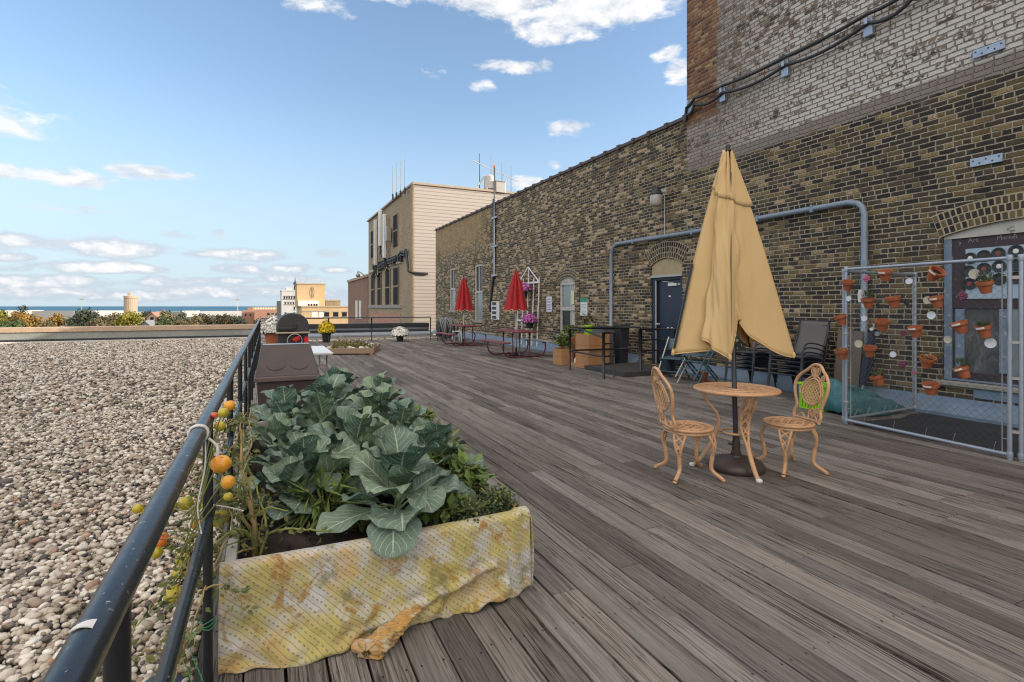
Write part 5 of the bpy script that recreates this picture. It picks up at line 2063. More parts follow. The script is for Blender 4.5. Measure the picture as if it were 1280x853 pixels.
for i, (x, z, rz, lab) in enumerate(((.04, 1.02, 70, "red mitt lying sideways inside the wire hoop on the grill"), (.175, 1.0, 8, "red mitt hanging at the right corner of the grill shelf"))):
    g = MB()
    pr = [(-.035, .07), (.035, .07), (.04, .0), (.065, -.02), (.06, -.05), (.035, -.03), (.035, -.06), (.0, -.085), (-.035, -.06), (-.04, 0)]
    Mx = Matrix(((1, 0, 0, 0), (0, 0, 1, 0), (0, 1, 0, 0), (0, 0, 0, 1)))
    g.prism([(a * .68, c * .68) for a, c in pr], -.014, .014, Matrix.Rotation(R(rz), 4, 'Y') @ Mx)
    o = tag(g.build("oven_mitt", mitt_m, bevel=.012), lab, "oven mitt", "red oven mitts on the grill")
    o.location = (.36 + x, 8.5 - .135, z)

# ------------------------------------------------------------------ white folding table
t = thing("folding_table", "white folding table with thin metal legs beside the grill", "table", (.72, 9.4, 0))
g = MB()
g.box((-.31, 0, .675), (.31, 1.68, .715))
g.build("table_top", white_plastic, t, bevel=.012)
for yy in (.16, 1.5):
    for sx in (-.22, .22):
        g = MB()
        g.tube([(sx, yy, .674), (sx, yy + .02, .0)], .014, 8)
        g.build("leg", steel_m, t, smooth=True)
    g = MB()
    g.tube([(-.22, yy + .01, .25), (.22, yy + .01, .25)], .011, 8)
    g.build("stretcher", steel_m, t, smooth=True)


# ------------------------------------------------------------------ chrysanthemums in pots
def flower_mat(name, c1, c2):
    m, n, b_ = new_mat(name)
    n.put(b_.inputs['Base Color'], n.mix(n.attr('rnd'), c1, c2))
    b_.inputs['Roughness'].default_value = .7
    return m


F_WHITE = flower_mat("white_petals", (.74, .74, .66), (.92, .91, .87))
F_YEL = flower_mat("yellow_petals", (.60, .42, .01), (.85, .66, .02))
F_PINK = flower_mat("pink_petals", (.45, .10, .38), (.72, .28, .62))
F_LEAF = leafy("mum_leaves", [(.1, (.03, .05, .015)), (.5, (.07, .11, .03)), (.9, (.14, .18, .06))], 0)


def bloom(mb, p, nrm, r, rr, petals=9):
    nrm = nrm.normalized()
    s1 = nrm.orthogonal().normalized()
    s2 = nrm.cross(s1)
    mb.cur_rnd = rr.random()
    for k in range(petals):
        a = 2 * PI * (k + rr.random() * .4) / petals
        e = s1 * math.cos(a) + s2 * math.sin(a)
        f = nrm.cross(e)
        mb._add([p, p + e * r * .6 - f * r * .28 + nrm * r * .25, p + e * r + nrm * r * .12, p + e * r * .6 + f * r * .28 + nrm * r * .25], [(0, 1, 2, 3)])


def mum(name, label, loc_, pot_r, pot_h, fr, fh, petal_m, pot_m, seed, n=420, group=None, hang=0, cat="flower pot", fsize=.035):
    rr = random.Random(seed)
    o = thing(name, label, cat, loc_, rr.uniform(0, 6), group)
    g = MB()
    g.lathe([(pot_r * .72, 0), (pot_r * .9, pot_h * .78), (pot_r, pot_h * .8), (pot_r * 1.02, pot_h), (pot_r * .9, pot_h), (pot_r * .86, pot_h * .88), (0, pot_h * .86)], 24)
    g.build("pot", pot_m, o, smooth=True, auto=35)
    lf, fl_ = MB(), MB()
    for k in range(n):
        v = Vector((rr.gauss(0, 1), rr.gauss(0, 1), abs(rr.gauss(0, .9)))).normalized()
        q = rr.uniform(.72, 1.10) * (1 + .10 * math.sin(v.x * 5 + seed) * math.sin(v.y * 6 + 1))
        p = Vector((v.x * fr * q, v.y * fr * q, pot_h + .02 + v.z * fh * q))
        if rr.random() < .95 and v.z > -.1:
            bloom(fl_, p, v + Vector((0, 0, .2)), fsize * rr.uniform(.7, 1.2), rr)
        p = Vector((v.x * fr * rr.uniform(.3, .98), v.y * fr * rr.uniform(.3, .98), pot_h * .95 + v.z * fh * rr.uniform(.1, .95)))
        lf.cur_rnd = rr.random()
        s = fsize * 1.3
        e1 = Vector((rr.gauss(0, 1), rr.gauss(0, 1), rr.gauss(0, 1))).normalized()
        e2 = e1.orthogonal().normalized()
        lf._add([p - e1 * s, p + e2 * s * .5, p + e1 * s, p - e2 * s * .5], [(0, 1, 2, 3)])
    lf.build("foliage", F_LEAF, o)
    fl_.build("flowers", petal_m, o)
    return o


black_pot = plain("black_pot", (.018, .018, .022), .45, 0, .2)
c = far_pt(341, 20)
mum("white_chrysanthemum", "white chrysanthemum in a terracotta pot left of the grill by the railing corner", (c.x, c.y, 0), .31, .50, .42, .58, F_WHITE, terracotta, 1, 1500, fsize=.05)
c = ground_pt(408, 428)
mum("yellow_chrysanthemum", "yellow chrysanthemum in a black pot at the far end of the deck", (c.x, c.y, 0), .20, .40, .32, .45, F_YEL, black_pot, 2, 900, fsize=.042)
c = ground_pt(500, 427)
mum("white_chrysanthemum", "white chrysanthemum in a small black pot at the far end near the siding building", (c.x, c.y, 0), .17, .26, .34, .32, F_WHITE, black_pot, 3, 1200, fsize=.045)

# ------------------------------------------------------------------ low bed on the deck
bd = thing("low_planter_bed", "low wooden bed of stones and dry plants on the far deck", "planter", (2.35, 16.9, 0), R(-16))
for (lo, hi) in (((-.78, -.04, .03), (.72, .0, .20)), ((.66, .002, .03), (.70, 1.0, .20)), ((.70, 1.0, .03), (.74, 1.9, .21)), ((-.78, 1.9, .03), (.74, 1.94, .20)), ((-.78, .002, .03), (-.74, 1.898, .20))):
    g = MB()
    g.box(lo, hi)
    g.build("board", plain("bed_board", (.30, .22, .15), .85, 0, .3, 4) if "bed_board" not in MATS else MATS["bed_board"], bd, bevel=.006)
for sx, sy in ((.64, -.07), (.72, .9), (.78, 1.85), (-.76, -.03)):
    g = MB()
    g.box((sx - .04, sy - .02, 0), (sx + .04, sy + .06, .028))
    g.build("foot", cedar, bd)
g = MB()
g.box((-.738, .003, .04), (.658, 1.897, .15))
g.build("soil", soil_m, bd)
rr = random.Random(77)
st, lf, lf2 = MB(), MB(), MB()
for k in range(46):
    p = Vector((rr.uniform(-.68, .6), rr.uniform(.08, 1.8), .16))
    st.cur_rnd = rr.uniform(.5, .95)
    st.ball(p + Vector((0, 0, .02)), rr.uniform(.04, .11), 8, (1, rr.uniform(.7, 1), rr.uniform(.5, .8)))
for k in range(900):
    cx, cy = rr.choice([(-.45, .25), (-.1, .3), (.25, .3), (.4, .6), (-.3, .9), (.1, 1.1), (-.5, 1.4)])
    p = Vector((cx + rr.gauss(0, .10), cy + rr.gauss(0, .1), .16 + abs(rr.gauss(0, .10))))
    e1 = Vector((rr.gauss(0, 1), rr.gauss(0, 1), rr.gauss(0, 1))).normalized()
    e2 = e1.orthogonal().normalized()
    q_ = lf if rr.random() < .6 else lf2
    q_.cur_rnd = rr.random()
    q_._add([p - e1 * .05, p + e2 * .02, p + e1 * .05, p - e2 * .02], [(0, 1, 2, 3)])
st.build("stones", stone_m, bd, smooth=True)
lf.build("dry_plants", T_OLI, bd)
lf2.build("yellow_plants", T_YEL, bd)


# ------------------------------------------------------------------ picnic tables
def picnic(loc_, label):
    o = thing("picnic_table", label, "picnic table", loc_, 0, "maroon picnic tables with red umbrellas")
    rr = random.Random(int(loc_[1] * 10))
    g = MB()
    for k in range(5):
        g.cur_rnd = rr.random()
        x = -.37 + k * .148
        if k == 2:
            g.box((x, -.92, .735), (x + .142, -.03, .772))
            g.box((x, .03, .735), (x + .142, .92, .772))
        else:
            g.box((x, -.92, .735), (x + .142, .92, .772))
    g.build("table_top", red_plank, o, bevel=.005)
    for sx, mt in ((-1, red_plank), (1, sheen_plank)):
        g = MB()
        for k in range(2):
            x = sx * .72 - .128 + k * .132
            g.box((x, -.92, .43), (x + .124, .92, .467))
        g.build("bench", mt, o, bevel=.005)
    for yy in (-.58, .58):
        g = MB()
        g.tube(spline([(-.66, yy, .429), (-.70, yy, .33), (-.66, yy, .14), (-.52, yy, .03), (-.3, yy, .022), (.3, yy, .022), (.52, yy, .03), (.66, yy, .14), (.70, yy, .33), (.66, yy, .429)], 5), .021, 8)
        for sx in (-.16, .16):
            g.tube([(sx, yy, .022), (sx, yy, .733)], .019, 8)
        g.tube([(-.80, yy, .418), (-.58, yy, .418)], .017, 6)
        g.tube([(.58, yy, .418), (.80, yy, .418)], .017, 6)
        g.tube([(-.34, yy, .722), (.34, yy, .722)], .017, 6)
        g.build("frame", red_metal, o, smooth=True)
    g = MB()
    g.tube([(0, -.58, .05), (0, .58, .05)], .018, 8)
    g.build("brace", red_metal, o, smooth=True)
    return o


def closed_umbrella(loc_, label, z1, z0, r1, seed, tilt=0):
    o = thing("closed_umbrella", label, "umbrella", loc_, 0, "closed red umbrellas")
    g = MB()
    g.tube([(0, 0, .06), (0, 0, z1)], .020, 8)
    g.build("pole", steel_m, o, smooth=True)
    g = MB()
    g.lathe([(.23, 0), (.24, .03), (.12, .06), (.035, .09), (.03, .24), (.0, .25)], 20)
    g.build("base", black_metal, o, smooth=True, auto=40)
    rr = random.Random(seed)
    N = 8
    ph = rr.uniform(0, 1)
    amp = [rr.uniform(.85, 1.15) for _ in range(N)]

    def can(u, v):
        th = 2 * PI * u + ph
        k = u * N
        w_ = abs(math.cos(PI * k))
        a = amp[int(k + .5) % N]
        rad = .018 + (r1 - .018) * (v ** .92) * (.55 + .45 * w_ * a) + .02 * math.sin(v * 5) * w_
        z = z1 - .01 - (z1 - z0) * v + (.07 * (1 - w_) * v ** 3)
        return (rad * math.cos(th), rad * math.sin(th), z)
    g = MB()
    g.grid(can, 96, 26, uv=False)
    cn = g.build("canopy", red_fabric, o, smooth=True, solid=.004)
    g = MB()
    g.tube([can(i / 96, 1) for i in range(96)], .011, 6, closed=True)
    g.build("hem_trim", cream_trim, cn, smooth=True)
    g = MB()
    g.lathe([(.02, 0), (.03, .02), (.0, .09)], 10, Matrix.Translation((0, 0, z1 - .02)))
    g.build("finial", dark_plastic, o, smooth=True)
    for k in range(N):
        th = 2 * PI * k / N + ph
        g = MB()
        p = can(k / N, .97)
        g.tube([(0.02 * math.cos(th), .02 * math.sin(th), z1 - .1), (p[0] * .93, p[1] * .93, p[2] + .02)], .008, 5)
        g.build("rib", steel_m, o)
    return o


picnic((6.88, 14.45, 0), "nearer maroon picnic table with a bench along each side, in front of the white trellis")
picnic((6.95, 19.35, 0), "farther maroon picnic table standing between the hose reel and the trellis")
closed_umbrella((6.88, 14.45, 0), "larger looking closed red umbrella with cream hem over the nearer picnic table", 2.60, 1.36, .41, 3)
closed_umbrella((6.95, 19.35, 0), "closed red umbrella with cream hem over the farther picnic table", 2.66, 1.32, .42, 4)

# hose on a stand
hs = thing("hose_reel", "heap of grey hose coiled on a low stand at the far corner of the deck", "hose", (7.25, 22.3, 0))
g = MB()
rr = random.Random(5)
for k in range(17):
    x = -.33 + .66 * k / 16
    r0 = .40 + rr.uniform(-.06, .05)
    g.tube([(x + .05 * math.sin(a * 2 + k), r0 * math.cos(a) * .7, .52 + r0 * math.sin(a)) for a in [2 * PI * i / 22 for i in range(22)]], .030, 6, closed=True)
g.build("hose_coil", hose_m, hs, smooth=True)
g = MB()
g.tube([(-.45, 0, 0), (-.45, 0, .55), (.45, 0, .55), (.45, 0, 0)], .02, 8)
g.lathe([(.3, -.42), (.3, .42)], 16, Matrix.Translation((0, 0, .52)) @ Matrix.Rotation(R(90), 4, 'Y'))
g.build("stand", dark_plastic, hs)
# small white chair behind the farther picnic table
wc = thing("white_stool", "small white plastic stool at the left end of the farther picnic table", "stool", (7.35, 21.3, 0))
g = MB()
g.box((-.17, -.17, .41), (.17, .17, .45))
g.build("seat", white_plastic, wc, bevel=.012)
for sx in (-1, 1):
    for sy in (-1, 1):
        g = MB()
        g.bar((sx * .13, sy * .13, .409), (sx * .17, sy * .17, 0), .04, .04)
        g.build("leg", white_plastic, wc, bevel=.006)

# ------------------------------------------------------------------ trellis with hanging baskets
TX = 8.44
tr = thing("garden_trellis", "tall white wooden trellis with a pointed top leaning on the brick wall", "trellis", (TX, 16.87, 0))
for yy, zt in ((.83, 2.50), (.42, 2.50), (0, 2.86), (-.40, 2.50), (-.80, 2.50)):
    g = MB()
    g.bar((0, yy, 0.01), (0.1, yy, zt), .045, .03)
    g.build("upright", white_paint, tr, bevel=.004)
for zz in (.98, 2.33):
    g = MB()
    g.bar((-.022 + .04 * zz, -.88, zz), (-.022 + .04 * zz, .90, zz), .022, .06)
    g.build("crossbar", white_paint, tr, bevel=.004)
for sgn in (-1, 1):
    g = MB()
    g.bar((.07, sgn * .80, 2.36), (.07, .01 * sgn, 2.90), .02, .045)
    g.build("gable_bar", white_paint, tr, bevel=.004)
for (px, py, lab) in ((655, 365, "pink chrysanthemum basket high on the trellis, half behind the red umbrella"), (662, 404, "pink chrysanthemum basket low on the trellis above the picnic table")):
    p = on_x(px, py, TX - .20)
    o = mum("pink_chrysanthemum", lab, (p.x, p.y, p.z - .18), .15, .20, .27, .30, F_PINK, black_pot, px, 420, "pink flower baskets on the trellis", cat="hanging basket")
    g = MB()
    for k in range(3):
        a = 2 * PI * k / 3
        g.tube([(.15 * math.cos(a), .15 * math.sin(a), .2), (0.0, 0.0, .62)], .006, 4)
    hgr = g.build("hanger", dark_plastic, o)

# ------------------------------------------------------------------ door landing with rails
ld_ = thing("door_landing", "low dark wooden landing in front of the navy door", "landing", (7.5, 9.8, 0))
dark_wood = plain("dark_wet_wood", (.045, .045, .040), .7, 0, .4, 4, .2, 30, streak=True)
g = MB()
for k in range(9):
    g.cur_rnd = k / 9
    g.box((-.62, -.72 + k * .165, .03), (.84, -.72 + k * .165 + .157, .105))
g.build("boards", dark_wood, ld_, bevel=.004)
g = MB()
g.box((-.66, -.745, .0), (.83, -.722, .10))
g.box((-.66, -.72, .0), (-.625, .78, .10))
g.build("edging", dark_wood, ld_)
lr = thing("landing_railing", "black pipe railing standing round the landing and planter boxes by the navy door", "railing", (6.44, 10.6, 0))
A, B, Cc = Vector((0, 0, 0)), Vector((-.13, -1.55, 0)), Vector((1.0, -1.32, 0))
B2 = B + Vector((.34, .10, 0))
W_ = Vector((2.05, -.0, 0))
D = Vector((1.85, -1.46, 0))
Z = lambda p, z: (p.x, p.y, z)
g = MB()
for nm, pp, r_ in (("top_rail", [Z(A, .975), Z(W_, .975)], .026), ("top_rail", [Z(A, .97), Z(A.lerp(B, .45), .97), Z(B, .845)], .024), ("top_rail", [Z(B, .945), Z(B2, .945)], .022), ("top_rail", [Z(Cc, .99), Z(D, .99)], .022),
                   ("mid_rail", [Z(A, .46), Z(W_, .46)], .020), ("mid_rail", [Z(A, .455), Z(B, .455)], .020), ("mid_rail", [Z(B, .72), Z(B2, .72)], .018), ("mid_rail", [Z(B, .46), Z(B2, .46)], .018), ("mid_rail", [Z(B, .30), Z(B2, .30)], .018),
                   ("mid_rail", [Z(Cc, .52), Z(D, .52)], .018), ("mid_rail", [Z(Cc, .76), Z(D, .76)], .018)):
    g = MB()
    g.tube(pp, r_, 8)
    g.build(nm, black_metal, lr, smooth=True)
for p, zt, r_ in ((A, .99, .026), (B, .96, .034), (B2, .95, .022), (Cc, 1.0, .042), (W_, .99, .022), (D, 1.0, .022)):
    g = MB()
    g.tube([Z(p, 0), Z(p, zt)], r_, 10)
    g.build("post", black_metal, lr, smooth=True)


# planter boxes by the landing
def crate(loc_, sx, sy, h, label, mat, rz=0, soil=True, slats=3):
    o = thing("planter_box", label, "planter", loc_, rz, "orange brown planter boxes by the landing")
    g = MB()
    sh = h / slats
    for k in range(slats):
        z0, z1 = k * sh + .002, (k + 1) * sh - .003
        g.box((-sx, -sy, z0), (sx, -sy + .02, z1))
        g.box((-sx, sy - .02, z0), (sx, sy, z1))
        g.box((-sx, -sy + .0201, z0), (-sx + .02, sy - .0201, z1))
        g.box((sx - .02, -sy + .0201, z0), (sx, sy - .0201, z1))
    g.build("boards", mat, o, bevel=.003)
    g = MB()
    g.box((-sx + .021, -sy + .021, .01), (sx - .021, sy - .021, h - .04))
    g.build("soil", soil_m, o)
    return o


def bush(name, label, loc_, r, h, n, mat, seed, leaf=.05, cat="plant", thin=.35):
    rr = random.Random(seed)
    o = thing(name, label, cat, loc_)
    g, s = MB(), MB()
    for k in range(max(5, n // 40)):
        a = rr.uniform(0, 2 * PI)
        q = rr.uniform(.2, .9)
        s.tube(spline([(0, 0, -.02), (r * .3 * q * math.cos(a), r * .3 * q * math.sin(a), h * .45), (r * q * math.cos(a), r * q * math.sin(a), h * rr.uniform(.7, .95))], 3), .006, 5)
    for k in range(n):
        v = Vector((rr.gauss(0, 1), rr.gauss(0, 1), rr.gauss(0, 1))).normalized() * rr.uniform(.3, 1.05)
        p = Vector((v.x * r, v.y * r, h * .55 + v.z * h * .45))
        d = Vector((v.x + rr.gauss(0, .5), v.y + rr.gauss(0, .5), rr.gauss(.2, .5))).normalized()
        sd_ = d.cross(Vector((0, 0, 1))).normalized() if abs(d.z) < .95 else Vector((1, 0, 0))
        L = leaf * rr.uniform(.7, 1.3)
        up = sd_.cross(d)
        g.cur_rnd = rr.random()
        g._add([p, p + d * L * .5 + sd_ * L * thin - up * L * .06, p + d * L - up * L * .15, p + d * L * .5 - sd_ * L * thin - up * L * .06], [(0, 1, 2, 3)], [[(.5, 0), (1, .5), (.5, 1), (0, .5)]])
    s.build("stems", stem_green, o)
    g.build("foliage", mat, o)
    return o


crate((7.30, 10.95, 0), .30, .30, .82, "tall orange brown planter box carrying the lime green pot", cedar)
crate((6.93, 11.75, 0), .17, .22, .42, "small orange brown planter box with a leafy plant, nearest the picnic tables", cedar, 0, slats=2)
crate((7.42, 12.15, 0), .24, .24, .68, "middle sized orange brown planter box half behind the black rail post", cedar, 0, slats=3)
crate((6.95, 11.06, 0), .045, .34, .09, "low orange brown wooden tray on the deck at the foot of the tall planter box", cedar, 0, slats=1)
bush("leafy_plant", "bushy green plant in the small orange brown planter box", (6.93, 11.75, .40), .24, .40, 260, herb_m, 21, .10)
bush("leafy_plant", "green plant in the middle planter box behind the rail post", (7.42, 12.15, .66), .26, .30, 240, herb_m, 22, .09)
lg = thing("lime_pot", "lime green plastic pot with a reddish plant on the tall planter box", "pot", (7.22, 11.0, .782))
g = MB()
g.lathe([(.095, 0), (.125, .22), (.135, .225), (.135, .26), (.12, .26), (.11, .20), (0, .20)], 20)
g.build("pot", lime_plastic, lg, smooth=True, auto=35)
bush("potted_plant", "sparse reddish green plant growing out of the lime green pot", (7.22, 11.0, .97), .22, .34, 130, T_OLI, 23, .09)
gb = thing("grey_tote", "grey plastic tote standing behind the lime green pot", "tote", (7.95, 11.35, 0))
g = MB()
g.box((-.26, -.3, 0), (.26, .3, .92))
g.build("body", plain("grey_tote_plastic", (.13, .13, .15), .5), gb, bevel=.025)
g = MB()
g.box((-.28, -.32, .922), (.28, .32, .98))
g.build("lid", dark_plastic, gb, bevel=.015)
wb_ = thing("wheeled_bin", "black wheeled bin with a flat lid between the planter box and the brick wall", "bin", (8.12, 10.86, .0))
g = MB()
vs = []
for (hw0, z) in ((.11, .06), (.14, .98)):
    vs += [(-hw0, -hw0, z), (hw0, -hw0, z), (hw0, hw0, z), (-hw0, hw0, z)]
g._add(vs, [(3, 2, 1, 0), (4, 5, 6, 7), (0, 1, 5, 4), (1, 2, 6, 5), (2, 3, 7, 6), (3, 0, 4, 7)])
g.build("body", dark_plastic, wb_, bevel=.02)
g = MB()
g.box((-.155, -.16, .985), (.155, .155, 1.04))
g.build("lid", dark_plastic, wb_, bevel=.015)
for sx in (-.1, .1):
    g = MB()
    g.lathe([(.0, -.02), (.1, -.02), (.1, .02), (.0, .02)], 16, Matrix.Translation((sx, .1, .1)) @ Matrix.Rotation(R(90), 4, 'Y'))
    g.build("wheel", black_metal, wb_)
wj = MB()
wj.lathe([(.05, 0), (.055, .14), (.03, .17), (.03, .20), (.0, .20)], 14)
tag(wj.build("white_jug", white_plastic, smooth=True, auto=40), "small white jug on the deck between the orange brown boxes", "jug").location = (7.12, 11.42, .0)
# ------------------------------------------------------------------ bistro set
def disc_lattice(g, r, z, th, pitch, wid, ang=45, rx=None):
    """crossing flat bars clipped to a circle (or ellipse of half width rx)"""
    for s_, dz in ((0, 0), (90, th * .5)):
        a = R(ang + s_)
        e = Vector((math.cos(a), math.sin(a), 0))
        f = Vector((-math.sin(a), math.cos(a), 0))
        k = -int(r / pitch) - 1
        while k * pitch < r:
            o = k * pitch
            if abs(o) < r * .985:
                h = math.sqrt(r * r - o * o)
                p, q = f * o - e * h, f * o + e * h
                g.bar((p.x, p.y, z + dz), (q.x, q.y, z + dz), wid, th)
            k += 1


def bistro_leg(g, p_top, p_out, z_top, half, side, foot_r=.020):
    """cabriole leg: two edge bars that start apart under the seat and merge into one"""
    pt, po, sd_ = Vector(p_top), Vector(p_out), Vector(side)
    d = (po - pt)
    d.z = 0
    d.normalize()
    zs = [z_top, z_top * .83, z_top * .66, z_top * .48]
    outs = [.0, .030, .034, .020]
    wid = [1.0, .74, .40, .08]
    for s_ in (-1, 1):
        g.tube(spline([Vector((pt.x, pt.y, z)) + d * o + sd_ * (half * w_ * s_) for z, o, w_ in zip(zs, outs, wid)], 4), .0115, 8)
    for i in range(3):
        a0, a1 = i, i + 1
        for s_ in (-1, 1):
            A = Vector((pt.x, pt.y, zs[a0])) + d * outs[a0] + sd_ * (half * wid[a0] * s_)
            B = Vector((pt.x, pt.y, zs[a1])) + d * outs[a1] - sd_ * (half * wid[a1] * s_)
            g.tube([A, A.lerp(B, .5), B], .009, 6)
    low = spline([Vector((pt.x, pt.y, zs[2] * .9)) + d * .030, Vector((pt.x, pt.y, zs[3])) + d * .018, Vector((pt.x, pt.y, z_top * .22)) + d * .014, Vector((po.x, po.y, z_top * .07)) - d * .016, Vector((po.x, po.y, .018))], 5)
    n = len(low)
    g.tube(low, [.012 + .009 * min(1, i / 5) - .007 * (i / n) + (.008 if i > n - 3 else 0) for i in range(n)], 10)
    g.ball((po.x, po.y, .014), foot_r, 10, (1, 1, .7))


def bistro_chair(loc_, rz, label):
    """faces +x; seat at 0.43"""
    o = thing("bistro_chair", label, "chair", loc_, rz, "ornate tan bistro chairs")
    zs = .43
    g = MB()
    ring = [(.205 * math.cos(2 * PI * i / 40), .205 * math.sin(2 * PI * i / 40), zs) for i in range(40)]
    g.tube(ring, .0125, 8, closed=True)
    g.tube([(x * .96, y * .96, zs - .028) for x, y, z in ring], .011, 8, closed=True)
    g.tube([(x * .62, y * .62, zs + .002) for x, y, z in ring], .009, 6, closed=True)
    disc_lattice(g, .203, zs, .005, .058, .016)
    g.build("seat", bistro_m, o, smooth=True, auto=35)
    for sx in (-1, 1):
        for sy in (-1, 1):
            g = MB()
            a = math.atan2(sy, sx)
            side_ = Vector((-math.sin(a), math.cos(a), 0))
            bistro_leg(g, (sx * .135, sy * .135, 0), (sx * .215, sy * .215, 0), zs - .03, .052, side_)
            g.build("leg", bistro_m, o, smooth=True)
    # back: outline in (s, h), leaning backwards
    T = lambda s, h: Vector((-.165 - .20 * h - .10 * (1 - (s / .24) ** 2) * .35, s, zs + .01 + h))
    half = [(.155, .0), (.17, .06), (.150, .12), (.180, .20), (.205, .28), (.200, .36), (.155, .42), (.105, .455), (.055, .50), (0, .515)]
    out = half + [(-s, h) for s, h in half[::-1][1:]]
    g = MB()
    g.tube(spline([T(s, h) for s, h in out], 4), .0145, 8)
    g.tube([T(.155 - .31 * i / 8, .012) for i in range(9)], .012, 8)
    frame = g.build("back_frame", bistro_m, o, smooth=True)
    g = MB()
    ell = [(.115 * math.cos(2 * PI * i / 36), .255 + .118 * math.sin(2 * PI * i / 36) - .012 * math.cos(4 * PI * i / 36)) for i in range(36)]
    g.tube([T(s, h) for s, h in ell], .0105, 8, closed=True)
    g.tube([T(s * 1.22, .255 + (h - .255) * 1.2) for s, h in ell[:19]], .008, 6)
    for sg in (-1, 1):
        k = -5
        while k <= 5:
            # diagonal bars clipped to the oval
            pts = []
            for i in range(61):
                t = -.25 + .5 * i / 60
                s = t + k * .040 * sg
                h = .255 + sg * t
                if (s / .115) ** 2 + ((h - .255) / .118) ** 2 <= 1:
                    pts.append((s, h))
            if len(pts) > 3:
                g.tube([T(*pts[0]), T(*pts[len(pts) // 2]), T(*pts[-1])], .0075, 6)
            k += 1
    g.build("back_lattice", bistro_m, o, smooth=True)
    g = MB()

    def scroll(cs, ch, r0, a0, turns, sgn):
        pts = [T(cs + sgn * r0 * (1 - .75 * i / 16) * math.cos(a0 + turns * 2 * PI * i / 16), ch + r0 * (1 - .75 * i / 16) * math.sin(a0 + turns * 2 * PI * i / 16)) for i in range(17)]
        g.tube(pts, .0075, 6)
    for sgn in (-1, 1):
        scroll(.105, .10, .040, -1.2, 1.2, sgn)
        scroll(.045, .075, .040, .4, 1.2, sgn)
        scroll(.150, .19, .030, 2.6, 1.1, sgn)
        scroll(.110, .405, .032, 3.4, 1.1, sgn)
        for q in (.018, .042):
            g.tube(spline([T(sgn * .006, .392), T(sgn * q, .425), T(sgn * (q + .014), .462), T(sgn * (q + .004), .485), T(sgn * .004, .44)], 4), .0065, 6)
        g.tube(spline([T(sgn * .04, .02), T(sgn * .075, .055), T(sgn * .10, .045), T(sgn * .12, .02)], 4), .0075, 6)
    g.tube([T(0, .38), T(0, .505)], .0075, 6)
    g.tube([T(0, .015), T(0, .14)], .0075, 6)
    g.build("back_scrolls", bistro_m, o, smooth=True)
    return o


TC = Vector((3.93, 3.53, 0))
bistro_chair((3.395, 3.575, 0), R(-19), "ornate tan metal chair left of the round table, seen from the side of its back")
bistro_chair((4.36, 3.32, 0), R(165), "ornate tan metal chair right of the round table, showing the front of its lattice back")
t = thing("bistro_table", "small round tan lattice metal table with curved legs and the umbrella pole through it", "table", TC)
zt = .735
g = MB()
r_ = .362
ring = [(r_ * math.cos(2 * PI * i / 56), r_ * math.sin(2 * PI * i / 56), zt) for i in range(56)]
g.tube(ring, .014, 8, closed=True)
for q in (.86, .55, .20):
    g.tube([(x * q, y * q, zt + .004) for x, y, z in ring], .010, 6, closed=True)
disc_lattice(g, r_ - .002, zt, .005, .058, .024)
g.build("table_top", bistro_m, t, smooth=True, auto=35)
for a in (-110, 142, 16):
    ca, sa = math.cos(R(a)), math.sin(R(a))
    sd_ = Vector((-sa, ca, 0))
    P = lambda rad, z: Vector((rad * ca, rad * sa, z))
    g = MB()
    # S-curve, broad and pierced in its upper half
    cen = spline([P(.300, .725), P(.262, .63), P(.175, .52), P(.150, .42), P(.185, .30), P(.25, .17), P(.325, .06), P(.375, .014)], 5)
    n = len(cen)
    wd = [(.030 if i < n * .12 else .036 * math.sin(PI * min(1, (i / n) / .62)) + .004) for i in range(n)]
    for s_ in (-1, 1):
        g.tube([c + sd_ * (w_ * s_) for c, w_ in zip(cen, wd)], [.013 + (.004 if i > n * .6 else 0) for i in range(n)], 8)
    for i in range(2, int(n * .6), 4):
        for s_ in (-1, 1):
            A, B = cen[i] + sd_ * wd[i] * s_, cen[min(i + 4, n - 1)] - sd_ * wd[min(i + 4, n - 1)] * s_
            g.tube([A, A.lerp(B, .5), B], .008, 6)
    g.ball(P(.372, .014), .024, 10, (1, 1, .6))
    lg = g.build("leg", bistro_m, t, smooth=True)
    g = MB()
    g.lathe([(.020, 0.0), (.028, .004), (.028, .022), (.02, .03), (.0, .03)], 10, Matrix.Translation(P(.385, .0)))
    g.build("foot_cap", rope_white if a != 16 else bistro_m, lg, smooth=True)
g = MB()
g.tube([(.12 * math.cos(2 * PI * i / 30), .12 * math.sin(2 * PI * i / 30), .34) for i in range(30)], .011, 8, closed=True)
for a in (-110, 142, 16):
    g.tube([(.12 * math.cos(R(a)), .12 * math.sin(R(a)), .34), (.165 * math.cos(R(a)), .165 * math.sin(R(a)), .345)], .010, 6)
g.build("stretcher_ring", bistro_m, t, smooth=True)

ub = thing("umbrella_base", "round dark bronze umbrella base on the deck under the bistro table", "umbrella base", TC)
g = MB()
g.lathe([(.235, 0), (.245, .012), (.245, .045), (.225, .075), (.13, .105), (.06, .118), (.055, .13), (0, .13)], 40)
g.build("foot", base_bronze, ub, smooth=True, auto=45)
g = MB()
g.lathe([(.045, .125), (.045, .16), (.036, .165), (.036, .25), (.030, .27), (.030, .32), (.0, .32)], 20)
g.tube([(.0, .03, .215), (.0, .085, .215)], .012, 8)
g.build("collar", base_bronze, ub, smooth=True, auto=40)

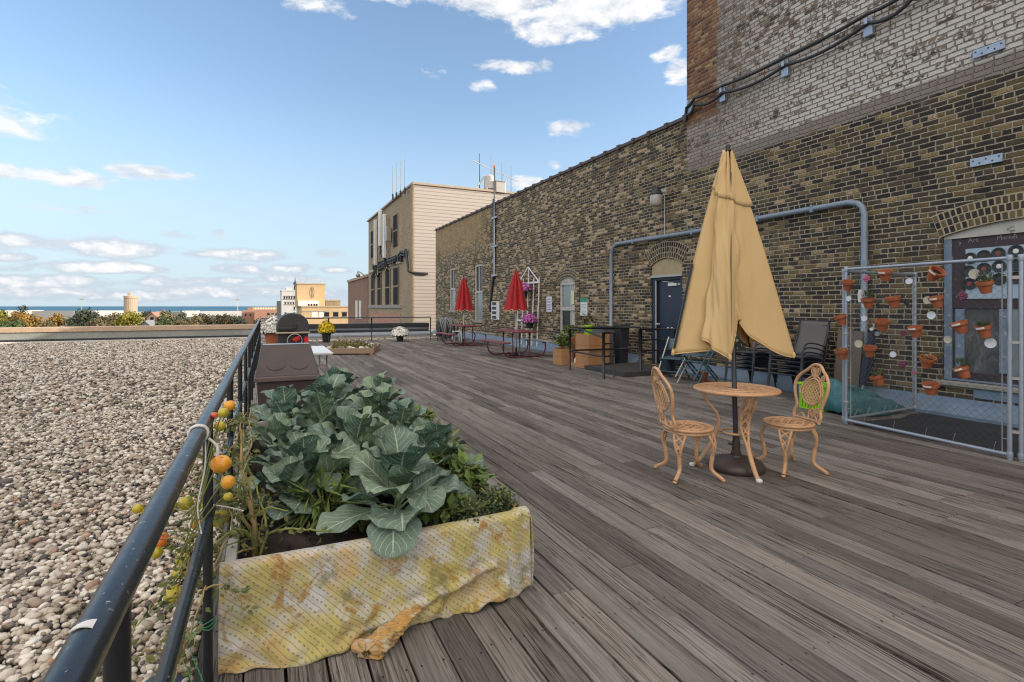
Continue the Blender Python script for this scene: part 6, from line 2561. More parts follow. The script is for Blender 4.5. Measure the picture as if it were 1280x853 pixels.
um = thing("patio_umbrella", "folded beige canvas umbrella on a dark pole through the bistro table", "umbrella", TC, -YAW)
APEX = Vector((-.075, 0, 2.93))
g = MB()
g.tube([(0, 0, .14), tuple(APEX + Vector((0, 0, .0)))], .0225, 12)
pole = g.build("pole", pole_dark, um, smooth=True)
g = MB()
g.lathe([(.012, -.02), (.03, .0), (.032, .012), (.018, .022), (.024, .045), (.012, .065), (0, .068)], 14, Matrix.Translation(APEX))
g.build("finial", pole_dark, um, smooth=True)
RIBS = [(.545, .03, 1.035), (-.135, -.20, 1.035), (-.575, .02, 1.06), (-.21, .25, 1.085), (.02, .34, 1.10), (.30, .33, 1.08)]
SAG = [(.90, .36), (.42, .10), (.50, .13), (.6, .15), (.6, .15), (.55, .12)]   # towards the pole, hem lift


def canopy(u, v, scale=1.0, lift=0.0):
    k = u * 6
    i = int(k) % 6
    w_ = k - int(k)
    A, B = RIBS[i], RIBS[(i + 1) % 6]
    sag, hem = SAG[i]
    s4 = (4 * w_ * (1 - w_))
    if i == 0:                       # the wide right panel is pulled in close beside the front rib
        wp = w_ ** 2.6
        s4 = 4 * wp * (1 - wp)
    s4 = s4 ** .8
    bulge = 0.0
    if i == 1:                       # loose panel folded over itself at the front left
        bulge = .34 * math.exp(-((w_ - .40) / .19) ** 2) - .36 * math.exp(-((w_ - .78) / .10) ** 2)
        hem = .06 + .10 * math.exp(-((w_ - .55) / .2) ** 2)
    px_, py_, pz = (A[j] * (1 - w_) + B[j] * w_ for j in range(3))
    prof = v ** .86
    q = (1 - sag * s4 * min(1, .35 + .75 * v)) + bulge * min(1, v * 1.7) * (1 - .25 * v)
    wr = .026 * math.sin(w_ * 15 + i * 2 + v * 3) * s4 * v + .014 * math.sin(w_ * 31 + v * 9 + i) * s4 * v + .020 * math.sin(v * 8 + w_ * 6 + i * 3) * s4 + .010 * math.sin(v * 21 - w_ * 13) * s4 * (1 - .6 * v) + .006 * math.sin(v * 37 + w_ * 29) * s4
    x = APEX.x * (1 - v) + (px_ * prof * q) * scale
    y = (py_ * prof * q) * scale
    L = math.hypot(px_, py_) + 1e-6
    x += px_ / L * (wr + .020)
    y += py_ / L * (wr + .020)
    z = APEX.z - (APEX.z - (pz + hem * s4 * v * v)) * v - .01 + lift
    return (x, y, z)


g = MB()
g.grid(lambda u, v: canopy(u * .9999, v), 150, 44, uv=False)
cn = g.build("canopy", beige_fabric, um, smooth=True, solid=.006)
g = MB()


def cap_fn(u, v):
    x, y, z = canopy((u * .9999), v * (.20 + .055 * math.cos(2 * PI * (u - .02)) + .012 * math.sin(2 * PI * u * 5)), 1.0)
    d = math.hypot(x - APEX.x, y) + 1e-6
    k = 1.04 + .10 * v
    return (APEX.x + (x - APEX.x) * k + .0, y * k - .004, z + .022 - .03 * v + .012 * v * math.sin(u * 31))


g.grid(cap_fn, 120, 12, uv=False)
g.build("vent_cap", beige_fabric, um, smooth=True, solid=.005)
g = MB()
g.tube([canopy(i / 150 * .9999, 1.0) for i in range(150)], .0065, 5, closed=True)
g.build("hem", beige_fabric, cn, smooth=True)
for i, rb in enumerate(RIBS):
    g = MB()
    a = Vector(canopy(i / 6 + .0001, .10))
    b_ = Vector(canopy(i / 6 + .0001, .975))
    c0 = Vector((APEX.x * .8, 0, 0))
    ins = lambda p, k: Vector((p.x - (p.x - APEX.x * .3) * k, p.y * (1 - k), p.z))
    off = .0 if i != 2 else -.018
    g.bar(ins(a, .45), ins(b_, .16) + Vector((0, 0, -.02)), .012, .016)
    g.build("rib", pole_dark, um)
# the corner where the dark rib shows along the left edge
g = MB()
a, b_ = Vector(canopy(2 / 6 + .001, .55)), Vector(canopy(2 / 6 + .001, .97))
g.bar(a + Vector((-.018, -.012, 0)), b_ + Vector((-.006, -.022, 0)), .018, .018)
g.build("rib_sleeve", pole_dark, um)
for i in (0, 1, 2, 3):
    p = Vector(canopy(i / 6 + .0001, 1.0))
    g = MB()
    g.ball(p + Vector((-p.x * .03, -p.y * .03, .020)), .021, 10, (.8, .8, 1.5))
    g.build("corner_pocket", beige_fabric, cn, smooth=True)
g = MB()
g.lathe([(.0, -.012), (.03, -.012), (.034, 0), (.03, .012), (0, .012)], 16, Matrix.Translation((-.06, -.06, 1.24)) @ Matrix.Rotation(R(90), 4, 'X'))
g.build("pulley", white_plastic, um, smooth=True)

# ------------------------------------------------------------------ stacked sling chairs: each chair its own thing, facing -x
def sling_chair(loc_, label, group):
    o = thing("sling_chair", label, "chair", loc_, 0, group)
    g = MB()
    g.grid(lambda u, v: (-.25 + .50 * u, -.25 + .5 * v, .400 - .03 * u - .012 * math.sin(PI * v)), 10, 8, uv=False)
    g.build("seat", sling_m, o, smooth=True, solid=.012)
    g = MB()
    g.grid(lambda u, v: (.235 + .20 * u + .02 * math.sin(PI * u), -.245 + .49 * v, .40 + .56 * u), 10, 8, uv=False)
    g.build("backrest", sling_m, o, smooth=True, solid=.012)
    for s_ in (-1, 1):
        g = MB()
        g.tube(spline([(-.30, s_ * .285, 0), (-.275, s_ * .285, .30), (-.25, s_ * .285, .53), (-.20, s_ * .285, .60), (-.10, s_ * .285, .625), (.10, s_ * .285, .60), (.27, s_ * .285, .55), (.30, s_ * .27, .50)], 4), .015, 8, flat=.7)
        g.build("arm", sling_frame, o, smooth=True)
        g = MB()
        g.tube(spline([(.34, s_ * .265, 0), (.30, s_ * .265, .2), (.24, s_ * .262, .38), (.30, s_ * .26, .55), (.44, s_ * .258, .965)], 4), .014, 8)
        g.tube([(-.26, s_ * .265, .395), (0, s_ * .265, .38), (.24, s_ * .265, .37)], .014, 8)
        g.build("side_frame", sling_frame, o, smooth=True)
    g = MB()
    g.tube([(.44, -.258, .965), (.44, .258, .965)], .014, 8)
    g.build("back_bar", sling_frame, o, smooth=True)
    g = MB()
    g.tube([(-.26, -.265, .395), (-.26, .265, .395)], .014, 8)
    g.build("cross_bar", sling_frame, o, smooth=True)
    return o


ordw = ["bottom", "second from the bottom", "middle", "second from the top", "top"]
first = None
for (yc, name, n_) in ((5.86, "the stack of grey mesh chairs beside the wire pen", 5), (6.76, "the stack of grey mesh chairs behind the beige umbrella", 5)):
    for k in range(n_):
        lab = f"{ordw[k]} chair in {name}"
        p = (7.86 + .010 * k, yc + .006 * ((k * 3) % 4 - 1.5), .072 * k)
        if first is None:
            first = sling_chair(p, lab, "stacked grey mesh chairs")
        else:
            copy_tree(first, p, R(((k * 5) % 3 - 1) * .8), lab)


# teal folding chairs, facing -x, one set on the other
def folding_chair(loc_, rz, label):
    o = thing("folding_chair", label, "chair", loc_, rz, "teal folding chairs")
    g = MB()
    g.box((-.20, -.22, .425), (.20, .22, .45))
    g.build("seat", teal_plastic, o, bevel=.008)
    g = MB()
    g.grid(lambda u, v: (.20 + .07 * u + .01 * math.sin(PI * v), -.22 + .44 * v, .58 + .24 * u), 4, 8, uv=False)
    g.build("backrest", teal_plastic, o, smooth=True, solid=.018)
    for s_ in (-1, 1):
        g = MB()
        g.bar((-.36, s_ * .235, 0.0), (.28, s_ * .235, .85), .022, .03)
        g.build("leg", steel_m if s_ > 0 else teal_plastic, o, bevel=.004)
        g = MB()
        g.bar((.30, s_ * .21, 0.0), (-.16, s_ * .21, .424), .022, .03)
        g.build("leg", teal_plastic, o, bevel=.004)
    g = MB()
    g.bar((.16, -.235, .13), (.16, .235, .13), .016, .016)
    g.build("cross_bar", teal_plastic, o)
    g = MB()
    g.bar((-.22, -.22, .19), (-.22, .22, .19), .016, .016)
    g.build("cross_bar", teal_plastic, o)
    return o


f0 = folding_chair((7.62, 7.72, 0), R(6), "teal folding chair standing on the deck behind the beige umbrella, under another")
f1 = copy_tree(f0, (7.60, 7.74, .115), R(3), "teal folding chair stacked on top of another behind the beige umbrella")
f2 = copy_tree(f0, (7.55, 8.35, 0), R(24), "teal folding chair with pale leg half open in front of the navy door")
sp = thing("small_pot", "small plain terracotta pot on the deck under the teal folding chairs", "flower pot", (7.95, 7.95, 0))
g = MB()
g.lathe([(.065, 0), (.085, .13), (.10, .135), (.103, .18), (.09, .18), (.08, .12), (0, .11)], 20)
g.build("pot", terracotta, sp, smooth=True, auto=35)
db = thing("dark_bucket", "dark blue bucket on the deck in front of the navy door", "bucket", (7.75, 8.75, .106))
g = MB()
g.lathe([(.13, 0), (.165, .32), (.175, .32), (.175, .345), (.155, .345), (.145, .03), (0, .03)], 20)
g.build("body", navy_frame, db, smooth=True, auto=35)
g = MB()
g.tube([(.165 * math.cos(PI * i / 14), .01, .33 - .12 * math.sin(PI * i / 14)) for i in range(15)], .004, 5)
g.build("handle", steel_m, db)

lc = thing("lime_crate", "lime green plastic crate on the deck between the bistro chair and the wire pen", "crate", (7.30, 5.06, 0), R(-12))
g = MB()
for (lo, hi) in (((-.17, -.20, 0), (.17, -.19, .36)), ((-.17, .19, 0), (.17, .20, .36)), ((.16, -.189, 0), (.17, .189, .36)), ((-.16, -.189, 0), (.159, .189, .012))):
    g.box(lo, hi)
for k in range(7):
    y = -.185 + k * .055
    g.box((-.17, y, .02), (-.162, y + .028, .20))
g.box((-.17, -.189, .2), (-.161, .189, .36))
g.box((-.17, -.189, 0), (-.161, .189, .019))
g.build("body", lime_plastic, lc, bevel=.003)
g = MB()
g.box((-.19, -.22, .345), (.19, -.188, .375))
g.box((-.19, .188, .345), (.19, .22, .375))
g.box((-.19, -.187, .345), (-.16, .187, .375))
g.box((.16, -.187, .345), (.19, .187, .375))
g.build("rim", lime_plastic, lc, bevel=.004)

# ------------------------------------------------------------------ wire pen with hanging pots
NX, FY, NY, BX = 6.70, 4.28, 2.60, 8.40
pen = thing("wire_pen", "galvanised chain link pen of pipe panels against the wall, hung with terracotta pots", "pen", (NX, FY, 0))
ox = Vector(pen.location)


def panel(a, b_, z0, z1, name, posts=(True, True), extra=True):
    a, b_ = Vector(a) - ox, Vector(b_) - ox
    d = (b_ - a)
    L = d.length
    d.normalize()
    g = MB()
    z = Vector((0, 0, 1))
    g.tube([a + z * z0, a + z * z1], .0205, 10)
    g.tube([b_ + z * z0, b_ + z * z1], .0205, 10)
    g.tube([a + z * (z1 - .03), b_ + z * (z1 - .03)], .0195, 10)
    g.tube([a + z * (z0 + .05), b_ + z * (z0 + .05)], .0195, 10)
    for p in (a, b_):
        for zz in (z0 + .05, z1 - .03):
            g.lathe([(.026, -.03), (.028, -.02), (.028, .02), (.026, .03)], 10, Matrix.Translation(p + z * zz))
    fr = g.build(name, galv, pen, smooth=True, auto=40)
    g = MB()
    g.tube([a + d * .06 + z * (z0 + .06), a + d * .06 + z * (z1 - .08)], .006, 6)
    g.tube([b_ - d * .06 + z * (z0 + .06), b_ - d * .06 + z * (z1 - .08)], .006, 6)
    for k in range(5):
        zz = z0 + .2 + (z1 - z0 - .4) * k / 4
        for q in (a, b_):
            s_ = 1 if q is a else -1
            g.bar(q + z * zz, q + d * (.06 * s_) + z * zz, .018, .006)
    g.build("tension_bar", steel_m, fr)
    H = z1 - z0 - .08
    g = MB()
    sp_ = .078
    nrm = Vector((-d.y, d.x, 0))
    for sg in (1, -1):
        k = -int(H / sp_) - 1
        while k * sp_ < L + H:
            # line s = k*sp + sg*h
            h0, h1 = 0.0, H
            s0 = k * sp_ + (0 if sg > 0 else 0)
            if sg > 0:
                lo = max(h0, -s0)
                hi = min(h1, L - s0)
                f_ = lambda h: s0 + h
            else:
                lo = max(h0, s0 - L)
                hi = min(h1, s0)
                f_ = lambda h: s0 - h
            if hi - lo > .02:
                g.tube([a + d * f_(lo) + z * (z0 + .05 + lo) + nrm * (.003 * sg), a + d * f_(hi) + z * (z0 + .05 + hi) + nrm * (.003 * sg)], .0013, 3, cap=False)
            k += 1
    g.build("chain_link", wire_m, fr)
    g = MB()
    rr = random.Random(int(L * 1000))
    for k in range(int(L / .33)):
        p = a + d * (.2 + k * .33 + rr.uniform(-.05, .05))
        g.tube([p + z * (z0 + .03) + nrm * .03, p + z * (z0 + .10) + d * .03, p + z * (z0 + .16) + d * .05 - nrm * .01], .003, 4)
    g.build("wire_tie", steel_m, fr)


panel((NX, FY, 0), (NX - .13, NY, 0), .0, 2.0, "front_panel")
panel((NX + .04, FY + .055, 0), (BX, FY + .10, 0), .0, 1.98, "side_panel")
panel((NX - .10, NY - .075, 0), (BX, NY - .10, 0), .0, 2.0, "side_panel")
g = MB()
for zz in (.28, .8, 1.15, 1.78):
    g.lathe([(.03, -.014), (.032, .0), (.03, .014)], 10, Matrix.Translation((0, 0, zz)))
    g.bar((-.01, -.01, zz), (.05, .065, zz), .03, .028)
    g.bar((-.13, NY - FY + .02, zz), (-.10, NY - FY - .085, zz), .03, .028)
g.build("clamp", steel_m, pen)


def on_pen(cx, cy, out=.045):
    """a spot on the front panel from its place in the enlarged photo"""
    px, py = 1030 + cx / 2.437, 240 + cy / 2.437
    u = (px - 640) / F_PX
    dxx, dyy = SY + u * CY, CY - u * SY
    # line from (NX,FY) to (NX-.13,NY)
    ex, ey = -.13, NY - FY
    d = (NX * ey - FY * ex) / (dxx * ey - dyy * ex)
    p = Vector((d * dxx, d * dyy, EYE - (py - 383) * d / F_PX))
    return p + Vector((-out, 0, 0))


POTS = [(85, 285, 14, 0, "tilted terracotta pot, upper left on the pen, next to the corner posts"), (200, 255, 4, 0, "terracotta pot at the top left of the pen between the two thick posts"), (350, 252, 28, 0, "strongly tilted empty terracotta pot at the top of the pen near the blue frame"),
        (148, 338, 2, 1, "terracotta pot with a tall green plant, upper left on the pen"), (226, 335, -3, 0, "upright terracotta pot in the second row, just left of the thin middle post"), (358, 335, -8, 0, "terracotta pot beside a round beige lid, below the strongly tilted pot"),
        (65, 390, -6, 0, "terracotta pot hanging against the left corner posts, higher of two"), (190, 405, 5, 0, "terracotta pot in the third row right of a white disc"), (293, 425, -6, 0, "terracotta pot with a white band just right of the thin middle post"),
        (430, 412, -10, 0, "terracotta pot with a white label in front of the dull window panes, left of two"), (502, 424, -8, 1, "terracotta pot with a bushy green plant in front of the right window panes"), (505, 290, 0, 1, "terracotta pot with a grey green plant in front of the records"),
        (67, 493, 0, 2, "terracotta pot with a dark withered plant on the left corner posts, lower of two"), (153, 485, 4, 0, "terracotta pot in the lower left of the pen above the teal tub"), (328, 517, 14, 2, "tilted terracotta pot with dry stalks left of the window posts"),
        (437, 548, -14, 1, "terracotta pot with thin green stems low in front of the window sill"), (178, 572, -16, 1, "tilted terracotta pot with a small plant over the teal tub"), (340, 598, 3, 0, "lowest terracotta pot on the pen, below the window sill")]
for i, (cx, cy, tilt, plant, lab) in enumerate(POTS):
    p = on_pen(cx, cy, .085)
    o = thing("hanging_pot", lab, "flower pot", p, 0, "terracotta pots hung on the wire pen")
    Mx = Matrix.Rotation(R(tilt * 1.5 + ((i * 37) % 11 - 5)), 4, Vector((1, 0, 0))) @ Matrix.Rotation(R(-14), 4, Vector((0, 1, 0)))
    sc = .95 + .07 * ((i * 7) % 5 - 2) / 2
    g = MB()
    g.lathe([(.045 * sc, -.062), (.062 * sc, .020), (.076 * sc, .023), (.079 * sc, .058), (.066 * sc, .058), (.060 * sc, .02), (.0, .015)], 22, Mx)
    g.build("pot", terracotta, o, smooth=True, auto=35)
    g = MB()
    g.lathe([(.0, .022), (.058 * sc, .022)], 16, Mx)
    g.build("soil", soil_m, o)
    g = MB()
    g.tube([Mx @ Vector((.068 * sc * math.cos(2 * PI * k / 20), .068 * sc * math.sin(2 * PI * k / 20), .0195)) for k in range(20)], .004, 5, closed=True)
    g.tube([Mx @ Vector((.066 * sc, 0, .0195)), Mx @ Vector((.10, .0, .06))], .004, 5)
    g.build("wire_holder", dark_plastic, o)
    if i in (1, 2, 8, 9, 10, 15, 5, 17):
        g = MB()
        g.grid(lambda u, v: Mx @ Vector((.0795 * sc * math.cos(R(150 + 60 * u)), .0795 * sc * math.sin(R(150 + 60 * u)), .036 + .018 * v)), 6, 1, uv=False)
        g.build("band", label_white, o, solid=.001)
    if plant:
        rr = random.Random(i)
        g = MB()
        nl = {1: 44, 2: 22}[plant]
        hh = {1: .075 + .05 * (i % 2), 2: .06}[plant]
        for k in range(nl):
            a, q = rr.uniform(0, 2 * PI), rr.uniform(0, 1) ** .5
            base = Vector((.03 * q * math.cos(a), .03 * q * math.sin(a), .02))
            tip = base + Vector((.06 * q * math.cos(a), .06 * q * math.sin(a), hh * rr.uniform(.4, 1.1)))
            sd_ = Vector((-math.sin(a), math.cos(a), 0)) * .010
            mid_ = base.lerp(tip, .65)
            g.cur_rnd = rr.random()
            g._add([mid_, mid_.lerp(tip, .5) + sd_, tip + Vector((0, 0, .01)), mid_.lerp(tip, .5) - sd_], [(0, 1, 2, 3)], [[(.5, 0), (1, .5), (.5, 1), (0, .5)]])
            if k % 4 == 0:
                g.tube([base, mid_], .0016, 4, cap=False)
        g.build("plant", thyme_m if plant == 1 else dry_stem, o)

disc_beige = plain("beige_lid", (.50, .46, .36), .6, 0, .2, 20)
disc_white = plain("pale_disc", (.66, .70, .74), .35, 0, .15, 20)
disc_grey = plain("grey_disc", (.25, .30, .32), .4, 0, .2, 20)
DISCS = [(78, 325, .036, disc_white, "white disc below the tilted pot at the upper left of the pen"), (125, 385, .036, disc_white, "white disc left of the third row pot on the pen"), (108, 463, .048, disc_beige, "beige disc just right of the corner posts, larger than the discs near it"),
         (213, 495, .036, disc_white, "white disc right of the lower left pot on the pen"), (318, 330, .044, disc_beige, "round beige lid beside the pot below the strongly tilted one"), (330, 376, .044, disc_white, "pale blue white disc in the middle of the pen by the blue window frame"),
         (380, 450, .042, disc_beige, "beige disc in front of the blue window post"), (510, 461, .050, disc_white, "large pale disc with a dark mark below the right window pot"), (460, 250, .052, disc_beige, "large beige disc in front of the records"), (262, 272, .036, disc_white, "white disc on the thin middle post near the pen top"),
         (122, 345, .022, disc_white, "small white disc under the tall plant pot"), (180, 268, .022, disc_grey, "small blue grey disc left of the top left pot"), (165, 432, .030, disc_grey, "dull grey disc below the third row pot"), (147, 418, .020, disc_white, "tiny pale disc between the white disc and the dull grey one")]
for cx, cy, r_, mt, lab in DISCS:
    p = on_pen(cx, cy, .016)
    g = MB()
    Mx = Matrix.Rotation(R(-90), 4, 'Y') @ Matrix.Rotation(R((cx * 7) % 20 - 10), 4, 'X')
    g.lathe([(.0, -.004), (r_ * .9, -.004), (r_, 0), (r_ * .97, .006), (r_ * .80, .003), (r_ * .2, .005), (0, .004)], 22, Mx)
    tag(g.build("hanging_disc", mt, smooth=True, auto=30), lab, "disc", "discs hung on the wire pen").location = p
pink_m = plain("pink_ornament", (.42, .09, .17), .5, 0, .4, 30, spots=(.7, .55, .6), spot_amt=.4, spot_scale=30)
plum_m = plain("plum_ornament", (.16, .03, .07), .4, 0, .4, 30, spots=(.6, .45, .5), spot_amt=.38, spot_scale=30)
for cx, cy, r_, mt, lab in ((133, 265, .045, pink_m, "pink flower ornament by the conduit at the top left of the pen"), (425, 317, .050, plum_m, "plum coloured round ornament in front of the dark board"), (245, 430, .034, plum_m, "small dark pink flower ornament left of the thin middle post"), (240, 525, .045, plum_m, "dark pink flower ornament with white dots above the teal tub"), (278, 551, .026, pink_m, "tiny pink ornament right beside the thin middle post, low down")):
    p = on_pen(cx, cy, .02)
    g = MB()
    for k in range(7):
        a = 2 * PI * k / 7
        g.ball((0, r_ * .58 * math.cos(a), r_ * .58 * math.sin(a)), r_ * .42, 8, (.35, 1, 1))
    g.ball((-.004, 0, 0), r_ * .34, 8, (.6, 1, 1))
    tag(g.build("flower_ornament", mt, smooth=True), lab, "ornament", "pink ornaments hung on the wire pen").location = p
gl = on_pen(115, 318, .03)
g = MB()
g.prism([(-.022, -.075), (.022, -.08), (.03, .02), (.018, .08), (-.018, .08), (-.03, .02)], -.012, .012, Matrix(((0, 0, 1, 0), (1, 0, 0, 0), (0, 1, 0, 0), (0, 0, 0, 1))))
tag(g.build("garden_glove", rope_white, bevel=.008), "pale glove hanging beside the tall plant pot at the pen's upper left", "glove").location = gl
for cx, cy, lab in ((255, 340, "dark leaf shaped ornament beside the upright second row pot"), (170, 347, "small dark ornament right of the tall plant pot")):
    p = on_pen(cx, cy, .02)
    g = MB()
    g.prism([(-.03, 0), (0, -.025), (.035, .005), (.01, .03)], -.006, .006, Matrix(((0, 0, 1, 0), (1, 0, 0, 0), (0, 1, 0, 0), (0, 0, 0, 1))))
    tag(g.build("dark_ornament", dark_plastic, bevel=.003), lab, "ornament").location = p

# inside and behind the pen
g = MB()
rr = random.Random(31)
g.grid(lambda u, v: (6.74 + 1.60 * u, 2.60 + 1.62 * v + .04 * math.sin(u * 9), .0055 + .0035 * math.sin(u * 14 + v * 5) * math.sin(v * 11)), 30, 24, uv=False)
tag(g.build("dark_layer", plain("speckled_dark_layer", (.020, .021, .023), .75, 0, .5, 5, .3, 25, spots=(.10, .10, .09), spot_amt=.33, spot_scale=22), smooth=True, solid=.003), "thin dark speckled layer covering the deck inside the wire pen", "ground sheet")  # thin dark speckled layer over the deck boards
tb = thing("teal_tarp", "crumpled teal mesh tarp heaped behind the side of the wire pen", "tarp", (7.80, 4.72, .0), R(-4))
teal_tub_m = plain("faded_teal", (.045, .150, .165), .75, 0, .4, 9, .4, 60, spots=(.10, .24, .25), spot_amt=.45, spot_scale=18)


def heap(u, v):
    """a ridge of stiff mesh, high at one end and running out low at the other, hollow along its near side"""
    x = -.66 + 1.30 * u
    h = .44 * (min(1, u / .10) ** .6) * (1 - u) ** .75 + .05
    hw = .20 + .16 * math.sin(PI * min(1, u * 1.15)) ** .8
    a = PI * v
    y = -math.cos(a) * hw
    z = h * math.sin(a) ** .8
    hollow = math.exp(-((v - .33) / .13) ** 2) * math.sin(PI * u) ** .7
    y += .13 * hollow
    z -= .10 * hollow * h / .44
    cr = .018 * math.sin(u * 23 + v * 9) + .014 * math.sin(u * 11 - v * 21) + .009 * math.sin(u * 51 + v * 33)
    return (x, y + cr * (.3 + math.sin(a)), max(.006, z + cr * math.sin(a)))


g = MB()
g.grid(heap, 60, 30, uv=False)
g.build("mesh_sheet", teal_tub_m, tb, smooth=True, solid=.006)
g = MB()
g.tube([heap(i / 60, .18 + .05 * math.sin(i * .3)) for i in range(2, 59)], .009, 5)
g.build("edge_cord", teal_tub_m, tb, smooth=True)
g = MB()
g.box((-.02, -.20, 0), (.02, .20, 1.12), Matrix.Rotation(R(8), 4, 'Y'))
o = tag(g.build("leaning_board", plain("brown_grey_board", (.13, .105, .085), .8, 0, .3, 5), bevel=.005), "brown grey board leaning on the wall behind the corner of the wire pen", "board")
o.location = (8.26, 5.30, 0)
nu = thing("navy_parasol", "closed navy parasol leaning on the wall behind the wire pen", "umbrella", (8.24, 5.06, 0))
nu.rotation_euler = (R(4), R(10), 0)
g = MB()
g.grid(lambda u, v: ((.02 + .045 * math.sin(PI * (.15 + .8 * v)) * (1 + .18 * math.cos(10 * PI * u))) * math.cos(2 * PI * u), (.02 + .045 * math.sin(PI * (.15 + .8 * v)) * (1 + .18 * math.cos(10 * PI * u))) * math.sin(2 * PI * u), .30 + .85 * v), 40, 14, uv=False)
g.build("canopy", plain("navy_fabric", (.016, .022, .045), .8, 0, .25, 12), nu, smooth=True)
g = MB()
g.tube([(0, 0, 0), (0, 0, 1.25)], .014, 8)
g.build("pole", steel_m, nu)
# ------------------------------------------------------------------ plants in the raised planter
def blade(g, base, az, e0, length, width, curl, rr, cup=.25, wave=.05, nu=12, nv=16, roll=0.0, tw=0.0):
    """one broad leaf: starts at base heading (az, e0), curls downwards; returns nothing"""
    h = Vector((math.cos(az), math.sin(az), 0))
    sd_ = Vector((-math.sin(az), math.cos(az), 0))
    p = Vector(base)
    e = e0
    cen, frm = [p.copy()], []
    for j in range(nv):
        t = h * math.cos(e) + Vector((0, 0, 1)) * math.sin(e)
        n_ = -h * math.sin(e) + Vector((0, 0, 1)) * math.cos(e)
        frm.append((t, n_))
        p = p + t * (length / nv)
        cen.append(p.copy())
        e -= curl / nv * (.5 + 1.0 * j / nv)
    frm.append(frm[-1])
    ph1, ph2 = rr.uniform(0, 6), rr.uniform(0, 6)
    f1 = rr.uniform(2.2, 3.4)
    asym = rr.uniform(-.08, .08)
    n2 = rr.uniform(5, 8)

    def fn(u, v):
        j = v * nv
        i = min(nv - 1, int(j))
        q = j - i
        c = cen[i].lerp(cen[i + 1], q)
        t, n_ = frm[i]
        s = (u - .5) * 2
        ro = roll + tw * v
        sdd = sd_ * math.cos(ro) + n_ * math.sin(ro)
        nn = n_ * math.cos(ro) - sd_ * math.sin(ro)
        # rounded paddle: narrow at the stalk, broadest past the middle
        w_ = width * (math.sqrt(max(0.0, 1 - ((v - .56) / .445) ** 2)) if v > .56 else (.10 + .90 * math.sin(PI / 2 * v / .56) ** 1.25)) + .003
        w_ *= 1 + .05 * math.sin(n2 * PI * v + (ph1 if s > 0 else ph2)) * abs(s) + asym * s
        lift = cup * w_ * abs(s) ** 1.7
        rip = wave * width * math.sin(f1 * 2 * PI * v + (ph1 if s > 0 else ph2)) * abs(s) ** 1.8 * min(1, v * 2.2)
        rip += .35 * wave * width * math.sin(13 * v + 5 * s + ph2) * abs(s)
        return c + sdd * (s * w_) + nn * (lift + rip)
    g.grid(fn, nu, nv)
    return cen


def collard(loc_, label, seed, n, size, hgt, tone=.4, lean=(0, 0), spread=1.0):
    rr = random.Random(seed)
    o = thing("collard_plant", label, "plant", loc_, 0, "collard plants in the raised planter")
    g, s = MB(), MB()
    s.tube(spline([(0, 0, -.03), (lean[0] * .4, lean[1] * .4, hgt * .25), (lean[0], lean[1], hgt * .5)], 4), .014, 8)
    ga = 2.39996
    for k in range(n):
        t = k / (n - 1)
        az = k * ga + rr.uniform(-.3, .3)
        z0 = hgt * (.05 + .45 * t)
        e0 = R(12 + 66 * t + rr.uniform(-10, 10))
        pl_ = size * rr.uniform(.38, .58) * (1 - .45 * t)
        b0 = Vector((lean[0] * (.2 + .8 * t), lean[1] * (.2 + .8 * t), z0))
        h = Vector((math.cos(az), math.sin(az), 0))
        b1 = b0 + (h * math.cos(e0) * spread + Vector((0, 0, 1)) * math.sin(e0)) * pl_
        s.tube([b0, b0.lerp(b1, .5) + Vector((0, 0, .012)), b1], [.0085, .007, .006], 6, cap=False)
        g.cur_rnd = min(1, max(0, tone - .08 + rr.gauss(0, .32)))
        L = size * rr.uniform(.66, 1.0) * (1 - .30 * t)
        w_ = L * rr.uniform(.40, .54)
        blade(g, b1, az + rr.uniform(-.15, .15), e0 - R(4), L, w_, R(rr.uniform(14, 62) * (1.35 - .75 * t)), rr, cup=rr.uniform(.15, .50), wave=rr.uniform(.07, .16), roll=rr.uniform(-.35, .35), tw=rr.uniform(-.4, .4))
    s.build("stem", collard_stem, o, smooth=True)
    g.build("leaves", collard_m, o, smooth=True)
    return o


collard_stem = plain("collard_stem", (.26, .34, .17), .5, 0, .2, 20)
SPOTS = [((.64, 2.86), 20, .33, .42, .30, "large blue green collard at the front of the planter, one leaf hanging over the quilt", (.02, -.02)),
         ((.22, 3.30), 16, .33, .38, .35, "collard with a flat drooping leaf at the left side of the planter behind the tomato", (-.02, 0)),
         ((.96, 3.24), 18, .29, .42, .35, "collard with rounded leaves standing by the basil in the front right of the planter", (.02, 0)),
         ((.52, 3.52), 19, .35, .50, .80, "pale yellow green collard in the middle of the planter", (0, 0)),
         ((.12, 3.86), 16, .30, .46, .40, "collard beside the railing in the left middle of the planter", (-.02, 0)),
         ((.90, 3.98), 18, .29, .48, .45, "collard at the right edge of the planter, halfway along", (.02, 0)),
         ((.40, 4.24), 19, .32, .58, .45, "tall collard near the centre of the planter behind the pale one", (0, 0)),
         ((.86, 4.58), 18, .30, .54, .55, "grey green collard at the right edge towards the far end of the planter", (.02, 0)),
         ((.14, 4.60), 16, .30, .52, .50, "collard close to the railing in front of the brown bin", (0, 0)),
         ((.50, 4.92), 18, .32, .62, .40, "collard with upright leaves in the far part of the planter", (0, 0)),
         ((.97, 5.16), 17, .29, .60, .50, "collard at the far right corner of the planter", (.02, 0)),
         ((.62, 5.40), 17, .31, .66, .60, "tallest collard at the far end of the planter, in front of the white table", (0, 0)),
         ((.12, 3.12), 12, .24, .26, .30, "low collard at the near left of the planter right behind the tomato stem", (-.01, 0)),
         ((.16, 5.20), 14, .28, .46, .45, "lower collard in the far left corner of the planter, before the brown bin", (0, 0))]
for k, ((x, y), n, size, h, tone, lab, ln) in enumerate(SPOTS):
    collard((x, y, .325), lab, 100 + k, n, size, h, tone, ln)
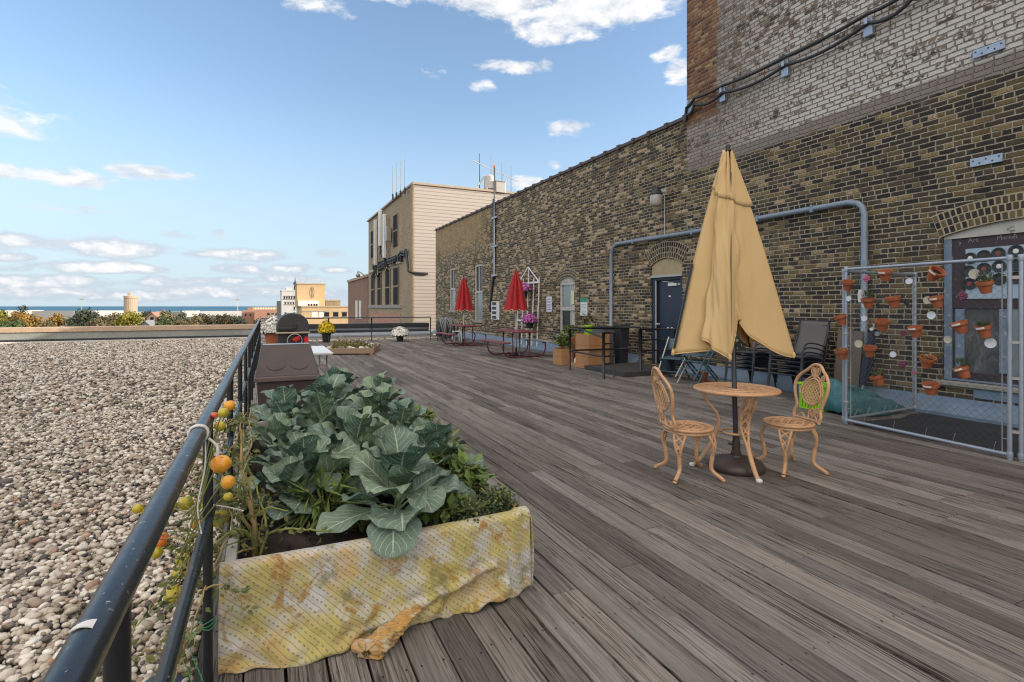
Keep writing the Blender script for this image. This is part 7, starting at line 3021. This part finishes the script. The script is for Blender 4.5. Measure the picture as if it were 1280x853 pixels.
# the leaf that hangs over the quilt, and the pale leaf lying on the soil, belong to the front plant
front = [o for o in bpy.data.objects if o.get('label', '').startswith("large blue green collard")][0]
rr = random.Random(55)
g = MB()
g.cur_rnd = .12
blade(g, (-.05, -.20, .15), R(-105), R(2), .30, .12, R(80), rr, .12, .10)
g.cur_rnd = .42
blade(g, (-.10, -.08, .12), R(-160), R(2), .34, .125, R(22), rr, .20, .08)
g.cur_rnd = .30
blade(g, (.04, -.14, .20), R(-75), R(18), .24, .11, R(75), rr, .25, .10)
g.build("leaves", collard_m, front, smooth=True)
g = MB()
g.tube([(0, 0, .12), (-.03, -.12, .15), (-.05, -.20, .15)], .006, 6)
g.tube([(0, 0, .08), (-.05, -.05, .12), (-.10, -.08, .12)], .006, 6)
g.tube([(.01, 0, .16), (.02, -.07, .19), (.04, -.14, .20)], .006, 6)
g.build("stem", collard_stem, front, smooth=True)


# basil and marigold-like growth along the right board, thyme at the corner
def herb(loc_, label, seed, n, r, h, leaf, mat, name="herb_plant", thin=.30):
    return bush(name, label, loc_, r, h, n, mat, seed, leaf, "plant", thin)


herb((1.08, 2.98, .33), "bushy narrow leafed herb just behind the thyme at the planter's front right", 31, 260, .12, .26, .075, herb_m)
herb((1.02, 3.22, .33), "drooping long leafed herb between the front collard and the right board", 32, 240, .11, .28, .085, herb_m, thin=.22)
herb((1.13, 3.60, .33), "small leafed herb leaning over the right board near the second collard", 33, 240, .13, .28, .07, herb_m)
herb((1.14, 4.25, .33), "green herb sticking out over the right board halfway along the planter", 34, 220, .15, .34, .08, herb_m)
herb((.86, 2.72, .33), "low bright green herb below the front collard on the right", 35, 160, .10, .16, .07, herb_m)
herb((.98, 2.66, .33), "fine leafed thyme mat at the front right corner of the planter", 36, 1300, .16, .14, .018, thyme_m, "thyme_plant", .4)
herb((1.16, 2.66, .34), "thyme tuft spilling over the corner of the quilt", 37, 900, .11, .17, .018, thyme_m, "thyme_plant", .4)
herb((.28, 3.02, .33), "grass like tuft of spiky leaves behind the tomato stems", 38, 120, .10, .22, .16, herb_m, "grassy_plant", .07)
herb((.45, 2.80, .32), "small withered plant on the bare soil near the front of the planter", 39, 60, .10, .10, .05, tomato_leaf_m, "withered_plant", .2)

# ------------------------------------------------------------------ tomato plant straggling over the rail
tm = thing("tomato_plant", "straggling half dry tomato plant with yellow and orange fruit hanging through the railing", "plant", (-.05, 2.80, .33))
ox = Vector(tm.location)


def on_plane(px, py, X):
    p = on_x(px, py, X)
    return p - ox


rr = random.Random(14)
st, dr, lf = MB(), MB(), MB()


def vine(g, pts, r0, r1):
    P_ = spline(pts, 6)
    n = len(P_)
    P_ = [p + Vector((rr.uniform(-.004, .004), rr.uniform(-.004, .004), rr.uniform(-.004, .004))) for p in P_]
    g.tube(P_, [r0 + (r1 - r0) * i / (n - 1) for i in range(n)], 7)
    return P_


V = Vector
root = V((0, 0, -.02))
v1 = vine(dr, [root, V((.0, -.03, .12)), V((-.03, -.02, .26)), V((-.06, .05, .42)), V((-.05, .14, .55))], .012, .006)
v2 = vine(st, [V((.0, -.02, .06)), V((-.06, -.12, .16)), V((-.14, -.22, .16)), V((-.22, -.34, .10)), V((-.26, -.45, .0))], .008, .004)
v3 = vine(dr, [V((-.03, -.02, .24)), V((-.10, -.10, .30)), V((-.20, -.20, .24)), V((-.26, -.26, .12)), V((-.28, -.30, -.05))], .006, .003)
v4 = vine(st, [V((.02, .0, .05)), V((.10, -.10, .12)), V((.20, -.16, .13)), V((.30, -.18, .11))], .007, .004)
v5 = vine(dr, [V((-.04, .03, .34)), V((-.08, .16, .40)), V((-.10, .35, .42)), V((-.08, .6, .50)), V((-.06, .9, .50))], .006, .003)
v6 = vine(st, [V((-.02, -.02, .16)), V((.06, -.07, .22)), V((.14, -.10, .20))], .005, .003)
v7 = vine(dr, [V((-.16, -.24, .16)), V((-.2, -.36, .26)), V((-.24, -.50, .24))], .004, .002)
v8 = vine(st, [root, V((-.03, .06, .1)), V((-.09, .16, .18)), V((-.13, .30, .22)), V((-.16, .45, .16))], .008, .004)
v9 = vine(dr, [V((-.10, -.16, .16)), V((-.16, -.40, .08)), V((-.20, -.52, -.02)), V((-.24, -.62, -.14))], .005, .002)
W2 = [vine(dr, [V((.03, .02, -.02)), V((.0, .05, .14)), V((-.03, .10, .30)), V((-.08, .16, .44))], .008, .004),
      vine(st, [V((.02, -.05, -.02)), V((.05, -.04, .10)), V((.02, .04, .24)), V((-.03, .16, .36)), V((-.05, .34, .46))], .008, .003),
      vine(dr, [V((.0, .0, .10)), V((-.08, -.05, .20)), V((-.17, -.12, .22)), V((-.24, -.16, .16))], .007, .004),
      vine(st, [V((-.02, .03, .22)), V((-.12, .0, .26)), V((-.20, -.08, .30)), V((-.27, -.2, .28))], .006, .003),
      vine(dr, [V((.0, -.02, .02)), V((-.06, -.10, .05)), V((-.14, -.18, .04)), V((-.20, -.30, -.06))], .007, .004),
      vine(dr, [V((-.05, .10, .40)), V((-.02, .26, .46)), V((-.04, .50, .50)), V((-.03, .75, .56))], .005, .003)]
V2 = W2[:]
for k in range(30):
    src = rr.choice([v1, v2, v3, v5, v8, v9])
    p0 = src[rr.randrange(2, len(src))]
    d = V((rr.uniform(-.9, .3), rr.uniform(-1, .7), rr.uniform(-.5, .8))).normalized()
    L = rr.uniform(.10, .26)
    V2.append(vine(dr if k % 2 else st, [p0, p0 + d * L * .5 + V((0, 0, .03)), p0 + d * L, p0 + d * L * 1.25 - V((0, 0, .05))], .0042, .0018))
st.build("green_stem", stem_green, tm, smooth=True)
dr.build("dry_stem", dry_stem, tm, smooth=True)
for Pv in [v1, v2, v3, v5, v7, v8, v9, v4] + V2:
    for p in Pv[3::2]:
        for q in range(4 if any(Pv is k for k in (v1, v5, v8)) else 2):
            d = V((rr.gauss(0, 1), rr.gauss(0, 1), rr.gauss(-.3, .7))).normalized()
            b = p + d * rr.uniform(.0, .05)
            L = rr.uniform(.018, .045)
            sd_ = d.orthogonal().normalized()
            up = sd_.cross(d)
            lf.cur_rnd = rr.random()
            lf._add([b, b + d * L * .5 + sd_ * L * .3, b + d * L - up * L * .4, b + d * L * .5 - sd_ * L * .3], [(0, 1, 2, 3)], [[(.5, 0), (1, .5), (.5, 1), (0, .5)]])
lf.build("leaves", tomato_leaf_m, tm)
FR = [(276, 580, -.13, 24, fruit_orange), (285, 603, -.10, 16, fruit_orange), (273, 648, -.20, 24, fruit_yellow), (252, 633, -.26, 9, fruit_yellow), (200, 677, -.42, 22, fruit_red), (196, 691, -.42, 14, fruit_yellow),
      (216, 743, -.42, 22, fruit_yellow), (224, 716, -.40, 18, fruit_yellow), (229, 698, -.38, 17, fruit_yellow), (212, 634, -.40, 15, fruit_yellow), (232, 629, -.34, 17, fruit_yellow), (186, 641, -.46, 17, fruit_yellow),
      (275, 533, -.16, 13, fruit_yellow), (279, 516, -.14, 12, fruit_yellow), (287, 507, -.13, 13, fruit_orange), (268, 519, -.18, 8, fruit_red), (285, 621, -.12, 11, fruit_yellow), (244, 655, -.30, 13, fruit_orange), (172, 636, -.5, 12, fruit_yellow)]
for (px, py, X, r_, mt) in FR:
    p = on_plane(px, py, X)
    r_ = r_ * (X / (SY + (px - 640) / F_PX * CY)) / (2 * F_PX)
    g = MB()
    nl = rr.choice([0, 5, 6])
    sq = rr.uniform(.82, 1.05)
    n_, m_ = 16, 10
    ax = rr.uniform(-.4, .4)
    Mx = Matrix.Translation(p) @ Matrix.Rotation(ax, 4, 'X') @ Matrix.Rotation(ax * .7, 4, 'Y')
    vs = []

    def ft(u, v):
        th, ph = 2 * PI * u, PI * v
        rad = r_ * math.sin(ph) * (1 + (.05 * math.cos(nl * th) if nl else 0))
        z = -r_ * sq * math.cos(ph)
        z -= .22 * r_ * max(0, (v - .80) / .20) ** 2
        return Mx @ Vector((rad * math.cos(th), rad * math.sin(th), z))
    g.grid(ft, 20, 14, uv=False)
    fr = g.build("tomato", mt, tm, smooth=True)
    g = MB()
    top = Mx @ Vector((0, 0, r_ * sq * .80))
    best = min((q for Pv in (v1, v2, v3, v5, v7, v8, v9) for q in Pv), key=lambda q: (q - top).length)
    g.tube(spline([top, top.lerp(best, .4) + V((0, 0, .02)), best], 4), .0024, 5)
    for k in range(5):
        a = 2 * PI * k / 5
        g.bar(top, Mx @ Vector((r_ * .6 * math.cos(a), r_ * .6 * math.sin(a), r_ * sq * .72)), .005, .002)
    g.build("stalk", stem_green, fr)
tie = MB()
tie.tube(spline([(-.21, 2.44, .70), (-.15, 2.50, .66), (-.09, 2.54, .62)], 5), .003, 5)
tie.tube(spline([(-.20, 2.43, .72), (-.27, 2.36, .66), (-.22, 2.34, .62)], 5), .003, 5)
tag(tie.build("rag_tie", rope_white, smooth=True), "thin white strip tying the tomato stems to the middle rail", "tie")
